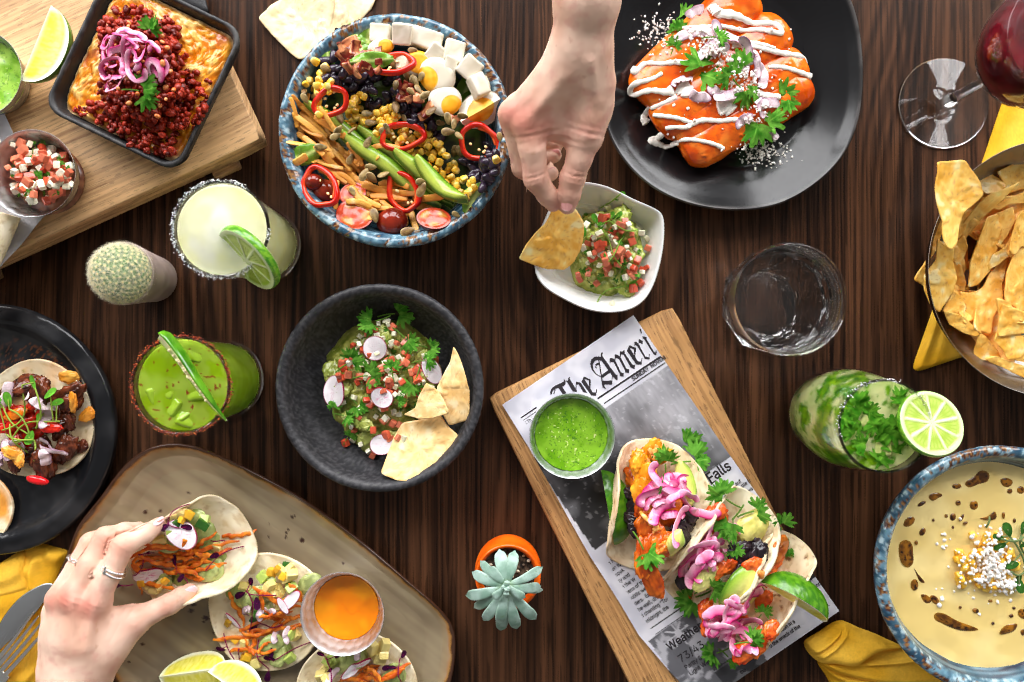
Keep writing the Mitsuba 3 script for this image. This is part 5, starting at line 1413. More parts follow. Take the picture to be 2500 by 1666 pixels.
# wine glass with a dark red drink at the upper right corner
def wine_glass():
    t = thing('wine_glass', 'stemmed glass of dark red drink at the upper right corner', 'wine glass')
    base = at(2301, 254, 0)[:2]; h = .155
    c = base
    R_ = .044
    zc, rb = .150, .050
    ang = np.radians(np.linspace(-86, 42, 60))
    bowl = [(rb * math.cos(x), zc + rb * 1.08 * math.sin(x)) for x in ang]
    prof = [(0, .0005), (R_ - .002, .0), (R_, .0012), (R_ - .0006, .0022), (.020, .0045), (.009, .0085), (.0052, .016), (.0042, .03), (.004, .07), (.0045, .088), (.0065, .0945)] + bowl[3:] + [(b[0] - .0012, b[1]) for b in bowl[:2:-1]] + [(.004, .0975), (0, .0972)]
    V, F = lathe(prof, 110)
    add('glass_body', (V + [c[0], c[1], .0008], F), 'glass', None, t)
    top = zc + .020
    ins = [(rb * math.cos(x) - .0016, zc + rb * 1.08 * math.sin(x)) for x in np.radians(np.linspace(-86, 21, 50))]
    P = [(0, ins[0][1] + .0006)] + [(max(b[0], .001), b[1] + .0006) for b in ins] + [(ins[-1][0] * q, ins[-1][1] + .0006) for q in (.8, .6, .4, .2, 0)]
    V, F = lathe(P, 110)
    tag(add('red_drink', (V + [c[0], c[1], .0008], F), 'wet', mottle(V, lin(70, 4, 14), lin(104, 10, 26), 60, 4)), 'dark red drink in the stemmed glass', 'drink')
    # a slice of orange on the drink
    parts = []
    for k in range(9):
        a = k * 2 * PI / 9
        n = 20; b = np.linspace(0, 2 * PI, n, endpoint=False)
        V, F, tt = disc(np.stack([.55 + .5 * np.cos(b), .24 * np.sin(b) * (1 + .5 * np.cos(b))], 1), 6)
        V[:, 2] = .22 * V[:, 0] ** 2 * math.sin(k) + .3
        parts.append((V @ rot(0, 0, a).T * .022, F, mottle(V, lin(226, 70, 6), lin(246, 120, 20), 4, k)))
    m = join(parts)
    W = m[0] + [c[0] + .017, c[1] + .006, ins[-1][1] + .001]
    tag(add('orange_flower', (W, m[1]), 'leaf', m[2]), 'bright orange flower floating on the dark red drink', 'flower')
wine_glass()
# ---------------------------------------------------------------- two guacamole dishes
def mound(name, C, outline_r, zb, top, seed, label, cat, parent=None, a=(104, 116, 34), b=(172, 172, 84)):
    n = 140; an = np.arange(n) / n * 2 * PI
    rr = outline_r(an) * (1 + .16 * (nz(np.column_stack([np.cos(an) * 3, np.sin(an) * 3, an * 0]), 1, seed, 2) - .5) * 2)
    V, F, t = disc(np.stack([np.cos(an) * rr, np.sin(an) * rr], 1), 60)
    V[:, 2] = top * (1 - t ** 2.2) ** .8 + .008 * (nz(V, 75, seed, 3) - .5) * sstep(1, .8, t) + .0035 * (nz(V, 280, seed + 1, 2) - .5)
    W = V + [C[0], C[1], 0]
    W[:, 2] += np.maximum(hgt(W[:, 0], W[:, 1]), zb) * 0 + zb
    c = blend(mottle(V, lin(*a), lin(*b), 120, seed + 2, .3, .7, 3), lin(196, 196, 118), sstep(.62, .74, nz(V, 260, seed + 4, 2)) * .7)
    return tag(add(name, (W, F), 'wet', c, parent), label, cat) if label else add(name, (W, F), 'wet', c, parent)

def guac_mix(t, pts, seed, lo=.0042, hi=.0082, pt=.40, po=.34):
    r = rng_of(seed)
    for i, (x, y) in enumerate(pts):
        k = r.random()
        if k < pt: dice('tomato_dice', x, y, r.uniform(lo * 1.1, hi), blend(TOM, TOM2, r.random() * 1.1), seed * 9 + i, t)
        elif k < pt + po: dice('onion_dice', x, y, r.uniform(lo, hi * .8), blend(ONI, lin(196, 196, 150), r.random() * .6), seed * 9 + i, t)
        else: cilantro('herb_bit', x, y, r.uniform(.005, .0095), r.random() * 6, seed * 9 + i, t, n=1, dark=r.uniform(.5, .85))

def radish(px, py, rx, ry, ang, tilt, i, label, q=None):
    t = thing('radish_slice', label, 'radish')
    n = 60; a = np.arange(n) / n * 2 * PI
    z = spot(px, py)[2]
    A, B = mm(rx, z), mm(ry, z)
    V, F, tt = disc(np.stack([A * np.cos(a), B * np.sin(a)], 1), 12)
    V[:, 2] = .12 * A * (tt ** 2) * np.sin(2 * np.arctan2(V[:, 1], V[:, 0]) + i)
    S2 = solidify(V, F, .0014); T2 = np.r_[tt, tt]
    th = np.arctan2(S2[0][:, 1], S2[0][:, 0])
    c = mottle(S2[0], lin(214, 206, 210), lin(230, 224, 225), 120, i)
    pk = sstep(.55, .75, nz(np.column_stack([np.cos(th) * 4, np.sin(th) * 4, T2 * 1.5]), 1.2, i + 3, 2)) * sstep(.75, .2, T2) * (.9 if i % 2 else .3)
    c = blend(c, lin(206, 60, 140), pk)
    c = blend(c, lin(150, 16, 66), sstep(.93, .985, T2))
    W = drop(S2[0] @ rot(tilt[0], tilt[1], math.radians(ang)).T, spot(px, py), .001, 92)
    rim = (T2 > .95)[S2[1]].all(1)
    add('flesh', (W, S2[1][~rim], c), 'wet', None, t); add('skin', (W, S2[1][rim], c), 'wet', None, t)
    return t

def chunk(name, px, py, size, el, ang, seed, ca, cb, parent, mat='wet', amp=.35, fl=.7, q=88):
    V, F = blob(1, 1, 1, 3, amp, 1.3, seed)
    rg = np.clip(amp * 1.6, .15, .6)
    V = V * (1 + rg * (nz(V * [1, 3, 3], 2.2, seed + 7, 2) - .5) + rg * .8 * (nz(V, 3.1, seed + 11, 2) - .5))[:, None]
    V = V * [size * el, size, size * fl]
    return put(name, (V, F), spot(px, py), mat, blend(mottle(V, ca, cb, .9 / size, seed, .3, .7, 3), np.asarray(ca) * .55, sstep(.52, .7, nz(V, 2.2 / size, seed + 3, 2)) * .6), rot(.3 * math.sin(seed), .3 * math.cos(seed * 2.3), math.radians(ang)), parent, size * .3, q)

qb = lambda x, y: (640 + x / 2.703, 660 + y / 2.703)
r = rng_of(51)
gc = at(*qb(790, 765), .02)
GB = mound('guacamole', gc, lambda a: np.full(len(a), .062) * (1 + .10 * np.cos(2 * (a - 1.9))), .008, .026, 5, 'chunky guacamole mound with tomato and onion in the black bowl', 'guacamole')
pts = [qb(r.normal(790, 175), r.normal(740, 200)) for _ in range(70)] + [qb(r.normal(820, 130), r.normal(720, 190)) for _ in range(120)] + [qb(*p) for p in [(740, 395), (690, 400), (1160, 455), (640, 490), (600, 500), (590, 575), (730, 1220), (700, 1195), (600, 1120), (650, 1150), (550, 1140), (960, 325), (930, 330), (830, 360), (1100, 580), (890, 480), (870, 420)]]
pts = [p for p in pts if np.hypot((p[0] - qb(790, 760)[0]) / 155, (p[1] - qb(790, 760)[1]) / 172) < 1]
for i in range(22):
    a, d = r.random() * 2 * PI, math.sqrt(r.random())
    chunk('avocado_chunk', *qb(790 + 330 * d * math.cos(a), 770 + 380 * d * math.sin(a)), r.uniform(.005, .009), 1.3, r.uniform(0, 180), 5200 + i, lin(140, 152, 60), lin(186, 192, 108), GB, 'wet', .35, .55)
guac_mix(GB, pts, 52)
for i, a in enumerate([(745, 515, 29, 30, 0, (.1, .1), 'round white radish slice at the top of the guacamole'), (476, 802, 27, 39, 0, (0, -.25), 'radish slice at the left edge of the guacamole'), (1118, 662, 22, 35, -30, (.1, .35), 'radish slice leaning on the tallest tortilla chip'), (790, 842, 28, 24, 25, (.15, -.1), 'folded radish slice with pink streaks in the middle of the guacamole'), (792, 1150, 29, 25, 0, (-.2, 0), 'radish slice half under the largest chip at the bottom of the guacamole')]):
    radish(*qb(a[0], a[1]), a[2], a[3], -a[4], a[5], i, a[6])
for i, a in enumerate([(560, 620, 35, .026), (680, 700, 10, .022), (1010, 720, -110, .024), (620, 880, -40, .016), (930, 440, -40, .026), (1080, 510, -10, .02), (860, 290, 10, .028), (760, 330, 200, .024), (530, 960, -10, .018), (470, 930, 100, .014), (560, 1110, 60, .014), (860, 670, 100, .018), (1060, 600, 10, .02), (880, 870, 20, .014)]):
    cilantro('cilantro', *qb(a[0], a[1]), a[3], math.radians(a[2]), 680 + i, GB, n=2 + i % 2, dark=.9)
for i, (o, l, dz) in enumerate([([(1265, 500), (1300, 560), (1335, 660), (1370, 800), (1365, 990), (1230, 1030), (1190, 960), (1150, 780), (1200, 680), (1245, 600)], 'tall tortilla chip standing at the right wall of the black bowl', 0),
                                ([(1180, 960), (1230, 1030), (1300, 1100), (1270, 1240), (1150, 1330), (1010, 1383), (900, 1375), (790, 1335), (830, 1200), (870, 1090), (920, 1010), (1050, 985)], 'largest tortilla chip at the bottom right of the black bowl', 0),
                                ([(1085, 740), (1160, 790), (1210, 870), (1238, 940), (1130, 975), (1040, 982), (930, 955), (1010, 910), (1035, 830)], 'smallest tortilla chip, between the other two in the black bowl', 0)]):
    chip_px('tortilla_chip', [qb(*p) for p in o], l, .05 if i == 0 else (.043 if i == 1 else .052), .5, .4 + i, 90 + i, tilt=(.18, .1) if i == 0 else ((.1, -.28) if i == 1 else (.12, .0)), tone=.2)

gc = at(*q3(565, 1215), .025)
GW = mound('guacamole', gc, lambda a: .043 * (1 + .12 * np.cos(2 * (a - 1.75))), .007, .027, 9, 'guacamole with tomato and onion in the small white dish', 'guacamole', a=(116, 132, 36), b=(182, 186, 88))
r = rng_of(53)
pts = [q3(r.normal(570, 95), r.normal(1200, 115)) for _ in range(150)]
pts = [p for p in pts if np.hypot((p[0] - q3(565, 1215)[0]) / 100, (p[1] - q3(565, 1215)[1]) / 122) < 1]
for i in range(24):
    a, d = r.random() * 2 * PI, math.sqrt(r.random())
    chunk('avocado_chunk', *q3(565 + 165 * d * math.cos(a), 1215 + 205 * d * math.sin(a)), r.uniform(.005, .009), 1.3, r.uniform(0, 180), 5300 + i, lin(150, 164, 62), lin(192, 200, 108), GW, 'wet', .35, .6)
guac_mix(GW, pts[:118], 54, .0042, .0082, .42, .32)
for i, (p, lv) in enumerate([([(640, 1370), (540, 1400), (505, 1450)], [(650, 1370, 20), (620, 1350, 70)]), ([(500, 1070), (560, 1150), (580, 1220), (620, 1275)], [(505, 1070, 120), (470, 1090, 100)]), ([(560, 1060), (640, 1110), (700, 1100)], [(565, 1050, 60), (590, 1040, 30), (540, 1070, 190)]), ([(520, 990), (570, 970), (610, 940)], [(590, 960, 40)]), ([(610, 1160), (570, 1240), (520, 1285)], [(620, 1150, 60)]), ([(430, 1020), (440, 1090)], [(445, 1090, 260)])]):
    sprout('sprout', [q3(*s) for s in p], [(*q3(x, y), a) for x, y, a in lv], GW, w=.0006, lsize=.012 if i in (0, 3) else .008, seed=i)

# ---------------------------------------------------------------- tortillas and tacos
def flat_tortilla(C, R_, z, seed, dish=.004, warm=0.0, char=.4, th=.0022):
    n = 150; a = np.arange(n) / n * 2 * PI
    rr = R_ * (1 + .02 * np.sin(3 * a + seed) + .012 * np.sin(5 * a))
    V, F, t = disc(np.stack([np.cos(a) * rr, np.sin(a) * rr], 1), 50)
    V[:, 2] = dish * t ** 3 + .0022 * (nz(V, 45, seed, 2) - .5) * 1.5 + .0007 * (nz(V, 300, seed + 1, 2) - .5) + .002
    S2 = solidify(V, F, th)
    return S2[0] + [C[0], C[1], z], S2[1], tortilla_col(S2[0], seed, char, warm)

def folded_tortilla(C, ang, R_, section, z, seed, char=.5, warm=0.0, flare=0.0, th=.0021):
    """A round tortilla bent into a trough: 'section' is its cross section (across, height), ang the direction of the trough."""
    n = 170; a = np.arange(n) / n * 2 * PI
    V, F, t = disc(np.stack([np.cos(a), np.sin(a)], 1), 56)
    P = np.asarray(section, float)
    Q = resample(P, 120); d = np.r_[0, np.cumsum(np.linalg.norm(np.diff(Q, axis=0), axis=1))]
    k = 2 * R_ / d[-1]
    s = (V[:, 0] + 1) / 2 * d[-1]
    x, h = np.interp(s, d, Q[:, 0]) * k, np.interp(s, d, Q[:, 1]) * k
    y = V[:, 1] * R_
    ct = np.interp(d[-1] * .5, d, Q[:, 0]) * k
    f = 1 + flare * y / R_
    x = x * f; h = h * (1 - .3 * flare * y / R_)
    wv = .0026 * (nz(np.column_stack([V[:, 0], V[:, 1], 0 * s]), 3.2, seed, 2) - .5) * 2 * t
    W = np.column_stack([x + wv, y, np.maximum(h + wv, 0) + .0006 * (nz(V, 14, seed + 2, 2) - .5)])
    S2 = solidify(W, F, th)
    c = tortilla_col(np.vstack([V, V + [0, 0, 9]]) * R_, seed, char, warm)
    return S2[0] @ rot(0, 0, ang - PI / 2).T + [C[0], C[1], z], S2[1], c

def shred(name, pts, w, ca, cb, parent, seed, th=.6, mat='satin', sm=4, lift=.0, wav=.0006):
    m = 24; XY = resample(trace(pts), m); r = rng_of(seed)
    Q = drape(XY, w * th, sm, lift)
    s = np.linspace(0, 1, m)
    Q += np.stack([wav * np.sin(s * 19 + r.random() * 6), wav * np.sin(s * 23 + r.random() * 6), wav * np.abs(np.sin(s * 9 + r.random() * 6)) * 2], 1)
    ww = w * np.interp(s, [0, .15, .8, 1], [.6, 1, .9, .35]) * (1 + .35 * (nz(np.column_stack([s * 9, s * 0, s * 0]), 1, seed, 2) - .5) * 2)
    V, F = tube(Q, ww, ww * th * .7, 8, up=np.column_stack([.5 * np.sin(s * 5 + seed), np.zeros(m), np.ones(m)]))
    return add(name, (V, F), mat, mottle(V, ca, cb, 230, seed), parent)

# steak tostada on the black griddle plate
q6 = lambda x, y: (x / 1.96, 560 + y / 1.96)
TD = thing('steak_taco', 'open taco of chopped steak, red pepper and sprouts on the black griddle', 'taco')
add('tortilla', flat_tortilla(at(96, 1024, .012)[:2], mm(143, .012), .011, 3, .004, .55, .5), 'matte', None, TD)
r = rng_of(55)
for i in range(34):
    p = [(r.uniform(245, 400), r.uniform(740, 1130)), (r.uniform(40, 330), r.uniform(1000, 1140)), (r.uniform(0, 240), r.uniform(740, 800))][i % 3 if i < 30 else 0]
    if np.hypot(p[0] - 190, p[1] - 910) > 245: continue
    chunk('steak_chunk', *q6(*p), r.uniform(.0055, .0085), r.uniform(1.2, 2.0), r.uniform(20, 110), 100 + i, lin(58, 22, 12), lin(126, 62, 36), TD)
for i, a in enumerate([(60, 860, 45, .011), (110, 870, 20, .010), (40, 900, -30, .012), (150, 900, 60, .010), (90, 950, 10, .012), (170, 980, -20, .010), (120, 1000, 70, .009), (20, 950, 10, .011), (70, 1000, 50, .009), (240, 950, 5, .010), (190, 900, 100, .009), (10, 860, 80, .01), (150, 850, 150, .009), (60, 930, 120, .01), (130, 930, 160, .011)]):
    chunk('red_pepper', *q6(a[0], a[1]), a[3] * .5, 2.0, -a[2], 160 + i, lin(176, 14, 8), lin(226, 52, 26), TD, 'gloss', .18, .45)
chunk('orange_pepper', *q6(75, 885), .005, 2.4, 20, 181, lin(220, 100, 10), lin(240, 130, 30), TD, 'gloss', .15, .5)
for i, a in enumerate([(40, 790, 80, 60), (150, 800, 20, 50), (235, 900, 110, 45), (40, 1050, 120, 55), (90, 1050, 95, 45), (225, 1090, 85, 40), (20, 1100, 45, 50), (200, 830, 140, 40)]):
    b = math.radians(a[2]); dx, dy = a[3] * math.cos(b), -a[3] * math.sin(b)
    onion_strip('onion_sliver', [q6(a[0] - dx, a[1] - dy), q6(a[0], a[1] + 8), q6(a[0] + dx, a[1] + dy)], TD, .0034, 190 + i, .95, th=.0007, raw=True)
for i, (p) in enumerate([[(190, 1000), (260, 1040), (340, 1075)], [(205, 1030), (260, 1050), (330, 1070)]]):
    onion_strip('onion_sliver', [q6(*s) for s in p], TD, .0016, 199 + i, .9, raw=True)
for i, (p, lv) in enumerate([([(20, 850), (90, 940), (190, 1020), (200, 1100)], [(10, 840, 130), (-10, 870, 180)]), ([(160, 740), (150, 830), (110, 920), (20, 960)], [(185, 770, 100), (140, 800, 80)]), ([(310, 915), (220, 915), (130, 930), (60, 1000)], [(250, 840, 20), (225, 810, 40)]), ([(60, 860), (140, 900), (160, 990), (80, 1010)], [(60, 850, 100)]), ([(130, 1070), (90, 990), (70, 930)], [(165, 960, 250)]), ([(40, 980), (120, 1000), (190, 1000)], [(20, 820, 140)]), ([(180, 760), (200, 840), (140, 960)], [(205, 850, 10), (190, 880, 300)])]):
    sprout('sprout', [q6(*s) for s in p], [(*q6(x, y), a) for x, y, a in lv], TD, w=.0008, lsize=.014, seed=20 + i, lift=.004, col=(176, 200, 90), lcol=(104, 176, 56))
for i, p in enumerate([(325, 705), (420, 890), (360, 820), (90, 1090), (60, 1070)]):
    chunk('cheese_patch', *q6(*p), .006, 1.6, i * 40, 210 + i, lin(226, 140, 40), lin(240, 180, 80), TD, 'wet', .3, .35)
k = put('red_pepper_piece', blob(.0105, .0042, .0036, 3, .12, 1.5, 4), at(*q6(190, 1198), .011), 'gloss', lambda V: mottle(V, lin(170, 8, 14), lin(206, 24, 30), 120, 2), rot(0, 0, math.radians(-12)))
tag(k, 'single red pepper piece dropped on the black griddle below the steak taco', 'pepper')
k = add('orange_tortilla', flat_tortilla(at(-66, 1240, .012)[:2], mm(104, .012), .011, 8, .004, 1.0, .2), 'wet')
tag(k, 'orange glazed tortilla at the lower left edge of the black griddle', 'tortilla')

# tacos on the beige plate
qp = lambda x, y: (x / 2.546, 1050 + y / 2.546)
q9 = lambda x, y: (500 + x / 3.364, 1200 + y / 3.364)
CAR_A, CAR_B = lin(196, 80, 8), lin(242, 142, 36)
def corn_bits(t, pts, seed, q):
    r = rng_of(seed)
    for i, (x, y, k) in enumerate(pts):
        px = q(x, y)
        if k == 'c': dice('corn', *px, .0070, lin(226, 172, 46), seed + i, t, el=1.1)
        elif k == 'p': dice('squash_dice', *px, .0098, lin(226, 206, 128), seed + i, t, el=1.2)
        elif k == 'z': dice('zucchini_dice', *px, .0092, lin(176, 196, 96), seed + i, t, el=1.2)
        elif k == 'g': dice('zucchini_skin', *px, .0080, lin(46, 92, 30), seed + i, t, el=1.5)
        elif k == 's': chunk('avocado_cream', *px, .0095, 1.3, r.uniform(0, 180), seed + i, lin(150, 166, 90), lin(184, 192, 122), t, 'glaze', .12, .4)
        elif k == 'o': onion_strip('onion_sliver', arc_px(*px, 14, 9, 20, 190, r.uniform(0, 180), 7), t, .0022, seed + i, .95, raw=True)
def purple(t, items, q, seed):
    for i, (p, lv) in enumerate(items):
        sprout('purple_sprout', [q(*s) for s in p], [(*q(x, y), a) for x, y, a in lv], t, col=(150, 26, 90), lcol=(64, 22, 56), w=.0005, lsize=.0095, seed=seed + i, lift=.003)
TB = thing('vegetable_taco', 'open vegetable taco lying flat on the beige plate beside the orange sauce', 'taco')
add('tortilla', flat_tortilla(at(657, 1490, .012)[:2], mm(144, .014), .0085, 13, .006, .0, .18), 'matte', None, TB)
corn_bits(TB, [(330, 790, 'p'), (280, 830, 's'), (350, 900, 's'), (400, 930, 's'), (460, 960, 's'), (640, 1290, 's'), (600, 1330, 's'), (560, 1260, 's'), (860, 760, 's'), (670, 610, 'g'), (700, 640, 'p'), (620, 650, 'p'), (560, 680, 'c'), (590, 640, 'c'), (540, 660, 'c'), (680, 710, 'p'), (640, 700, 'c'), (720, 680, 'p'), (540, 730, 'z'), (590, 790, 'p'), (610, 830, 'p'), (560, 860, 'p'), (620, 940, 'p'), (700, 860, 'c'), (690, 790, 'z'), (720, 790, 'z'), (480, 700, 'z'), (440, 1010, 'g'), (410, 1060, 'g'), (190, 1080, 'c'), (250, 1220, 'c'), (320, 1370, 'c'), (350, 1360, 'c'), (420, 1410, 'p'), (330, 1260, 'p'), (480, 1340, 'p'), (740, 1180, 'p'), (700, 1170, 'z'), (700, 1370, 'z'), (360, 1000, 'o'), (400, 950, 'o'), (540, 950, 'o'), (610, 1180, 'o'), (700, 1180, 'o'), (490, 1010, 'o'), (520, 790, 'p'), (440, 860, 's')], 1300, q9)
for i, (p, w) in enumerate([([(435, 745), (520, 790), (640, 890), (790, 985)], 4.6), ([(225, 815), (250, 920), (290, 1010), (320, 1110)], 4.4), ([(710, 735), (760, 790), (780, 860), (760, 940)], 3.4), ([(520, 770), (520, 900), (560, 1010), (620, 1080)], 4.0), ([(80, 1200), (250, 1190), (450, 1170), (620, 1110), (790, 1070)], 4.4), ([(280, 1150), (400, 1090), (560, 1010), (720, 980)], 4.2), ([(360, 1130), (480, 1130), (620, 1090), (730, 1030), (790, 1010)], 4.4), ([(200, 1330), (330, 1300), (480, 1320), (600, 1280)], 4.2), ([(480, 990), (600, 990), (720, 970)], 3.4), ([(390, 1290), (410, 1200), (380, 1140)], 4.4), ([(440, 1320), (500, 1250), (540, 1235)], 3.2), ([(330, 1220), (370, 1300), (420, 1340)], 3.6), ([(560, 960), (590, 1060), (640, 1090)], 4.0), ([(650, 960), (760, 900), (800, 870)], 4.0), ([(600, 1000), (700, 1040), (790, 1030)], 3.8), ([(300, 1160), (420, 1180), (520, 1140), (640, 1040)], 3.6), ([(720, 1110), (800, 1110)], 3.0)]):
    shred('carrot_strip', [q9(*s) for s in p], w * .00047, CAR_A, CAR_B, TB, 1400 + i)
for i, a in enumerate([(235, 1060, 26, 5, -52, 'thin'), (700, 900, 30, 14, 45, ''), (640, 940, 8, 24, 30, '')]):
    z = .02
    V, F, tt = disc(np.stack([mm(a[2], z) * np.cos(np.linspace(0, 2 * PI, 40, endpoint=False)), mm(a[3], z) * np.sin(np.linspace(0, 2 * PI, 40, endpoint=False))], 1), 8)
    S2 = solidify(V, F, .0012); T2 = np.r_[tt, tt]
    put('radish_slice', S2, spot(*q9(a[0], a[1])), 'wet', blend(np.tile(lin(240, 232, 236), (len(T2), 1)), lin(190, 30, 100), sstep(.86, .95, T2)), rot(.2, .2, math.radians(a[4])), TB)
purple(TB, [([(385, 780), (430, 870), (420, 950), (350, 1170)], [(390, 770, 100), (340, 830, 200), (430, 860, 280)]), ([(330, 840), (450, 820), (600, 840)], []), ([(440, 1220), (460, 1340), (530, 1460)], [(530, 1470, 260), (560, 1360, 100)]), ([(870, 1240), (720, 1290), (580, 1370)], [(590, 1370, 160)]), ([(160, 1160), (220, 1300), (300, 1440)], [(180, 1290, 170), (250, 1390, 200), (320, 1430, 320)]), ([(440, 1100), (560, 1110), (640, 1090)], [(440, 1105, 200)]), ([(290, 1280), (280, 1380)], [(290, 1380, 240)])], q9, 60)
TC = thing('vegetable_taco', 'open vegetable taco at the bottom edge, partly under the orange sauce cup', 'taco')
add('tortilla', flat_tortilla(at(876, 1688, .012)[:2], mm(148, .014), .0085, 17, .007, .0, .18), 'matte', None, TC)
corn_bits(TC, [(1450, 1270, 'p'), (1400, 1330, 'p'), (1480, 1260, 'p'), (1440, 1380, 'p'), (1470, 1350, 'p'), (1380, 1280, 'p'), (1100, 1420, 's'), (1180, 1400, 's'), (1250, 1350, 's'), (980, 1480, 'p'), (960, 1520, 'p'), (1000, 1540, 'p'), (1050, 1380, 'z'), (1290, 1330, 'o'), (1420, 1440, 'o'), (1580, 1500, 's'), (1060, 1540, 'o'), (1540, 1540, 's'), (1000, 1400, 'z')], 1500, q9)
for i, p in enumerate([[(1200, 1500), (1310, 1440), (1440, 1410)], [(1180, 1560), (1300, 1500), (1440, 1430)], [(1400, 1560), (1540, 1470), (1690, 1400)], [(1250, 1540), (1380, 1530), (1500, 1560)], [(1300, 1480), (1400, 1500), (1460, 1560)], [(1090, 1568), (1200, 1530), (1330, 1545)], [(1450, 1540), (1560, 1500), (1640, 1450)], [(1220, 1600), (1350, 1570), (1480, 1590)], [(1330, 1430), (1420, 1480), (1480, 1540)]]):
    shred('carrot_strip', [q9(*s) for s in p], .0021, CAR_A, CAR_B, TC, 1450 + i)
purple(TC, [([(1000, 1350), (1050, 1460), (1060, 1560)], [(990, 1340, 150), (1070, 1360, 40), (1050, 1440, 250)]), ([(1600, 1380), (1600, 1480), (1620, 1560)], [(1620, 1360, 60), (1540, 1430, 190), (1580, 1440, 170)])], q9, 80)
radish(*q9(1240, 1450), 42, 12, 33, (.5, .1), 7, 'thin radish slice standing on the taco at the bottom edge')
cup('sauce_cup', 'hammered steel cup of smooth orange sauce on the beige plate', C_HOT, .0125)
liquid('orange_sauce', C_HOT[:2], .0125 + .0150, .0303, 'wet', lambda V: blend(mottle(V, lin(252, 132, 5), lin(254, 150, 16), 60, 3), lin(240, 122, 4), sstep(.0012, .0004, np.abs(V[:, 1] + .002 + .4 * V[:, 0] + .003 * np.sin(V[:, 0] * 400))) * (np.abs(V[:, 0] - .004) < .009) * .6), 'smooth bright orange sauce in the steel cup', 'sauce', seed=8, amp=.0008)
lime_wedge('lime_wedge', at(*qp(1215, 1480), .008), rot(0, 0, math.radians(8)) @ rot(math.radians(-28), 0, 0), .027, .031, .85, 'pale lime wedge on the beige plate at the bottom edge', 21)
lime_wedge('lime_wedge', at(*qp(1470, 1580), .008), rot(0, 0, math.radians(-35)) @ rot(math.radians(20), 0, 0), .024, .028, .6, 'smaller lime wedge cut off by the bottom edge', 22)

# the taco being lifted by the left hand
ZT = .016
TA = thing('vegetable_taco', 'vegetable taco with carrot strips being lifted by the ringed hand', 'taco')
add('tortilla', folded_tortilla(at(*qp(1150, 775), .03)[:2], math.radians(33), .060, [(.033, .026), (.029, .012), (.020, .002), (.004, -.001), (-.013, .003), (-.023, .014), (-.027, .030)], ZT, 23, .12, .0, .32), 'matte', None, TA)
corn_bits(TA, [(1130, 900, 's'), (1000, 930, 's'), (1250, 850, 's'), (1300, 700, 's'), (1270, 640, 's'), (1330, 780, 's'), (1060, 700, 's'), (1150, 600, 's'), (1210, 560, 's'), (1330, 860, 's'), (1090, 540, 'p'), (1150, 520, 'p'), (1210, 500, 'c'), (1180, 530, 'c'), (1130, 560, 'c'), (1100, 580, 'g'), (1050, 610, 'g'), (1270, 560, 'z'), (1260, 590, 'g'), (990, 690, 'p'), (1350, 730, 'p'), (920, 960, 'p'), (960, 990, 'p'), (1000, 960, 'p'), (1040, 930, 'c'), (880, 950, 'c'), (1060, 640, 'z'), (1290, 880, 's')], 1600, qp)
L = 'white radish slice on the taco in the ringed hand'
radish(*qp(1130, 650), 43, 30, -36, (-.15, -.1), 1, 'large white radish slice at the top of the hand held taco')
for i, p in enumerate([[(830, 790), (930, 730), (1060, 740), (1170, 740)], [(930, 700), (1040, 720), (1150, 745)], [(850, 830), (960, 790), (1080, 800), (1240, 760)], [(900, 800), (1020, 790), (1120, 780), (1260, 800)], [(1000, 800), (1100, 850), (1200, 820), (1380, 820)], [(1180, 880), (1280, 850), (1420, 820)], [(1100, 890), (1170, 800), (1230, 660)], [(1190, 780), (1260, 700), (1350, 635)], [(1150, 760), (1280, 730), (1400, 700), (1490, 685)], [(1390, 655), (1480, 655), (1590, 630)], [(870, 800), (890, 900), (870, 1030)], [(890, 960), (980, 970), (1130, 1020)], [(790, 840), (870, 790), (960, 800)], [(950, 850), (1050, 880), (1170, 860), (1290, 900)], [(1020, 820), (1110, 770), (1200, 760)], [(900, 770), (1010, 830), (1130, 830)], [(1080, 840), (1190, 850), (1310, 770)], [(980, 760), (1090, 790), (1210, 790)], [(1040, 900), (1120, 870), (1240, 890)], [(1150, 900), (1220, 920), (1290, 910)], [(880, 790), (880, 860), (960, 880)], [(1230, 760), (1330, 770), (1430, 740)], [(1200, 640), (1190, 730), (1150, 790)]]):
    shred('carrot_strip', [qp(*s) for s in p], .0021, CAR_A, CAR_B, TA, 1650 + i)
for i, a in enumerate([(920, 905, 36, 15, 10), ]):
    radish(*qp(a[0], a[1]), a[2], a[3] + 3, 12, (.35, .1), 5, 'radish slice with pink tint at the lower end of the hand held taco')
purple(TA, [([(1170, 465), (1080, 510), (1070, 570), (1130, 600)], [(1060, 590, 200), (1130, 595, 0)]), ([(780, 930), (870, 880), (900, 800)], []), ([(1500, 735), (1380, 770), (1300, 860)], [(1310, 790, 30)]), ([(1195, 1050), (1160, 950), (1100, 880)], [(1150, 890, 240), (1100, 840, 100)]), ([(755, 965), (830, 960)], [(760, 960, 180)]), ([(1310, 690), (1400, 690)], []), ([(880, 760), (930, 780)], [(930, 770, 100)])], qp, 100)
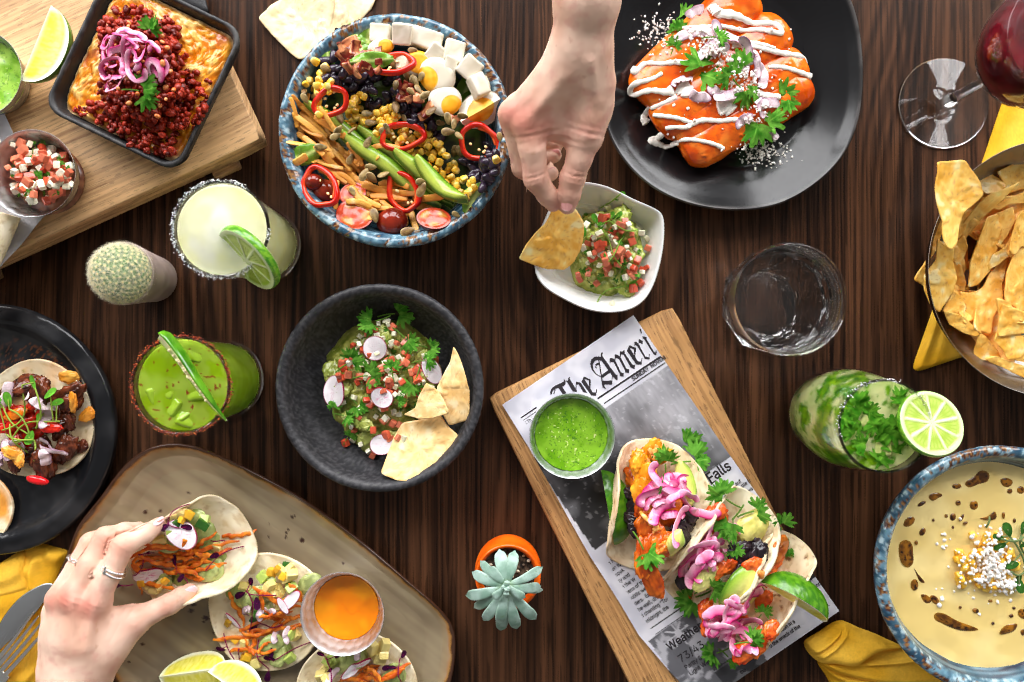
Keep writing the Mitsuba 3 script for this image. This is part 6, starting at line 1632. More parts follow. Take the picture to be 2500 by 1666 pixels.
# ---------------------------------------------------------------- the newspaper and its print
ZN = ZB2 + .0012
NU, NVv = np.array([.8253, -.5648]), np.array([.5648, .8253])       # along the lines and down the page, in photo pixels
def nloc(u, v): return 1226 + u * NU[0] + v * NVv[0], 989 + u * NU[1] + v * NVv[1]
def nfrom(x, y):
    d = np.array([x - 1226, y - 989]); return float(d @ NU), float(d @ NVv)
Z5 = lambda x, y: nfrom(1440 + x / 2.427, 1020 + y / 2.427)
import shapely
from shapely import affinity
def newspaper():
    t = thing('newspaper', 'printed newspaper sheet lying on the oak board under the tacos', 'newspaper')
    nv_, nu_ = 300, 130
    v = np.linspace(0, 880, nv_)
    left = np.interp(v, [0, 120, 200, 420, 560, 650, 760, 880], [0, -5, -12, -31, -36, -42, -30, -14]); right = np.interp(v, [0, 400, 875], [388, 389, 395])
    s = np.linspace(0, 1, nu_)
    U = left[:, None] * (1 - s) + right[:, None] * s; Vv = np.repeat(v[:, None], nu_, 1)
    top_slope = 0
    X, Y = nloc(U, Vv)
    k = (1 - ZN / H) * S
    W = np.stack([(X - 1250) * k, (833 - Y) * k, np.full(X.shape, ZN)], -1)
    lift = .0035 * sstep(.10, 0, np.repeat(s[None], nv_, 0)) * (nz(np.stack([U * 0, Vv * .012, U * 0], -1), 1, 3, 1))
    W[..., 2] += lift
    V = W.reshape(-1, 3); i = np.arange(nv_ * nu_).reshape(nv_, nu_)
    F = tri(np.stack([i[:-1, :-1], i[1:, :-1], i[1:, 1:], i[:-1, 1:]], -1).reshape(-1, 4))
    if normals(V, F)[:, 2].mean() < 0: F = F[:, ::-1]
    u, w = U.ravel(), Vv.ravel()
    q = np.column_stack([u, w, u * 0])
    c = mottle(q * .01, lin(186, 185, 194), lin(206, 204, 210), 3, 4)
    g = nz(q, .012, 5, 3) * .6 + .4 * nz(q * [1, .25, 1], .16, 6, 2)
    pic = (w > 150) & (w < 418) & (u > -14)
    lightn = sstep(0, 1, (u / 390) * 1.1 - (w - 150) / 330 + .15) + .9 * (nz(q, .02, 9, 3) - .5)
    pg = np.clip(.03 + .34 * np.clip(lightn, 0, 1) * (.35 + 1.0 * g) + .10 * sstep(.7, .8, nz(q, .12, 11, 2)), .012, .6)
    c = np.where(pic[:, None], pg[:, None] * np.array([1, .97, 1.04]), c)
    dark = (w > 668) & (w < 778) & (u > 225)
    c = np.where(dark[:, None], (.018 + .03 * nz(q, .05, 12, 2))[:, None] * np.ones(3), c)
    wp = (w > 674) & (u < 182) & (u > -30)
    su, sv = u - 40, w - 702
    ang = np.arctan2(sv, su); rad = np.hypot(su, sv)
    star = rad < (9 + 26 * np.abs(np.cos(ang * 4 + .4)) ** 7)
    cl = sstep(.5, .62, nz(q, .035, 14, 3) + .12 * sstep(760, 850, w))
    wc = blend(np.array([.10, .10, .11]), np.array([.34, .34, .36]), cl)
    wc = np.where(star[:, None], np.array([.42, .42, .44]), wc)
    wc = np.where(((w > 830) & (u > 60))[:, None], wc * .35, wc)
    c = np.where(wp[:, None], wc, c)
    S2 = solidify(V, F, .0003)
    add('sheet', S2, 'matte', np.vstack([c, c]), t)
    # print: flat black lettering a hair above the sheet
    pr = []
    sc = (1 - ZN / H) * S
    def page(mesh2d, z=.00042):
        """Shapely shapes in page coordinates (u, v down) -> a thin mesh on the sheet."""
        for g_ in getattr(mesh2d, 'geoms', [mesh2d]):
            if g_.is_empty: continue
            m = trimesh.creation.extrude_polygon(g_, 1.0, engine='earcut')
            P = np.array(m.vertices); x, y = nloc(P[:, 0], P[:, 1])
            pr.append((np.column_stack([(x - 1250) * sc, (833 - y) * sc, ZN + z + P[:, 2] * .00012]), np.array(m.faces)[:, ::-1]))
    import trimesh
    def text(s_, u0, v0, cap, bold=True, tight=.9, track=1.0):
        m = meshkit.text_mesh(s_, cap, .001, bold)
        P = np.array(m.vertices)
        x, y = nloc(u0 + P[:, 0] * tight, v0 - P[:, 1])
        pr.append((np.column_stack([(x - 1250) * sc, (833 - y) * sc, ZN + .00042 + P[:, 2] * .12]), np.array(m.faces)))
    def bar(u0, v0, u1, v1, w_):
        page(shapely.LineString([(u0, v0), (u1, v1)]).buffer(w_ / 2, cap_style='flat'))
    # black letter title, stroke by stroke (points taken along the letters, then laid on the page)
    zz = lambda pts: [nfrom(1320 + x / 7.128, 780 + y / 7.128) for x, y in pts]
    def pen(pts, w_): page(shapely.LineString(zz(pts)).buffer(w_ / 7.128 / 2, cap_style='flat', join_style='mitre', mitre_limit=2))
    def area(pts): page(shapely.Polygon(zz(pts)).buffer(0))
    area([(170, 1310), (165, 1260), (190, 1200), (240, 1160), (330, 1120), (390, 1090), (410, 1075), (395, 1045), (410, 1040), (435, 1085), (425, 1140), (390, 1170), (320, 1190), (250, 1210), (205, 1250), (190, 1310)])   # T
    pen([(330, 1170), (420, 1300)], 62); pen([(255, 1200), (230, 1300)], 14); pen([(370, 1180), (420, 1260)], 12)
    area([(435, 1065), (475, 1070), (480, 1020), (500, 1000), (510, 1010), (503, 1035), (640, 1260), (560, 1260), (475, 1120)])     # h
    area([(615, 1085), (690, 1100), (720, 1140), (810, 1280), (740, 1270), (660, 1130), (620, 1140), (622, 1230), (608, 1200)])
    area([(750, 995), (872, 1050), (865, 1205), (845, 1225), (838, 1060), (758, 1040), (905, 1270), (958, 1272), (965, 1215), (978, 1215), (962, 1330), (880, 1325), (710, 1090)])   # e
    area([(1055, 1010), (960, 960), (890, 880), (860, 780), (880, 700), (930, 655), (1000, 645), (1050, 655), (1045, 610), (1060, 572), (1075, 578), (1072, 640), (1290, 940), (1315, 970), (1335, 960), (1340, 1060), (1310, 1055), (1250, 990), (1060, 725), (1000, 705), (940, 725), (905, 790), (915, 870), (970, 950), (1060, 1000)])  # A
    pen([(1010, 700), (1085, 1190)], 18); pen([(1060, 1000), (1190, 905)], 52); area([(950, 800), (965, 770), (1010, 752), (1020, 790), (980, 800), (965, 820), (975, 865), (955, 845)])
    area([(1065, 1070), (1235, 1065), (1240, 985), (1252, 985), (1238, 1140), (1120, 1130), (1100, 1160), (1135, 1200), (1120, 1215), (1085, 1180)])
    area([(1200, 680), (1240, 672), (1290, 700), (1395, 925), (1445, 935), (1440, 998), (1378, 988), (1375, 950), (1270, 745), (1215, 740), (1218, 765), (1200, 750)])     # m
    area([(1290, 610), (1330, 615), (1385, 650), (1490, 860), (1540, 872), (1535, 935), (1470, 925), (1468, 890), (1360, 690), (1305, 670), (1295, 740), (1285, 720)])
    area([(1380, 555), (1430, 560), (1445, 535), (1460, 540), (1460, 590), (1590, 780), (1620, 800), (1640, 780), (1635, 865), (1605, 860), (1560, 830), (1440, 615), (1395, 610), (1388, 680), (1378, 660)])
    area([(1540, 450), (1665, 500), (1640, 650), (1628, 640), (1620, 525), (1545, 495), (1690, 730), (1750, 735), (1755, 675), (1768, 678), (1752, 790), (1660, 785), (1500, 550)])   # e
    area([(1630, 390), (1665, 392), (1705, 435), (1820, 650), (1878, 660), (1882, 605), (1895, 605), (1888, 702), (1805, 690), (1795, 655), (1680, 470), (1645, 445), (1640, 470), (1628, 455)])     # r
    area([(1705, 340), (1775, 375), (1770, 435), (1715, 405), (1705, 450)])
    area([(1775, 293), (1842, 312), (1845, 350), (1965, 560), (1990, 580), (2005, 540), (2018, 545), (2010, 628), (1970, 615), (1800, 350), (1772, 330)])       # i
    area([(1718, 180), (1745, 162), (1760, 245), (1748, 248)])
    a, b = zz([(990, 1380), (2090, 645)]); bar(*a, *b, 4.2)
    a, b = zz([(1100, 1465), (2168, 752)]); bar(*a, *b, 2.6)
    text('SUNDAY  NOVEM', *nfrom(1545, 931), 9.6, True, .88); text('SUNDAY  NOVEM', *nfrom(1545.6, 931), 9.6, True, .88)
    bar(2, 52, 66, 52, 3.0); bar(6, 60, 60, 60, 1.2); bar(6, 60, -2, 118, 1.2)
    text('“All Th', 9, 73, 8.5, False, .8); text('Char', 8, 92, 8.5, False, .8)
    text('Falls', *nfrom(1733, 1181), 25, True, .86)
    for du in (0, ): bar(311, 447.5, 326, 446, 2.4)
    text('ing “Tor auf', *nfrom(1760, 1212), 9.5, True, .84); text('ple fr', *nfrom(1812, 1191), 9.5, True, .84); text('we', *nfrom(1826, 1204), 9.5, True, .84)
    text('T', *nfrom(1504, 1330), 24, False, 1.0)
    for s_, v_, u_ in (('On Nov', 470, -14), ('began to', 487, -26), ('the spok', 503, -26), ('Party and', 520, -26), ('with the W', 537, -26), ('citizens of the', 554, -26), ('Republic wer', 571, -26), ('borders.  East and w', 588, -26), ('to the wall, drinki', 605, -26), ('and chanting “Tor', 622, -25), ('At midnight, the', 639, -24)):
        text(s_, u_, v_, 9.6, True, .83)
    bar(-24, 655, 130, 655, 2.2); bar(-30, 673, 182, 673, 1.4); bar(-30, 673, -30, 830, 1.2)
    text('Weather', -2, 726, 20, True, .9); text('73/43', 4, 766, 19, False, .95); text('Partly Sunn', 5, 787, 11, True, .88); text('Light Wind', 6, 805, 11, True, .88)
    text('ecialty Packaging, Inc', 60, 828, 5.5, False, .9)
    for s_, v_, u_ in (('tting an', 781, 346), ('Oceano', 801, 357), ('expedi', 822, 352), ('e inter', 838, 350), ('on lux', 855, 352), ('n the', 803, 264), ('usetts, w', 824, 244), ('on station in a', 842, 222), ('d the wreck of the', 859, 205), ('the', 872, 110)):
        text(s_, u_, v_, 9.6, True, .80)
    m = join(pr)
    labels[add('print', m, 'matte', np.tile(lin(38, 34, 38), (len(m[0]), 1)), t, smooth=False)] = {'kind': 'stuff'}
newspaper()
# clip: letters that ran past the sheet's edge are cut by the tacos and the edge of the sheet
cup('sauce_cup', 'hammered steel cup of green salsa standing on the newspaper', C_SAL2, ZB2 + .0014)
liquid('green_salsa', C_SAL2[:2], ZB2 + .0014 + .0225, .0332, 'wet', salsa_col((92, 146, 18), (124, 172, 36), 55), 'green salsa in the cup on the newspaper', 'salsa', seed=5)
q5 = lambda x, y: (1440 + x / 2.427, 1020 + y / 2.427)
lime_wedge('lime_wedge', at(*q5(112, 545), ZN + .012), rot(0, 0, math.radians(-80)) @ rot(math.radians(150), 0, 0), .025, .036, .6, 'dark green lime wedge half hidden behind the leftmost taco on the newspaper', 31)

CHK_A, CHK_B = lin(186, 70, 12), lin(236, 130, 36)
def taco(C, ang, R_, sec, seed, label, flare=0.0, char=.5, warm=.25):
    t = thing('chicken_taco', label, 'taco')
    m = folded_tortilla(at(*q5(*C), .04)[:2], ang, R_, sec, ZN, seed, char, warm, flare)
    add('tortilla', m, 'matte', None, t, mark=False)
    stamp(m[0], m[1][(m[0][m[1]][:, :, 2] < ZN + .013).all(1)])      # the filling lies in the fold, not on its lips
    return t
def beans(t, pts, seed):
    r = rng_of(seed)
    for i, (x, y) in enumerate(pts):
        chunk('bean_mash', *q5(x, y), r.uniform(.006, .009), 1.5, r.uniform(0, 180), seed + i, lin(22, 16, 22), lin(62, 44, 50), t, 'wet', .35, .6)
def avocado_piece(t, P, w, seed):
    XY = resample(trace([q5(*p) for p in P]), 30); B = drape(XY, .004, 8)
    s = np.linspace(0, 1, 30); wd = w * np.clip(np.sin(np.clip(s, .02, .98) * PI) ** .5, .15, 1)
    V, F = tube(B, wd, .005, 16, up=np.tile([.3, .2, 1], (30, 1)))
    a = np.r_[np.tile(np.cos(np.arange(16) / 16 * 2 * PI), 30), 0, 0]
    c = blend(lin(216, 214, 118), lin(150, 182, 60), sstep(-.1, .7, a)); c = blend(c, lin(84, 128, 30), sstep(.65, .95, a))
    add('avocado', (V, F), 'wet', c, t)
def onions(t, cx, cy, sx, sy, n, seed, a0):
    r = rng_of(seed)
    for k in range(n):
        x, y = cx + r.normal(0, sx), cy + r.normal(0, sy)
        rad = r.uniform(45, 120)
        onion_strip('pickled_onion', [q5(*p) for p in arc_px(x, y, rad, rad * r.uniform(.3, .6), r.uniform(150, 200), r.uniform(330, 400), a0 + r.normal(0, 35), 8, 2, seed + k)], t, .0027 * r.uniform(.8, 1.3), seed + k, r.uniform(.3, .9), lift=.0004)
def leaves(t, L, seed):
    for i, a in enumerate(L):
        cilantro('cilantro', *q5(a[0], a[1]), a[3], math.radians(a[2]), seed + i, t, n=a[4] if len(a) > 4 else 3, dark=a[5] if len(a) > 5 else 1.0)

T1 = taco((430, 540), math.radians(84), .0625, [(-.045, .036), (-.047, .018), (-.037, .003), (-.023, .0), (-.005, .003), (.015, .012), (.035, .024), (.045, .031)], 33, 'leftmost taco on the newspaper, with melted cheese and chicken', 0.0, .45, .3)
beans(T1, [(250, 470), (265, 540), (255, 600), (270, 660), (560, 600), (545, 650), (530, 700), (575, 560)], 1700)
for i, a in enumerate([(330, 260, .017, 1.4, 60), (290, 350, .017, 1.3, 80), (330, 430, .018, 1.2, 70), (320, 520, .015, 1.5, 80), (370, 580, .015, 1.6, 60), (330, 650, .016, 1.4, 90), (370, 720, .014, 1.6, 70), (330, 820, .014, 1.9, 84), (470, 720, .010, 1.4, 40), (430, 770, .010, 1.4, 30), (450, 430, .014, 1.6, 80), (480, 560, .014, 1.6, 60)]):
    chunk('chicken', *q5(a[0], a[1]), a[2] * .62, a[3], a[4], 1720 + i, CHK_A, CHK_B, T1, 'wet', .35, .6)
chunk('chicken', *q5(365, 945), .0085, 2.6, -66, 1740, lin(180, 66, 8), lin(226, 112, 24), T1, 'wet', .22, .5)
for i, a in enumerate([(370, 215, .012, 1.6, 70), (300, 290, .012, 1.6, 100), (330, 360, .0125, 1.5, 70), (310, 440, .012, 1.4, 80), (290, 260, .008, 1.6, 60), (430, 230, .009, 1.5, 30), (360, 510, .009, 1.5, 80)]):
    chunk('melted_cheese', *q5(a[0], a[1]), a[2] * .75, a[3], a[4], 1750 + i, lin(226, 134, 16), lin(248, 180, 50), T1, 'glaze', .3, .4)
for i, p in enumerate([[(345, 180), (380, 240), (370, 300)], [(395, 160), (380, 220), (400, 280)], [(300, 560), (360, 620), (420, 660)], [(360, 600), (390, 650), (370, 680)]]):
    shred('chicken_shred', [q5(*s) for s in p], .0022, lin(226, 140, 50), lin(246, 196, 120), T1, 1770 + i, mat='wet')
avocado_piece(T1, [(525, 260), (560, 380), (570, 500)], .010, 5); avocado_piece(T1, [(500, 640), (480, 720), (470, 800)], .009, 6)
onions(T1, 470, 450, 60, 75, 15, 1780, -50)
leaves(T1, [(550, 180, 45, .026, 3), (580, 260, 10, .030, 3), (450, 290, 100, .026, 3), (430, 380, -100, .014, 1, .7), (310, 770, -60, .030, 2)], 1800)

T2 = taco((765, 790), math.radians(52), .0620, [(-.030, .042), (-.029, .022), (-.016, .003), (.004, .0), (.022, .004), (.030, .020), (.035, .042)], 37, 'middle taco on the newspaper, with a heap of pink onion and an avocado piece', .06, .5, .15)
beans(T2, [(550, 950), (900, 790), (930, 760), (880, 820)], 1820)
for i, a in enumerate([(740, 560, .0150, 1.2, 30), (770, 610, .012, 1.3, 60), (570, 1065, .010, 1.5, 60), (830, 880, .010, 1.5, 50), (700, 720, .012, 1.4, 50), (650, 850, .012, 1.4, 50), (760, 900, .011, 1.4, 50)]):
    chunk('chicken', *q5(a[0], a[1]), a[2] * .6, a[3], a[4], 1840 + i, lin(196, 66, 14), lin(236, 120, 50), T2, 'wet', .3, .55)
chunk('avocado', *q5(960, 650), .0135, 1.35, 40, 1860, lin(216, 206, 100), lin(240, 228, 140), T2, 'wet', .18, .55)
chunk('avocado', *q5(690, 950), .008, 1.8, 50, 1861, lin(206, 206, 110), lin(226, 222, 140), T2, 'wet', .2, .5)
onions(T2, 695, 800, 48, 80, 20, 1880, -60)
leaves(T2, [(820, 490, 150, .027, 3), (850, 590, 230, .028, 3, .85), (960, 560, 20, .026, 3), (840, 660, 260, .018, 2, .8), (840, 770, 300, .017, 2), (640, 1060, 200, .027, 3, .8), (700, 1020, 20, .024, 3)], 1900)

T3 = taco((1008, 1020), math.radians(60), .0590, [(-.022, .045), (-.020, .025), (-.008, .004), (.006, .0), (.022, .004), (.030, .022), (.019, .046)], 43, 'rightmost taco on the newspaper, next to the lime wedge', .0, .85, .1)
beans(T3, [(900, 960), (1000, 810)], 1920)
for i, a in enumerate([(690, 1130, .010, 1.6, 60), (705, 1190, .011, 1.4, 80), (690, 1240, .010, 1.3, 70), (960, 880, .011, 1.5, 30), (1030, 880, .010, 1.6, 50), (990, 1320, .0145, 1.8, 50), (925, 1385, .013, 1.7, 35), (860, 1090, .010, 1.5, 40), (800, 1210, .011, 1.5, 50), (910, 1240, .011, 1.4, 50), (1100, 850, .011, 1.6, 60), (1060, 930, .011, 1.5, 60), (1030, 1080, .010, 1.6, 60), (1010, 1180, .010, 1.5, 60)]):
    chunk('prawn', *q5(a[0], a[1]), a[2] * .62, a[3], a[4], 1940 + i, lin(206, 56, 12), lin(240, 124, 46), T3, 'glaze', .28, .6)
shred('chicken_shred', [q5(*s) for s in [(1060, 740), (1120, 710), (1150, 740), (1120, 800), (1060, 850), (1040, 900)]], .0050, lin(190, 88, 20), lin(226, 130, 50), T3, 1960, th=.8, mat='wet', wav=.0003)
shred('chicken_shred', [q5(*s) for s in [(940, 860), (1000, 890), (1060, 850)]], .0036, lin(214, 110, 30), lin(240, 160, 80), T3, 1961, th=.8, mat='wet')
avocado_piece(T3, [(790, 1140), (850, 990), (940, 915), (1030, 950)], .0115, 8); avocado_piece(T3, [(860, 1120), (930, 1030), (1000, 970)], .009, 9)
onions(T3, 850, 1230, 65, 48, 16, 1980, -40); onions(T3, 965, 1030, 10, 24, 2, 1990, -70)
leaves(T3, [(1135, 660, 80, .023, 2), (1180, 760, -90, .016, 2, .7), (1000, 1160, 60, .016, 2), (930, 1330, 10, .022, 3), (760, 1390, 200, .023, 3, .8), (810, 1410, -40, .020, 2, .75)], 2000)
lime_wedge('lime_wedge', at(*q5(1215, 1110), .035), rot(0, 0, math.radians(-32)) @ rot(math.radians(124), 0, 0), .025, .034, .62, 'bright green lime wedge at the lower right end of the newspaper', 33)

# ---------------------------------------------------------------- soup
q7 = lambda x, y: (1880 + x / 1.945, 860 + y / 1.945)
ZL = .046
liquid('corn_soup', C_SOUP[:2], ZL, .0985, 'glaze', lambda V: mottle(V, lin(226, 198, 122), lin(236, 212, 142), 40, 3), 'creamy yellow corn soup in the blue bowl', 'soup', 160, 50, .0006, 6, .001)
SOUPT = ZL + .0004
def oil(pts, i):
    P = np.array([at(*q7(*p), SOUPT)[:2] for p in pts]); o = resample(P, 70, True)
    c = o.mean(0)
    V, F, t = disc((o - c) * .9, 9)
    V[:, 2] = .0011 * (1 - t ** 3)
    V += [c[0], c[1], SOUPT + .0001]
    col = blend(mottle(V, lin(74, 40, 8), lin(146, 92, 18), 230, i, .3, .7, 3), lin(44, 20, 6), sstep(.56, .7, nz(V, 420, i + 2, 2)))
    col = blend(col, lin(168, 116, 30), sstep(.82, 1, t) * .5)
    tag(add('oil_drop', (V, F), 'gloss', col), 'dark brown chilli oil drop floating on the yellow soup', 'oil drop', 'oil drops on the soup')
def ell(x, y, a, b, r_=0): return arc_px(x, y, a, b, 0, 330, r_, 12)
ol = [[(615, 900), (645, 885), (672, 900), (683, 960), (680, 1010), (655, 1030), (625, 1010), (608, 950)], [(770, 1240), (800, 1232), (860, 1258), (930, 1290), (1000, 1322), (960, 1328), (880, 1318), (800, 1285), (768, 1260)], [(1085, 1340), (1105, 1305), (1150, 1288), (1178, 1290), (1170, 1315), (1130, 1338)], [(920, 630), (965, 590), (1000, 560), (1045, 575), (1040, 610), (990, 630), (930, 642)], [(750, 690), (790, 665), (822, 680), (800, 695), (770, 708)], [(635, 830), (660, 780), (690, 790), (685, 810), (650, 832)], [(715, 1150), (735, 1148), (765, 1190), (745, 1195), (720, 1172)], [(760, 1155), (775, 1152), (802, 1198), (790, 1200)], [(990, 790), (1030, 780), (1070, 755), (1080, 780), (1030, 800)], [(1090, 605), (1130, 597), (1155, 615), (1140, 640), (1100, 632)], [(680, 1020), (700, 1050), (733, 1100), (722, 1098), (700, 1070)], [(1175, 1230), (1206, 1215), (1240, 1240), (1215, 1268), (1180, 1255)]]
for i, p in enumerate(ol): oil(p, i)
for i, a in enumerate([(686, 1105, 20, 30, 0), (724, 853, 15, 22, 30), (694, 905, 9, 12, 0), (893, 716, 14, 14, 0), (968, 727, 22, 24, 0), (868, 783, 16, 20, 10), (836, 778, 9, 10, 0), (887, 637, 24, 14, 0), (910, 786, 8, 22, 30), (775, 798, 7, 8, 0), (868, 832, 7, 9, 0), (927, 812, 14, 8, -20), (1138, 660, 14, 13, 0), (1190, 655, 20, 20, 0), (1108, 775, 8, 18, 0), (1160, 800, 8, 12, 0), (976, 1228, 18, 13, 20), (903, 1212, 8, 9, 0), (1058, 1288, 9, 8, 0), (1145, 1252, 12, 10, 0), (1158, 1215, 9, 8, 0), (1046, 1182, 12, 8, 0), (720, 720, 24, 10, -30), (1200, 1330, 12, 18, 0)]):
    oil(ell(a[0], a[1], a[2], a[3], a[4]), 40 + i)
CM = thing('corn_heap', 'heap of yellow corn under white crumbled cheese in the soup', 'corn')
r = rng_of(61)
for i in range(70):
    a, d = r.random() * 2 * PI, 145 * math.sqrt(r.random())
    x, y = 1010 + d * math.cos(a) * 1.1, 1000 + d * math.sin(a)
    s = r.uniform(.006, .0082)
    V, F = rbox(s * 1.1, s * .95, s * .75, s * .36, 4)
    put('kernel', (V, F), spot(*q7(x, y)), 'wet', mottle(V, lin(222, 160, 26), lin(244, 206, 84), 220, i), rot(r.normal(0, .4), r.normal(0, .4), r.random() * 6), CM, .0028, 92)
pts = [q7(1050 + r.normal(0, 45), 1010 + r.normal(0, 62)) for _ in range(300)] + [q7(1020 + r.normal(0, 90), 980 + r.normal(0, 80)) for _ in range(50)] + [q7(1130 + r.normal(0, 30), 1110 + r.normal(0, 20)) for _ in range(60)] + [q7(r.uniform(780, 1180), r.uniform(850, 1250)) for _ in range(30)]
crumbs('crumbled_cheese', pts, .0007, .0021, 'matte', lin(236, 230, 222), lin(252, 250, 246), 62, CM, amp=.4)
for i, (p, lv) in enumerate([([(1206, 1010), (1170, 940), (1130, 870)], [(1100, 885, 160), (1130, 870, 110), (1110, 905, 200)]), ([(1206, 960), (1170, 900), (1190, 860)], [(1185, 860, 80), (1170, 1000, 190)]), ([(1206, 1040), (1150, 1050), (1120, 1030)], [(1180, 1050, 240), (1160, 1060, 280)]), ([(1206, 880), (1150, 890), (1080, 880)], [(1170, 920, 30)]), ([(1020, 830), (1025, 800), (1035, 780)], [])]):
    k = thing('sprout_sprig', ['green sprout with dark leaves beside the cheese heap on the soup', 'upper sprout leaning on the right of the cheese heap in the soup', 'lower leafy sprout at the right edge of the photo on the soup', 'thin sprout lying across the top of the corn heap', 'tiny dark stalk above the corn heap on the soup'][i], 'sprout')
    sprout('stalk', [q7(*s) for s in p], [(*q7(x, y), a) for x, y, a in lv], k, w=.0009, lsize=.013, seed=120 + i, lift=.004, col=(130, 150, 100), lcol=(52, 96, 40))

# ---------------------------------------------------------------- yellow napkins, chips, cutlery
YEL_A, YEL_B = lin(214, 158, 34), lin(236, 186, 66)
def cloth_col(V, seed):
    c = mottle(V, YEL_A, YEL_B, 30, seed)
    return c * (.9 + .2 * nz(V, 1100, seed + 1, 1))[:, None]
def cloth(name, outline, label, seed, ridges=(), base=.006, edge=.010, rings=60, n=220, parent=None, z0=0.0):
    """A folded napkin: rounded pad with this outline (photo pixels) and folds (x0, y0, x1, y1, width, height, overlap)."""
    o = resample(np.array([at(*p, .004)[:2] for p in outline]), n, True) if len(outline) > 14 else None
    if o is None:
        pts = np.array([at(*p, .004)[:2] for p in outline]); d = []
        for a, b in zip(pts, np.roll(pts, -1, 0)): d += [a + (b - a) * t for t in np.linspace(0, 1, max(2, int(np.linalg.norm(b - a) / .002)), endpoint=False)]
        o = gaussian_filter1d(np.array(d), 2.0, axis=0, mode='wrap')
    V, F, t = disc(o, rings)
    c = o.mean(0); rim = np.hypot(V[:, 0] - c[0], V[:, 1] - c[1])
    dist = np.array([0.0] * len(V))
    from scipy.spatial import cKDTree
    dist, _ = cKDTree(o).query(V[:, :2])
    z = base * np.sqrt(np.clip(dist / edge, 0, 1) * (2 - np.clip(dist / edge, 0, 1)))
    z += .0012 * (nz(V, 28, seed, 2) - .5) * np.clip(dist / edge, 0, 1)
    for x0, y0, x1, y1, w, h, ov in ridges:
        a, b = at(x0, y0, .006)[:2], at(x1, y1, .006)[:2]
        d = (b - a); L = np.linalg.norm(d); d /= L; nrm = np.array([-d[1], d[0]])
        s = (V[:, :2] - a) @ d; e = (V[:, :2] - a) @ nrm + .004 * np.sin(s / L * PI) * .5
        along = sstep(-.15, .1, s / L) * sstep(1.15, .9, s / L)
        f = np.where(e < 0, np.exp(-(e / (w * ov)) ** 2), np.exp(-(e / w) ** 2))
        z += h * f * along * np.clip(dist / .004, 0, 1)
    V[:, 2] = z + .0006
    bot = V.copy(); bot[:, 2] = .0002
    m = len(V); k = np.arange(len(o)) + 1 + (rings - 1) * len(o); j = np.roll(k, -1)
    ori = normals(V, F)[:, 2].mean() > 0
    side = np.vstack([np.stack([j, k, k + m], 1), np.stack([j, k + m, j + m], 1)])
    if not ((o[:, 0] * np.roll(o[:, 1], -1) - o[:, 1] * np.roll(o[:, 0], -1)).sum() > 0): side = side[:, ::-1]
    W = np.vstack([V, bot]); F2 = np.vstack([F, F[:, ::-1] + m, side])
    W[:, 2] += z0
    k = add(name, (W, F2), 'cloth', cloth_col(W, seed), parent)
    return k if parent else tag(k, label, 'napkin')

qs = lambda x, y: (1700 + x / 1.65, y / 1.65)
cloth('napkin', [(2456, 236), (2405, 388), (2330, 610), (2280, 760), (2231, 900), (2236, 910), (2250, 907), (2390, 860), (2560, 800), (2680, 600), (2680, 236)], 'folded yellow napkin under the bowl of tortilla chips', 3, [(2420, 400, 2250, 880, .006, .0035, .25), (2452, 400, 2290, 870, .008, .002, .3)], .004, .006)
t = thing('napkin', 'rolled yellow napkin between the oak board and the soup bowl', 'napkin')
cloth('fold', [q7(*p) for p in [(262, 1525), (300, 1600), (520, 1720), (900, 1720), (880, 1540), (760, 1500), (520, 1540), (330, 1500), (225, 1455), (228, 1490)]], '', 5, [(*q7(240, 1500), *q7(500, 1600), .006, .004, .3), (*q7(420, 1560), *q7(820, 1580), .008, .004, .3)], .007, .007, parent=t)
cloth('fold', [q7(*p) for p in [(212, 1450), (330, 1440), (430, 1420), (500, 1385), (640, 1380), (780, 1400), (880, 1520), (780, 1560), (600, 1570), (420, 1545), (290, 1510), (240, 1480)]], '', 6, [(*q7(420, 1462), *q7(760, 1425), .0035, .004, .3), (*q7(250, 1470), *q7(560, 1540), .010, .003, .4)], .008, .007, parent=t, z0=.006)
cloth('fold', [q7(*p) for p in [(318, 1262), (240, 1300), (172, 1342), (150, 1362), (156, 1395), (172, 1418), (212, 1452), (300, 1462), (380, 1470), (440, 1425), (520, 1395), (600, 1382), (540, 1350), (470, 1318), (390, 1288)]], '', 7, [(*q7(165, 1395), *q7(300, 1290), .0045, .006, .25), (*q7(205, 1420), *q7(330, 1300), .004, .004, .3), (*q7(300, 1445), *q7(520, 1350), .014, .004, .5)], .013, .012, parent=t, z0=.010)
t = thing('napkin', 'yellow napkin under the knife and fork at the lower left', 'napkin')
cloth('fold', [qp(*p) for p in [(-120, 850), (0, 836), (90, 780), (155, 740), (205, 715), (270, 716), (340, 735), (410, 762), (380, 850), (345, 950), (325, 1050), (318, 1180), (315, 1320), (300, 1420), (240, 1560), (180, 1700), (-120, 1700)]], '', 8, [(*qp(20, 940), *qp(180, 860), .010, .003, .6), (*qp(0, 1090), *qp(260, 960), .018, .003, .6), (*qp(60, 1480), *qp(180, 1560), .012, .004, .6), (*qp(220, 800), *qp(215, 990), .006, .006, .3), (*qp(300, 760), *qp(390, 800), .012, .004, .6)], .006, .008, parent=t)
cloth('fold', [qp(*p) for p in [(-120, 850), (0, 830), (90, 770), (155, 735), (180, 770), (176, 860), (190, 940), (208, 985), (120, 1010), (0, 1040), (-120, 1060)]], '', 9, [(*qp(165, 800), *qp(196, 960), .004, .003, .3), (*qp(0, 930), *qp(160, 850), .012, .003, .5)], .005, .005, parent=t, z0=.0045)
cloth('fold', [qp(*p) for p in [(205, 1075), (212, 1200), (206, 1380), (196, 1560), (180, 1700), (-120, 1700), (-120, 1350), (0, 1240), (110, 1150)]], '', 10, [(*qp(60, 1330), *qp(120, 1600), .01, .002, .5)], .003, .004, parent=t, z0=.0045)
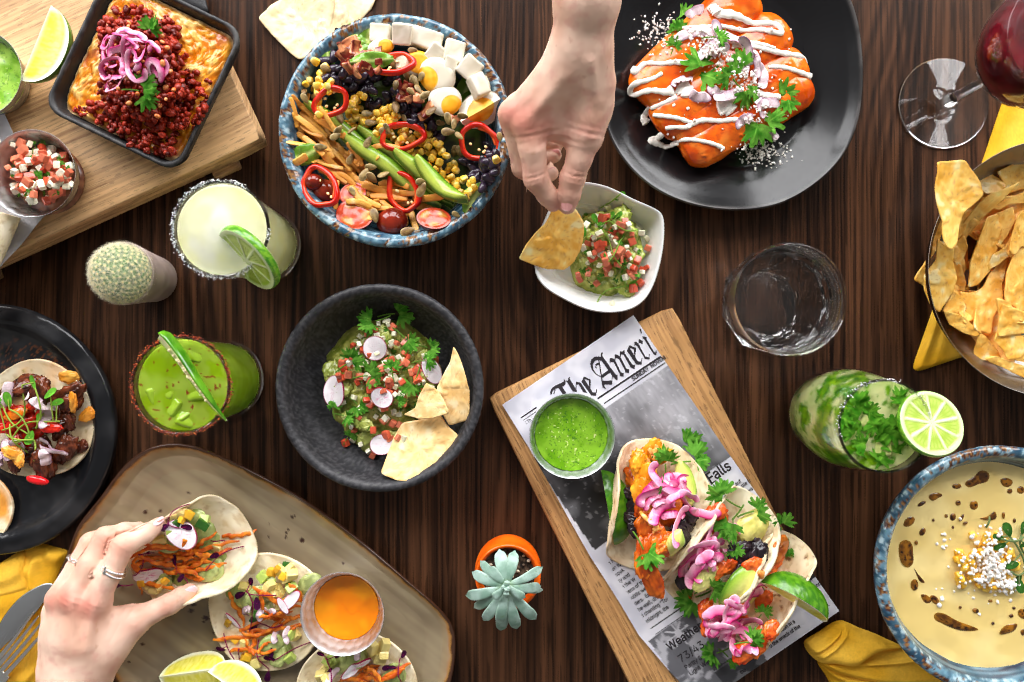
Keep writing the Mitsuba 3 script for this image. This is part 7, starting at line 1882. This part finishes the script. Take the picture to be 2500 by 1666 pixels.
# a base of chips, then the ones that show
qc = lambda x, y: (2240 + x / 2.904, 380 + y / 2.904)
r = rng_of(71)
V, F = lathe([(0, .028), (.05, .026), (.085, .016), (.088, .010), (0, .009)][::-1], 60)
for i in range(30):
    a, d = r.random() * 2 * PI, .070 * math.sqrt(r.random())
    o = tri_outline(.040, 600 + i)
    V, F = chip_mesh(o, r.uniform(.2, .7), r.random() * 6, 600 + i)
    p = np.array([C_CHB[0] + d * math.cos(a) - .012, C_CHB[1] + d * math.sin(a), .03])
    k = put('tortilla_chip', (V, F), p, 'satin', lambda q: chip_col(q, 600 + i), rot(r.normal(0, .35), r.normal(0, .35), r.random() * 6), None, .004, 75)
    tag(k, 'tortilla chip deep in the metal bowl, mostly hidden by others', 'tortilla chip', 'chips deep in the metal bowl')
for i, (o, tl, cu, l) in enumerate([
    ([(110, 730), (125, 600), (155, 500), (200, 390), (212, 480), (175, 560), (155, 650)], (.3, 0), .3, 'dark narrow chip against the left wall of the metal bowl'),
    ([(200, 1100), (230, 1030), (270, 960), (330, 1000), (360, 1080), (345, 1145), (260, 1130)], (0, .1), .2, 'shaded chip below the blistered chip at the left'),
    ([(185, 1100), (340, 1140), (410, 1210), (455, 1270), (440, 1285), (350, 1260), (250, 1200)], (.1, .2), .3, 'pale chip lowest at the left wall of the metal bowl'),
    ([(65, 850), (145, 740), (140, 590), (190, 640), (240, 660), (245, 760), (272, 860), (250, 970), (180, 1105), (120, 1050), (75, 950)], (.25, .1), .5, 'blistered pale chip at the left rim of the metal bowl'),
    ([(510, 830), (560, 700), (650, 640), (690, 500), (720, 560), (690, 690), (600, 770)], (.2, .2), .3, 'deep orange shaded chip in the middle of the bowl'),
    ([(560, 360), (700, 280), (820, 240), (820, 330), (670, 340), (600, 380)], (.1, .1), .2, 'shaded chip below the upper right chips'),
    ([(560, 120), (755, 20), (830, 60), (830, 220), (755, 235), (640, 275), (560, 340), (560, 270), (640, 210)], (-.2, .2), .3, 'large chip at the upper right of the metal bowl'),
    ([(460, 160), (545, 118), (600, 160), (640, 210), (600, 250), (500, 270), (462, 240)], (.1, -.2), .3, 'small chip at the top, left of the large upper right one'),
    ([(545, 420), (665, 365), (688, 460), (640, 580), (560, 700), (560, 560)], (.3, .1), .4, 'curved chip standing behind the sunlit middle chip'),
    ([(465, 450), (545, 415), (578, 540), (565, 680), (510, 830), (420, 920), (350, 935), (355, 760), (400, 640), (440, 520)], (-.2, .1), .5, 'long sunlit chip in the middle of the metal bowl'),
    ([(260, 690), (300, 740), (330, 830), (345, 900), (340, 965), (305, 950), (275, 850)], (.6, 0), .4, 'thin chip edge between the left chips'),
    ([(285, 560), (300, 460), (350, 375), (358, 440), (350, 520), (310, 590)], (.4, 0), .3, 'narrow chip tucked below the tall left chip'),
    ([(640, 215), (560, 330), (470, 440), (400, 560), (345, 720), (330, 600), (370, 460), (430, 350), (490, 280), (575, 250)], (.5, .3), .6, 'long twisted chip seen almost edge on'),
    ([(345, 560), (370, 640), (350, 720), (362, 820), (345, 840), (300, 760), (255, 650)], (.4, .1), .4, 'lower end piece of chip below the twisted one'),
    ([(755, 385), (830, 400), (830, 640), (755, 640), (700, 705), (650, 680), (680, 560), (720, 430)], (-.3, 0), .4, 'upright chip at the right edge of the photo, above the middle'),
    ([(305, 960), (350, 975), (430, 965), (490, 930), (540, 830), (620, 760), (690, 700), (660, 790), (620, 900), (612, 1030), (540, 1150), (525, 1265), (440, 1240), (370, 1170), (320, 1080)], (.05, -.15), .5, 'broad chip in the centre of the metal bowl'),
    ([(755, 640), (830, 640), (840, 1100), (755, 1100), (625, 1040), (612, 960), (640, 830), (690, 720)], (-.2, 0), .4, 'large curved chip at the right edge, level with the middle'),
    ([(660, 1060), (755, 1100), (830, 1110), (830, 1190), (710, 1190), (670, 1130)], (0, -.2), .2, 'small chip under the large curved one at the right'),
    ([(500, 1015), (615, 1040), (620, 1180), (690, 1290), (755, 1290), (755, 1350), (700, 1440), (620, 1450), (590, 1390), (520, 1310), (550, 1200), (535, 1120)], (.1, .1), .5, 'folded chip in the lower middle of the metal bowl'),
    ([(615, 1050), (755, 1110), (820, 1180), (820, 1260), (755, 1265), (610, 1285), (600, 1180)], (.1, .2), .3, 'flat pale chip right of the folded one'),
    ([(430, 1400), (440, 1300), (460, 1262), (520, 1310), (590, 1390), (620, 1450), (500, 1455), (445, 1440)], (.1, .2), .4, 'chip leaning over the lower rim of the metal bowl'),
    ([(480, 1440), (560, 1420), (640, 1450), (755, 1490), (830, 1540), (820, 1590), (755, 1565), (640, 1510), (540, 1470)], (0, .2), .3, 'lowest chip sticking out over the bottom rim'),
    ([(690, 1430), (755, 1350), (820, 1360), (820, 1480), (750, 1480)], (.1, 0), .3, 'small chip at the right edge near the bottom of the bowl'),
    ([(175, 45), (345, 42), (395, 115), (450, 190), (472, 280), (400, 350), (330, 400), (300, 500), (275, 620), (235, 655), (205, 635), (190, 570), (195, 450), (170, 330), (162, 220), (180, 100)], (.15, -.1), .35, 'tall chip sticking up over the upper left rim of the metal bowl')]):
    chip_px('tortilla_chip', [qc(*p) for p in o], l, None, cu, .4 + i, 620 + i, tilt=tl, tone=0, q=95 if i < 23 else 100)

def knife():
    t = thing('table_knife', 'steel table knife lying on the yellow napkin', 'knife')
    o = [(300, 952), (322, 956), (333, 975), (325, 1000), (290, 1045), (230, 1125), (150, 1215), (60, 1310), (-40, 1420), (-140, 1530), (-160, 1490), (-60, 1330), (0, 1205), (70, 1100), (150, 1022), (230, 975)]
    P = np.array([at(*qp(*p), .014)[:2] for p in o]); V, F, tt = disc(resample(P, 160, True), 26)
    V[:, 2] = .0137 + .0009 * (1 - tt ** 2) - .02 * 0
    add('blade', solidify(V, F, .0012), 'steel', None, t)
knife()
def fork():
    t = thing('table_fork', 'steel table fork with four tines on the yellow napkin', 'fork')
    root = [(-34, 1452), (-20, 1478), (0, 1505), (28, 1528)]
    for k, (a, b) in enumerate(zip([(209, 1133), (240, 1157), (276, 1178), (316, 1203)], root)):
        A, B = at(*qp(*a), .019), at(*qp(*b), .017)
        P = resample(np.array([A, (A * 2 + B) / 3 + [0, 0, -.0016], (A + 2 * B) / 3 + [0, 0, -.002], B]), 30)
        V, F = tube(P, np.interp(np.linspace(0, 1, 30), [0, .1, .6, 1], [.0006, .0012, .0019, .0024]), np.interp(np.linspace(0, 1, 30), [0, 1], [.0008, .0012]), 10)
        add('tine', (V, F), 'bright_steel', None, t)
    P = resample(np.array([at(*qp(0, 1488), .0168), at(*qp(-40, 1540), .0160), at(*qp(-110, 1640), .014), at(*qp(-260, 1860), .014)]), 40)
    V, F = tube(P, np.interp(np.linspace(0, 1, 40), [0, .08, .25, 1], [.012, .0125, .004, .006]), .0013, 16)
    add('neck', (V, F), 'bright_steel', None, t)
fork()

# ---------------------------------------------------------------- plants
def pot(t, c, prof, mat, col, n=96):
    V, F = lathe(smooth_prof(prof, 70), n)
    add('pot', (V + [c[0], c[1], 0], F), mat, mottle(V, lin(*col[0]), lin(*col[1]), 60, 4), t)
def cactus():
    t = thing('cactus', 'round spiny cactus in a small grey tapered pot', 'cactus')
    top = at(296, 668, .066); base = at(383, 682, 0); c = (top + base)[:2] / 2
    pot(t, c, [(0, .001), (.0205, .0), (.022, .002), (.0245, .030), (.0285, .0645), (.0285, .0665), (.0275, .067), (.0262, .0655), (.0245, .056), (0, .056)], 'satin', ((150, 132, 126), (172, 154, 148)))
    V, F = lathe([(.0255, .0565), (.012, .058), (0, .058)], 60)
    add('soil', (V + [c[0], c[1], 0], F), 'matte', mottle(V, lin(60, 36, 24), lin(120, 84, 60), 400, 3), t)
    cz = .066; R_ = np.array([.0238, .0238, .0225])
    n = 210; k = np.arange(n) + .5
    zz = 1 - 1.25 * k / n; ph = k * 2.39996
    D = np.stack([np.sqrt(np.maximum(1 - zz ** 2, 0)) * np.cos(ph), np.sqrt(np.maximum(1 - zz ** 2, 0)) * np.sin(ph), zz], 1)
    V, F = ico(5)
    dist = np.min(np.linalg.norm(V[:, None] - D[None], axis=2), axis=1)
    b = np.exp(-(dist / .085) ** 2)
    P = V * R_ * (1 + .075 * b)[:, None] + [c[0], c[1], cz]
    add('body', (P, F), 'satin', blend(mottle(V, lin(38, 80, 34), lin(70, 118, 50), 6, 5), lin(150, 170, 110), sstep(.6, .95, b)), t)
    r = rng_of(81); parts = []; ar = []
    tilt = rot(.0, -.25, 0)
    for d in D:
        p = d * R_ * 1.07 + [c[0], c[1], cz]
        u = np.cross(d, [.3, .2, .9]); u /= np.linalg.norm(u); w = np.cross(d, u)
        s_, f = blob(.0010, .0010, .0008, 1); ar.append((s_ + p, f))
        for j in range(12):
            a = j / 12 * 2 * PI + r.normal(0, .15); e = r.uniform(.25, .7)
            q = p + (d * e + (u * math.cos(a) + w * math.sin(a))) * r.uniform(.0042, .0068)
            n1 = np.cross(q - p, d); n1 = n1 / (np.linalg.norm(n1) + 1e-9) * .00022; n2 = d * .00022
            parts.append((np.vstack([p + n1, p - n1 * .5 + n2, p - n1 * .5 - n2, q]), np.array([[0, 1, 3], [1, 2, 3], [2, 0, 3], [0, 2, 1]])))
    m = join(ar); add('areoles', m, 'matte', np.tile(lin(226, 206, 150), (len(m[0]), 1)), t)
    m = join(parts); k = add('spines', m, 'matte', np.tile(lin(236, 228, 200), (len(m[0]), 1)), t, smooth=False); labels[k] = {'kind': 'stuff'}
cactus()
def succulent():
    t = thing('succulent', 'blue green rosette succulent in a bright orange pot', 'plant')
    zr = .055; c = at(1240, 1410, zr)[:2]
    pot(t, c, [(0, .001), (.0225, .0), (.026, .002), (.0305, .022), (.0312, .034), (.0295, .047), (.0298, .0515), (.0305, .0545), (.0292, .0562), (.0268, .0555), (.0255, .052), (.0245, .046), (0, .046)], 'glaze', ((222, 84, 8), (236, 104, 16)))
    n = 60; a = np.arange(n) / n * 2 * PI
    V, F, tt = disc(np.stack([np.cos(a), np.sin(a)], 1) * .0252, 26); V[:, 2] = .0475 + .003 * (nz(V, 300, 3, 2) - .5)
    add('soil', (V + [c[0], c[1], 0], F), 'matte', mottle(V, lin(30, 22, 18), lin(96, 76, 60), 500, 3, .4, .75), t)
    r = rng_of(91)
    for i in range(46):
        a_, d = r.random() * 2 * PI, .023 * math.sqrt(r.random()); s = r.uniform(.0007, .0019)
        B, f = blob(s, s * .8, s * .7, 1, .4, 2, i)
        add('gravel', (B + [c[0] + d * math.cos(a_), c[1] + d * math.sin(a_), .0485], f), 'matte', np.tile(lin(*[(170, 140, 110), (96, 80, 66), (206, 190, 166)][i % 3]), (len(B), 1)), t)
    qq = lambda x, y: (1120 + x / 6.03, 1300 + y / 6.03)
    ctr = (700, 820)
    LV = [(620, 1425, 175, .056), (330, 430, 130, .060), (1225, 845, 90, .058), (240, 1100, 140, .060), (600, 268, 185, .062), (820, 285, 168, .062), (1215, 520, 140, .066), (1190, 790, 150, .064), (1125, 1260, 165, .062), (850, 1400, 172, .062), (375, 1280, 155, .064), (600, 1320, 160, .068), (125, 925, 165, .068), (215, 590, 160, .066), (450, 510, 150, .074), (965, 950, 120, .078), (505, 960, 120, .080), (715, 715, 90, .086), (700, 930, 84, .086), (635, 800, 60, .088), (745, 830, 60, .088), (690, 850, 36, .09)]
    for i, (x, y, w, z) in enumerate(LV):
        A = at(*qq(*ctr), .078 if i < 15 else .083) - [0, 0, .010]; B = at(*qq(x, y), z); wd = mm(w / 6.03 / 2, z)
        s = np.linspace(0, 1, 34)
        P = A + (B - A) * s[:, None]; P[:, 2] += (.007 if i < 14 else .004) * np.sin(s * PI)
        w_ = wd * np.interp(s, [0, .25, .55, .8, .93, 1], [.42, .62, .95, 1.05, .88, .38]); w_[-1] = wd * .3
        V, F = tube(P, w_, np.interp(s, [0, .4, .85, 1], [.0026, .0026, .0021, .0010]), 22)
        ac = np.r_[np.tile(np.cos(np.arange(22) / 22 * 2 * PI), 34), 0, 0]; sn = np.r_[np.tile(np.sin(np.arange(22) / 22 * 2 * PI), 34), 0, 0]; ss = np.r_[np.repeat(s, 22), 0, 1]
        V[:, 2] += .0030 * np.abs(ac) ** 2 * (wd / .010) * (.3 + .7 * ss)
        V[-1] += (B - A) / np.linalg.norm(B - A) * .0013
        cc = blend(mottle(V, lin(116, 146, 130), lin(154, 182, 170), 130, i), lin(140, 164, 92), sstep(.35, .0, ss) * .6)
        cc = blend(cc, lin(186, 206, 190), sstep(.9, 1, np.abs(ac)) * .6)
        cc = blend(cc, lin(110, 120, 70), sstep(.74, .82, nz(V, 330, i + 50, 2)) * .5)
        add('leaf', (V, F), 'satin', cc, t)
succulent()
# ---------------------------------------------------------------- the two hands
def cone(P, a, b, ra, rb):
    ba = b - a; t = np.clip(((P - a) @ ba) / (ba @ ba), 0, 1)
    return np.linalg.norm(P - a - t[:, None] * ba, axis=1) - (ra + t * (rb - ra))

def smin(a, b, k):
    h = np.maximum(k - np.abs(a - b), 0) / k
    return np.minimum(a, b) - h * h * k / 4

def chain(P, J, k=.004):
    d = None
    for (a, ra), (b, rb) in zip(J[:-1], J[1:]):
        c = cone(P, a, b, ra, rb); d = c if d is None else smin(d, c, k)
    return d

def hand(name, label, palm, fingers, tendons, red, lo, hi, res, seed, kp=.012, kf=.008, creases=()):
    A = lambda J: [(np.asarray(j[0]), j[1]) for j in J]
    palm, fingers, tendons = [A(x) for x in palm], [A(x) for x in fingers], [A(x) for x in tendons]
    def f(P):
        d = None
        for J in palm:
            c = chain(P, J, kp); d = c if d is None else smin(d, c, kp)
        for J in tendons: d = smin(d, chain(P, J, .004), .006)
        g = None
        for J in fingers:
            c = chain(P, J, .0035); g = c if g is None else smin(g, c, .0012)
        return smin(d, g, kf)
    V, F = nets(f, lo, hi, res)
    # a little relaxing
    n0 = normals(V, F)
    import trimesh
    m = trimesh.Trimesh(V, F, process=False); trimesh.smoothing.filter_taubin(m, .5, .53, 8); V = np.array(m.vertices)
    n = normals(V, F)
    disp = .0010 * (nz(V, 70, seed, 2) - .5) + .0005 * (nz(V, 420, seed + 1, 2) - .5)
    for p, d, w, amp, fr in creases:       # skin folds across a joint
        p, d = np.asarray(p), np.asarray(d) / np.linalg.norm(d)
        s = (V - p) @ d; q = np.linalg.norm(V - p, axis=1)
        disp = disp - amp * np.exp(-(s / (w * .6)) ** 2) * np.exp(-(q / (w * 2.6)) ** 2) * (.5 + .5 * np.cos(s * fr * (1 + .2 * (nz(V, 200, seed + 5, 1) - .5))))
    V = V + n * disp[:, None]
    c = mottle(V, lin(216, 170, 146), lin(236, 200, 178), 45, seed, .25, .75, 3)
    c = blend(c, lin(214, 150, 134), sstep(.50, .75, nz(V, 130, seed + 2, 3)) * .42)
    for p, w, k in red:
        e = np.exp(-(np.linalg.norm(V - np.asarray(p), axis=1) / w) ** 2)
        c = blend(c, lin(192, 100, 88), e * k)
    c = blend(c, lin(190, 130, 110), sstep(.90, .94, nz(V, 230, seed + 8, 1)) * .35)
    k = add(name, (V, F), 'skin', c)
    return tag(k, label, 'person')

def nail(parent, p, along, up, L, W_, thick=.0012, col=(222, 158, 152)):
    along, up = np.asarray(along, float), np.asarray(up, float)
    along /= np.linalg.norm(along); side = np.cross(up, along); side /= np.linalg.norm(side); up = np.cross(along, side)
    n = 40; a = np.linspace(0, 2 * PI, n, endpoint=False)
    x = np.sign(np.cos(a)) * np.abs(np.cos(a)) ** .75 * L / 2; y = np.sign(np.sin(a)) * np.abs(np.sin(a)) ** .75 * W_ / 2
    V, F, t = disc(np.stack([x, y], 1), 8)
    V[:, 2] = -(V[:, 1] / (W_ / 2)) ** 2 * W_ * .20 - .05 * (V[:, 0] / L) * L * .5
    S2 = solidify(V, F, thick)
    c = np.tile(lin(*col), (len(S2[0]), 1)); c = blend(c, lin(236, 206, 198), sstep(L * .40, L * .47, S2[0][:, 0])); c = blend(c, lin(236, 190, 184), sstep(-L * .3, -L * .45, S2[0][:, 0]) * .6)
    W = S2[0][:, :1] * along + S2[0][:, 1:2] * side + S2[0][:, 2:] * up + np.asarray(p)
    add('fingernail', (W, S2[1]), 'nail', c, parent)

h1 = lambda x, y, z: at(*q3(x, y), z)
chip_px('tortilla_chip', [q3(*p) for p in [(130, 1238), (160, 1180), (205, 1120), (260, 1070), (285, 1020), (300, 968), (318, 955), (380, 985), (412, 1020), (440, 1062), (446, 1120), (432, 1190), (405, 1245), (355, 1285), (265, 1282), (190, 1264)]], 'yellow tortilla chip held by the fingers over the white dish', .054, -.12, 2.2, 95, tilt=(-.20, .36), tone=0)
I, M, Rg, Pk = (h1(168, 602, .122), h1(212, 855, .106), h1(266, 935, .095), h1(294, 978, .087)), (h1(100, 548, .118), h1(150, 800, .090), h1(225, 860, .076), h1(285, 830, .070)), (h1(120, 520, .106), h1(170, 735, .076), h1(255, 760, .064), h1(300, 745, .066)), (h1(165, 480, .098), h1(220, 660, .074), h1(290, 690, .066), h1(315, 690, .068))
Th = (h1(482, 500, .122), h1(452, 655, .116), h1(388, 850, .102), h1(362, 985, .090))
P1 = hand('person', 'bare forearm and hand reaching down from the top, pinching a chip over the white dish',
     [[(h1(462, -330, .185), .0255), (h1(455, 0, .165), .0235), (h1(428, 240, .145), .0215)],
      [(h1(395, 240, .146), .019), (h1(360, 330, .138), .0165), (h1(180, 580, .121), .0118)], [(h1(360, 330, .136), .0165), (h1(112, 545, .118), .0115)], [(h1(380, 330, .128), .015), (h1(150, 520, .104), .012)],
      [(h1(462, 250, .143), .0185), (h1(478, 400, .130), .0170), (h1(470, 520, .120), .0150), (h1(455, 640, .115), .0128)], [(h1(330, 430, .124), .0155), (h1(410, 520, .115), .0150)], [(h1(250, 500, .118), .0135), (h1(400, 560, .108), .0120)], [(h1(235, 590, .116), .0125), (h1(400, 640, .109), .0115)]],
     [[(I[0], .0112), (h1(196, 720, .116), .0108), (I[1], .0103), (I[2], .0086), (I[3], .0068)], [(M[0], .0108), (M[1], .0094), (M[2], .0080), (M[3], .0068)], [(Rg[0], .0105), (Rg[1], .0088), (Rg[2], .0076), (Rg[3], .0066)], [(Pk[0], .0095), (Pk[1], .0078), (Pk[2], .0066), (Pk[3], .006)],
      [(Th[0], .0150), (Th[1], .0126), (h1(420, 760, .109), .0104), (Th[2], .0108), (h1(372, 930, .095), .0094), (Th[3], .0076)]],
     [[(h1(350, 360, .151), .003), (h1(190, 560, .134), .003)], [(h1(470, 300, .160), .003), (h1(490, 480, .139), .003), (h1(458, 640, .127), .003)]],
     [(I[0] + [0, 0, .01], .016, .55), (M[0] + [0, 0, .008], .014, .55), (Th[1] + [0, 0, .01], .015, .35), (Th[2] + [0, 0, .01], .010, .4), (I[1] + [0, 0, .008], .011, .35), (I[3], .012, .5), (Th[3], .016, .45), (h1(150, 850, .1), .015, .25), (h1(250, 620, .12), .02, .3)],
     h1(0, 1130, .10)[:2].tolist() + [.045], [.185, .40, .215], .0018, 301,
     creases=[(Th[2] + [0, 0, .010], Th[3] - Th[1], .007, .0011, 1500), (Th[1] + [0, 0, .012], Th[2] - Th[0], .010, .0008, 1100), (I[1] + [0, 0, .009], I[2] - I[0], .007, .0008, 1500), (h1(225, 640, .125), I[1] - I[0], .008, .0009, 1100), (h1(330, 640, .115), h1(330, 740, .1) - h1(330, 600, .12), .010, .0012, 900)])
nail(P1, h1(361, 978, .0995), Th[3] - Th[2] + [0, 0, .003], [-.05, -.05, 1], .0125, .0092)
for p, q in ((Rg, 0), (M, 1)):
    nail(P1, p[3] + [.001, 0, .0055], p[3] - p[2], [.5, -.2, .8], .009, .0072)

h2 = lambda x, y, z: at(*qp(x, y), z)
I, M, Rg, Pk = (h2(596, 1062, .076), h2(770, 722, .074), h2(900, 645, .062), h2(985, 590, .052)), (h2(455, 1038, .078), h2(655, 672, .068), h2(775, 632, .056), h2(862, 618, .048)), (h2(372, 1045, .070), h2(566, 700, .057), h2(650, 665, .046), h2(740, 650, .040)), (h2(352, 1120, .058), h2(470, 850, .045), h2(560, 760, .038), h2(640, 720, .034))
Th = (h2(660, 1360, .060), h2(842, 1180, .054), h2(1050, 1085, .046), h2(1178, 1000, .038))
P2 = hand('person', 'left hand with silver rings lifting the carrot strip taco from the beige plate',
     [[(h2(240, 2150, .055), .026), (h2(395, 1700, .060), .0225), (h2(440, 1560, .062), .0215)], [(h2(520, 1640, .056), .0195), (h2(560, 1450, .060), .0190)],
      [(h2(520, 1560, .060), .0195), (h2(560, 1300, .066), .0185), (h2(600, 1080, .072), .0122)], [(h2(440, 1500, .062), .0195), (h2(470, 1250, .069), .0165), (h2(458, 1050, .076), .0118)], [(h2(400, 1480, .058), .018), (h2(400, 1250, .064), .0145), (h2(378, 1060, .068), .0108)], [(h2(380, 1450, .054), .017), (h2(380, 1280, .055), .0135), (h2(358, 1130, .056), .0105)],
      [(h2(520, 1500, .058), .019), (h2(650, 1350, .057), .0175), (h2(830, 1190, .053), .0128)], [(h2(600, 1250, .058), .0150), (h2(740, 1190, .054), .0120)]],
     [[(I[0], .0115), (h2(680, 890, .077), .0100), (I[1], .0098), (I[2], .0082), (I[3], .0068)], [(M[0], .0113), (h2(560, 840, .075), .0098), (M[1], .0096), (M[2], .0080), (M[3], .0068)], [(Rg[0], .0105), (Rg[1], .0090), (Rg[2], .0076), (Rg[3], .0066)], [(Pk[0], .0095), (Pk[1], .0080), (Pk[2], .0068), (Pk[3], .006)],
      [(Th[0], .0150), (Th[1], .0122), (h2(950, 1130, .050), .0096), (Th[2], .0096), (h2(1120, 1040, .042), .0086), (Th[3], .0066)]],
     [[(h2(545, 1350, .083), .0024), (h2(590, 1090, .086), .0028)], [(h2(475, 1340, .0835), .0024), (h2(456, 1070, .0885), .0028)], [(h2(415, 1340, .077), .0022), (h2(380, 1080, .079), .0026)]],
     [(I[0] + [0, 0, .011], .012, .75), (M[0] + [0, 0, .011], .011, .75), (Rg[0] + [0, 0, .009], .010, .6), (I[1] + [0, 0, .009], .010, .35), (M[1] + [0, 0, .009], .010, .35), (Th[2] + [0, 0, .009], .010, .3), (Th[1] + [0, 0, .01], .014, .25), (I[3], .010, .4)],
     [h2(-60, 0, .07)[0] - .03, -.40, .010], [h2(1250, 0, .05)[0], h2(0, 480, .06)[1], .105], .0018, 331,
     creases=[(I[1] + [0, 0, .009], I[2] - I[0], .007, .0007, 1500), (M[1] + [0, 0, .009], M[2] - M[0], .007, .0007, 1500), (Th[2] + [0, 0, .009], Th[3] - Th[1], .006, .0007, 1600), (h2(800, 1130, .06), [1, -.4, 0], .010, .0010, 900), (I[0] + [0, 0, .011], I[1] - I[0], .008, .0006, 1400), (M[0] + [0, 0, .011], M[1] - M[0], .008, .0006, 1400)])
nail(P2, I[3] + (I[3] - I[2]) * .12 + [0, .004, .0058], I[3] - I[2], [-.3, .55, .8], .0125, .0085, col=(232, 196, 204))
nail(P2, Th[3] + (Th[3] - Th[2]) * .10 + [.001, -.0008, .0060], Th[3] - Th[2], [.25, -.35, .9], .0145, .0085, col=(232, 198, 204))

def ring_band(c, axis, R_, w, parent, tilt=(0, 0, 0), stones=0, name='band'):
    axis = np.asarray(axis) / np.linalg.norm(axis); axis = axis + np.asarray(tilt); axis /= np.linalg.norm(axis)
    u = np.cross(axis, [0, 0, 1]); u /= np.linalg.norm(u); v = np.cross(axis, u)
    a = np.linspace(0, 2 * PI, 80, endpoint=False)
    P = c + R_ * (np.cos(a)[:, None] * u + np.sin(a)[:, None] * v)
    V, F = tube(P, w, w * .8, 8, up=(P - c) / R_, closed=True)
    add(name, (V, F), 'bright_steel', None, parent)
    for k in range(stones):
        b = PI * (.12 + .76 * k / max(stones - 1, 1)); d = math.cos(b) * u - math.sin(b) * v
        if d[2] < 0: d = math.cos(b) * u + math.sin(b) * v
        s_, f = ico(0)
        add('stone', (s_ * .00085 + c + d * (R_ + w * .6), f), 'bright_steel', None, parent, smooth=False)
ax = I[1] - I[0]
c0 = h2(706, 868, .0765)
t = thing('finger_ring', 'silver ring with two stone set bands and a nail shaped tip on the index finger', 'ring')
ring_band(c0 + ax * .03, ax, .0104, .0009, t, (0, 0, 0), 16); ring_band(c0 - ax * .025, ax, .0107, .0009, t, (.12, 0, 0), 16)
V, F = tube(np.array([h2(655, 850, .0885), h2(650, 880, .0885), h2(648, 893, .088)]), [.0008, .0009, .0017], n=8); add('tip', (V, F), 'bright_steel', None, t)
ax = Rg[1] - Rg[0]
t = thing('finger_ring', 'thin silver chain link ring on the ring finger', 'ring')
cR = h2(490, 812, .0615)
for k in range(9):
    b = PI * (k / 8); u = np.cross(ax, [0, 0, 1]); u /= np.linalg.norm(u); axn = ax / np.linalg.norm(ax); v = np.cross(u, axn); v = v if v[2] > 0 else -v
    p = cR + .0100 * (math.cos(b) * u + math.sin(b) * v); tg = -math.sin(b) * u + math.cos(b) * v
    a = np.linspace(0, 2 * PI, 20, endpoint=False)
    P = p + .0021 * np.cos(a)[:, None] * tg + .0013 * np.sin(a)[:, None] * axn
    V, F = tube(P, .0005, .0005, 6, up=np.tile(math.cos(b) * u + math.sin(b) * v, (20, 1)), closed=True); add('link', (V, F), 'bright_steel', None, t)
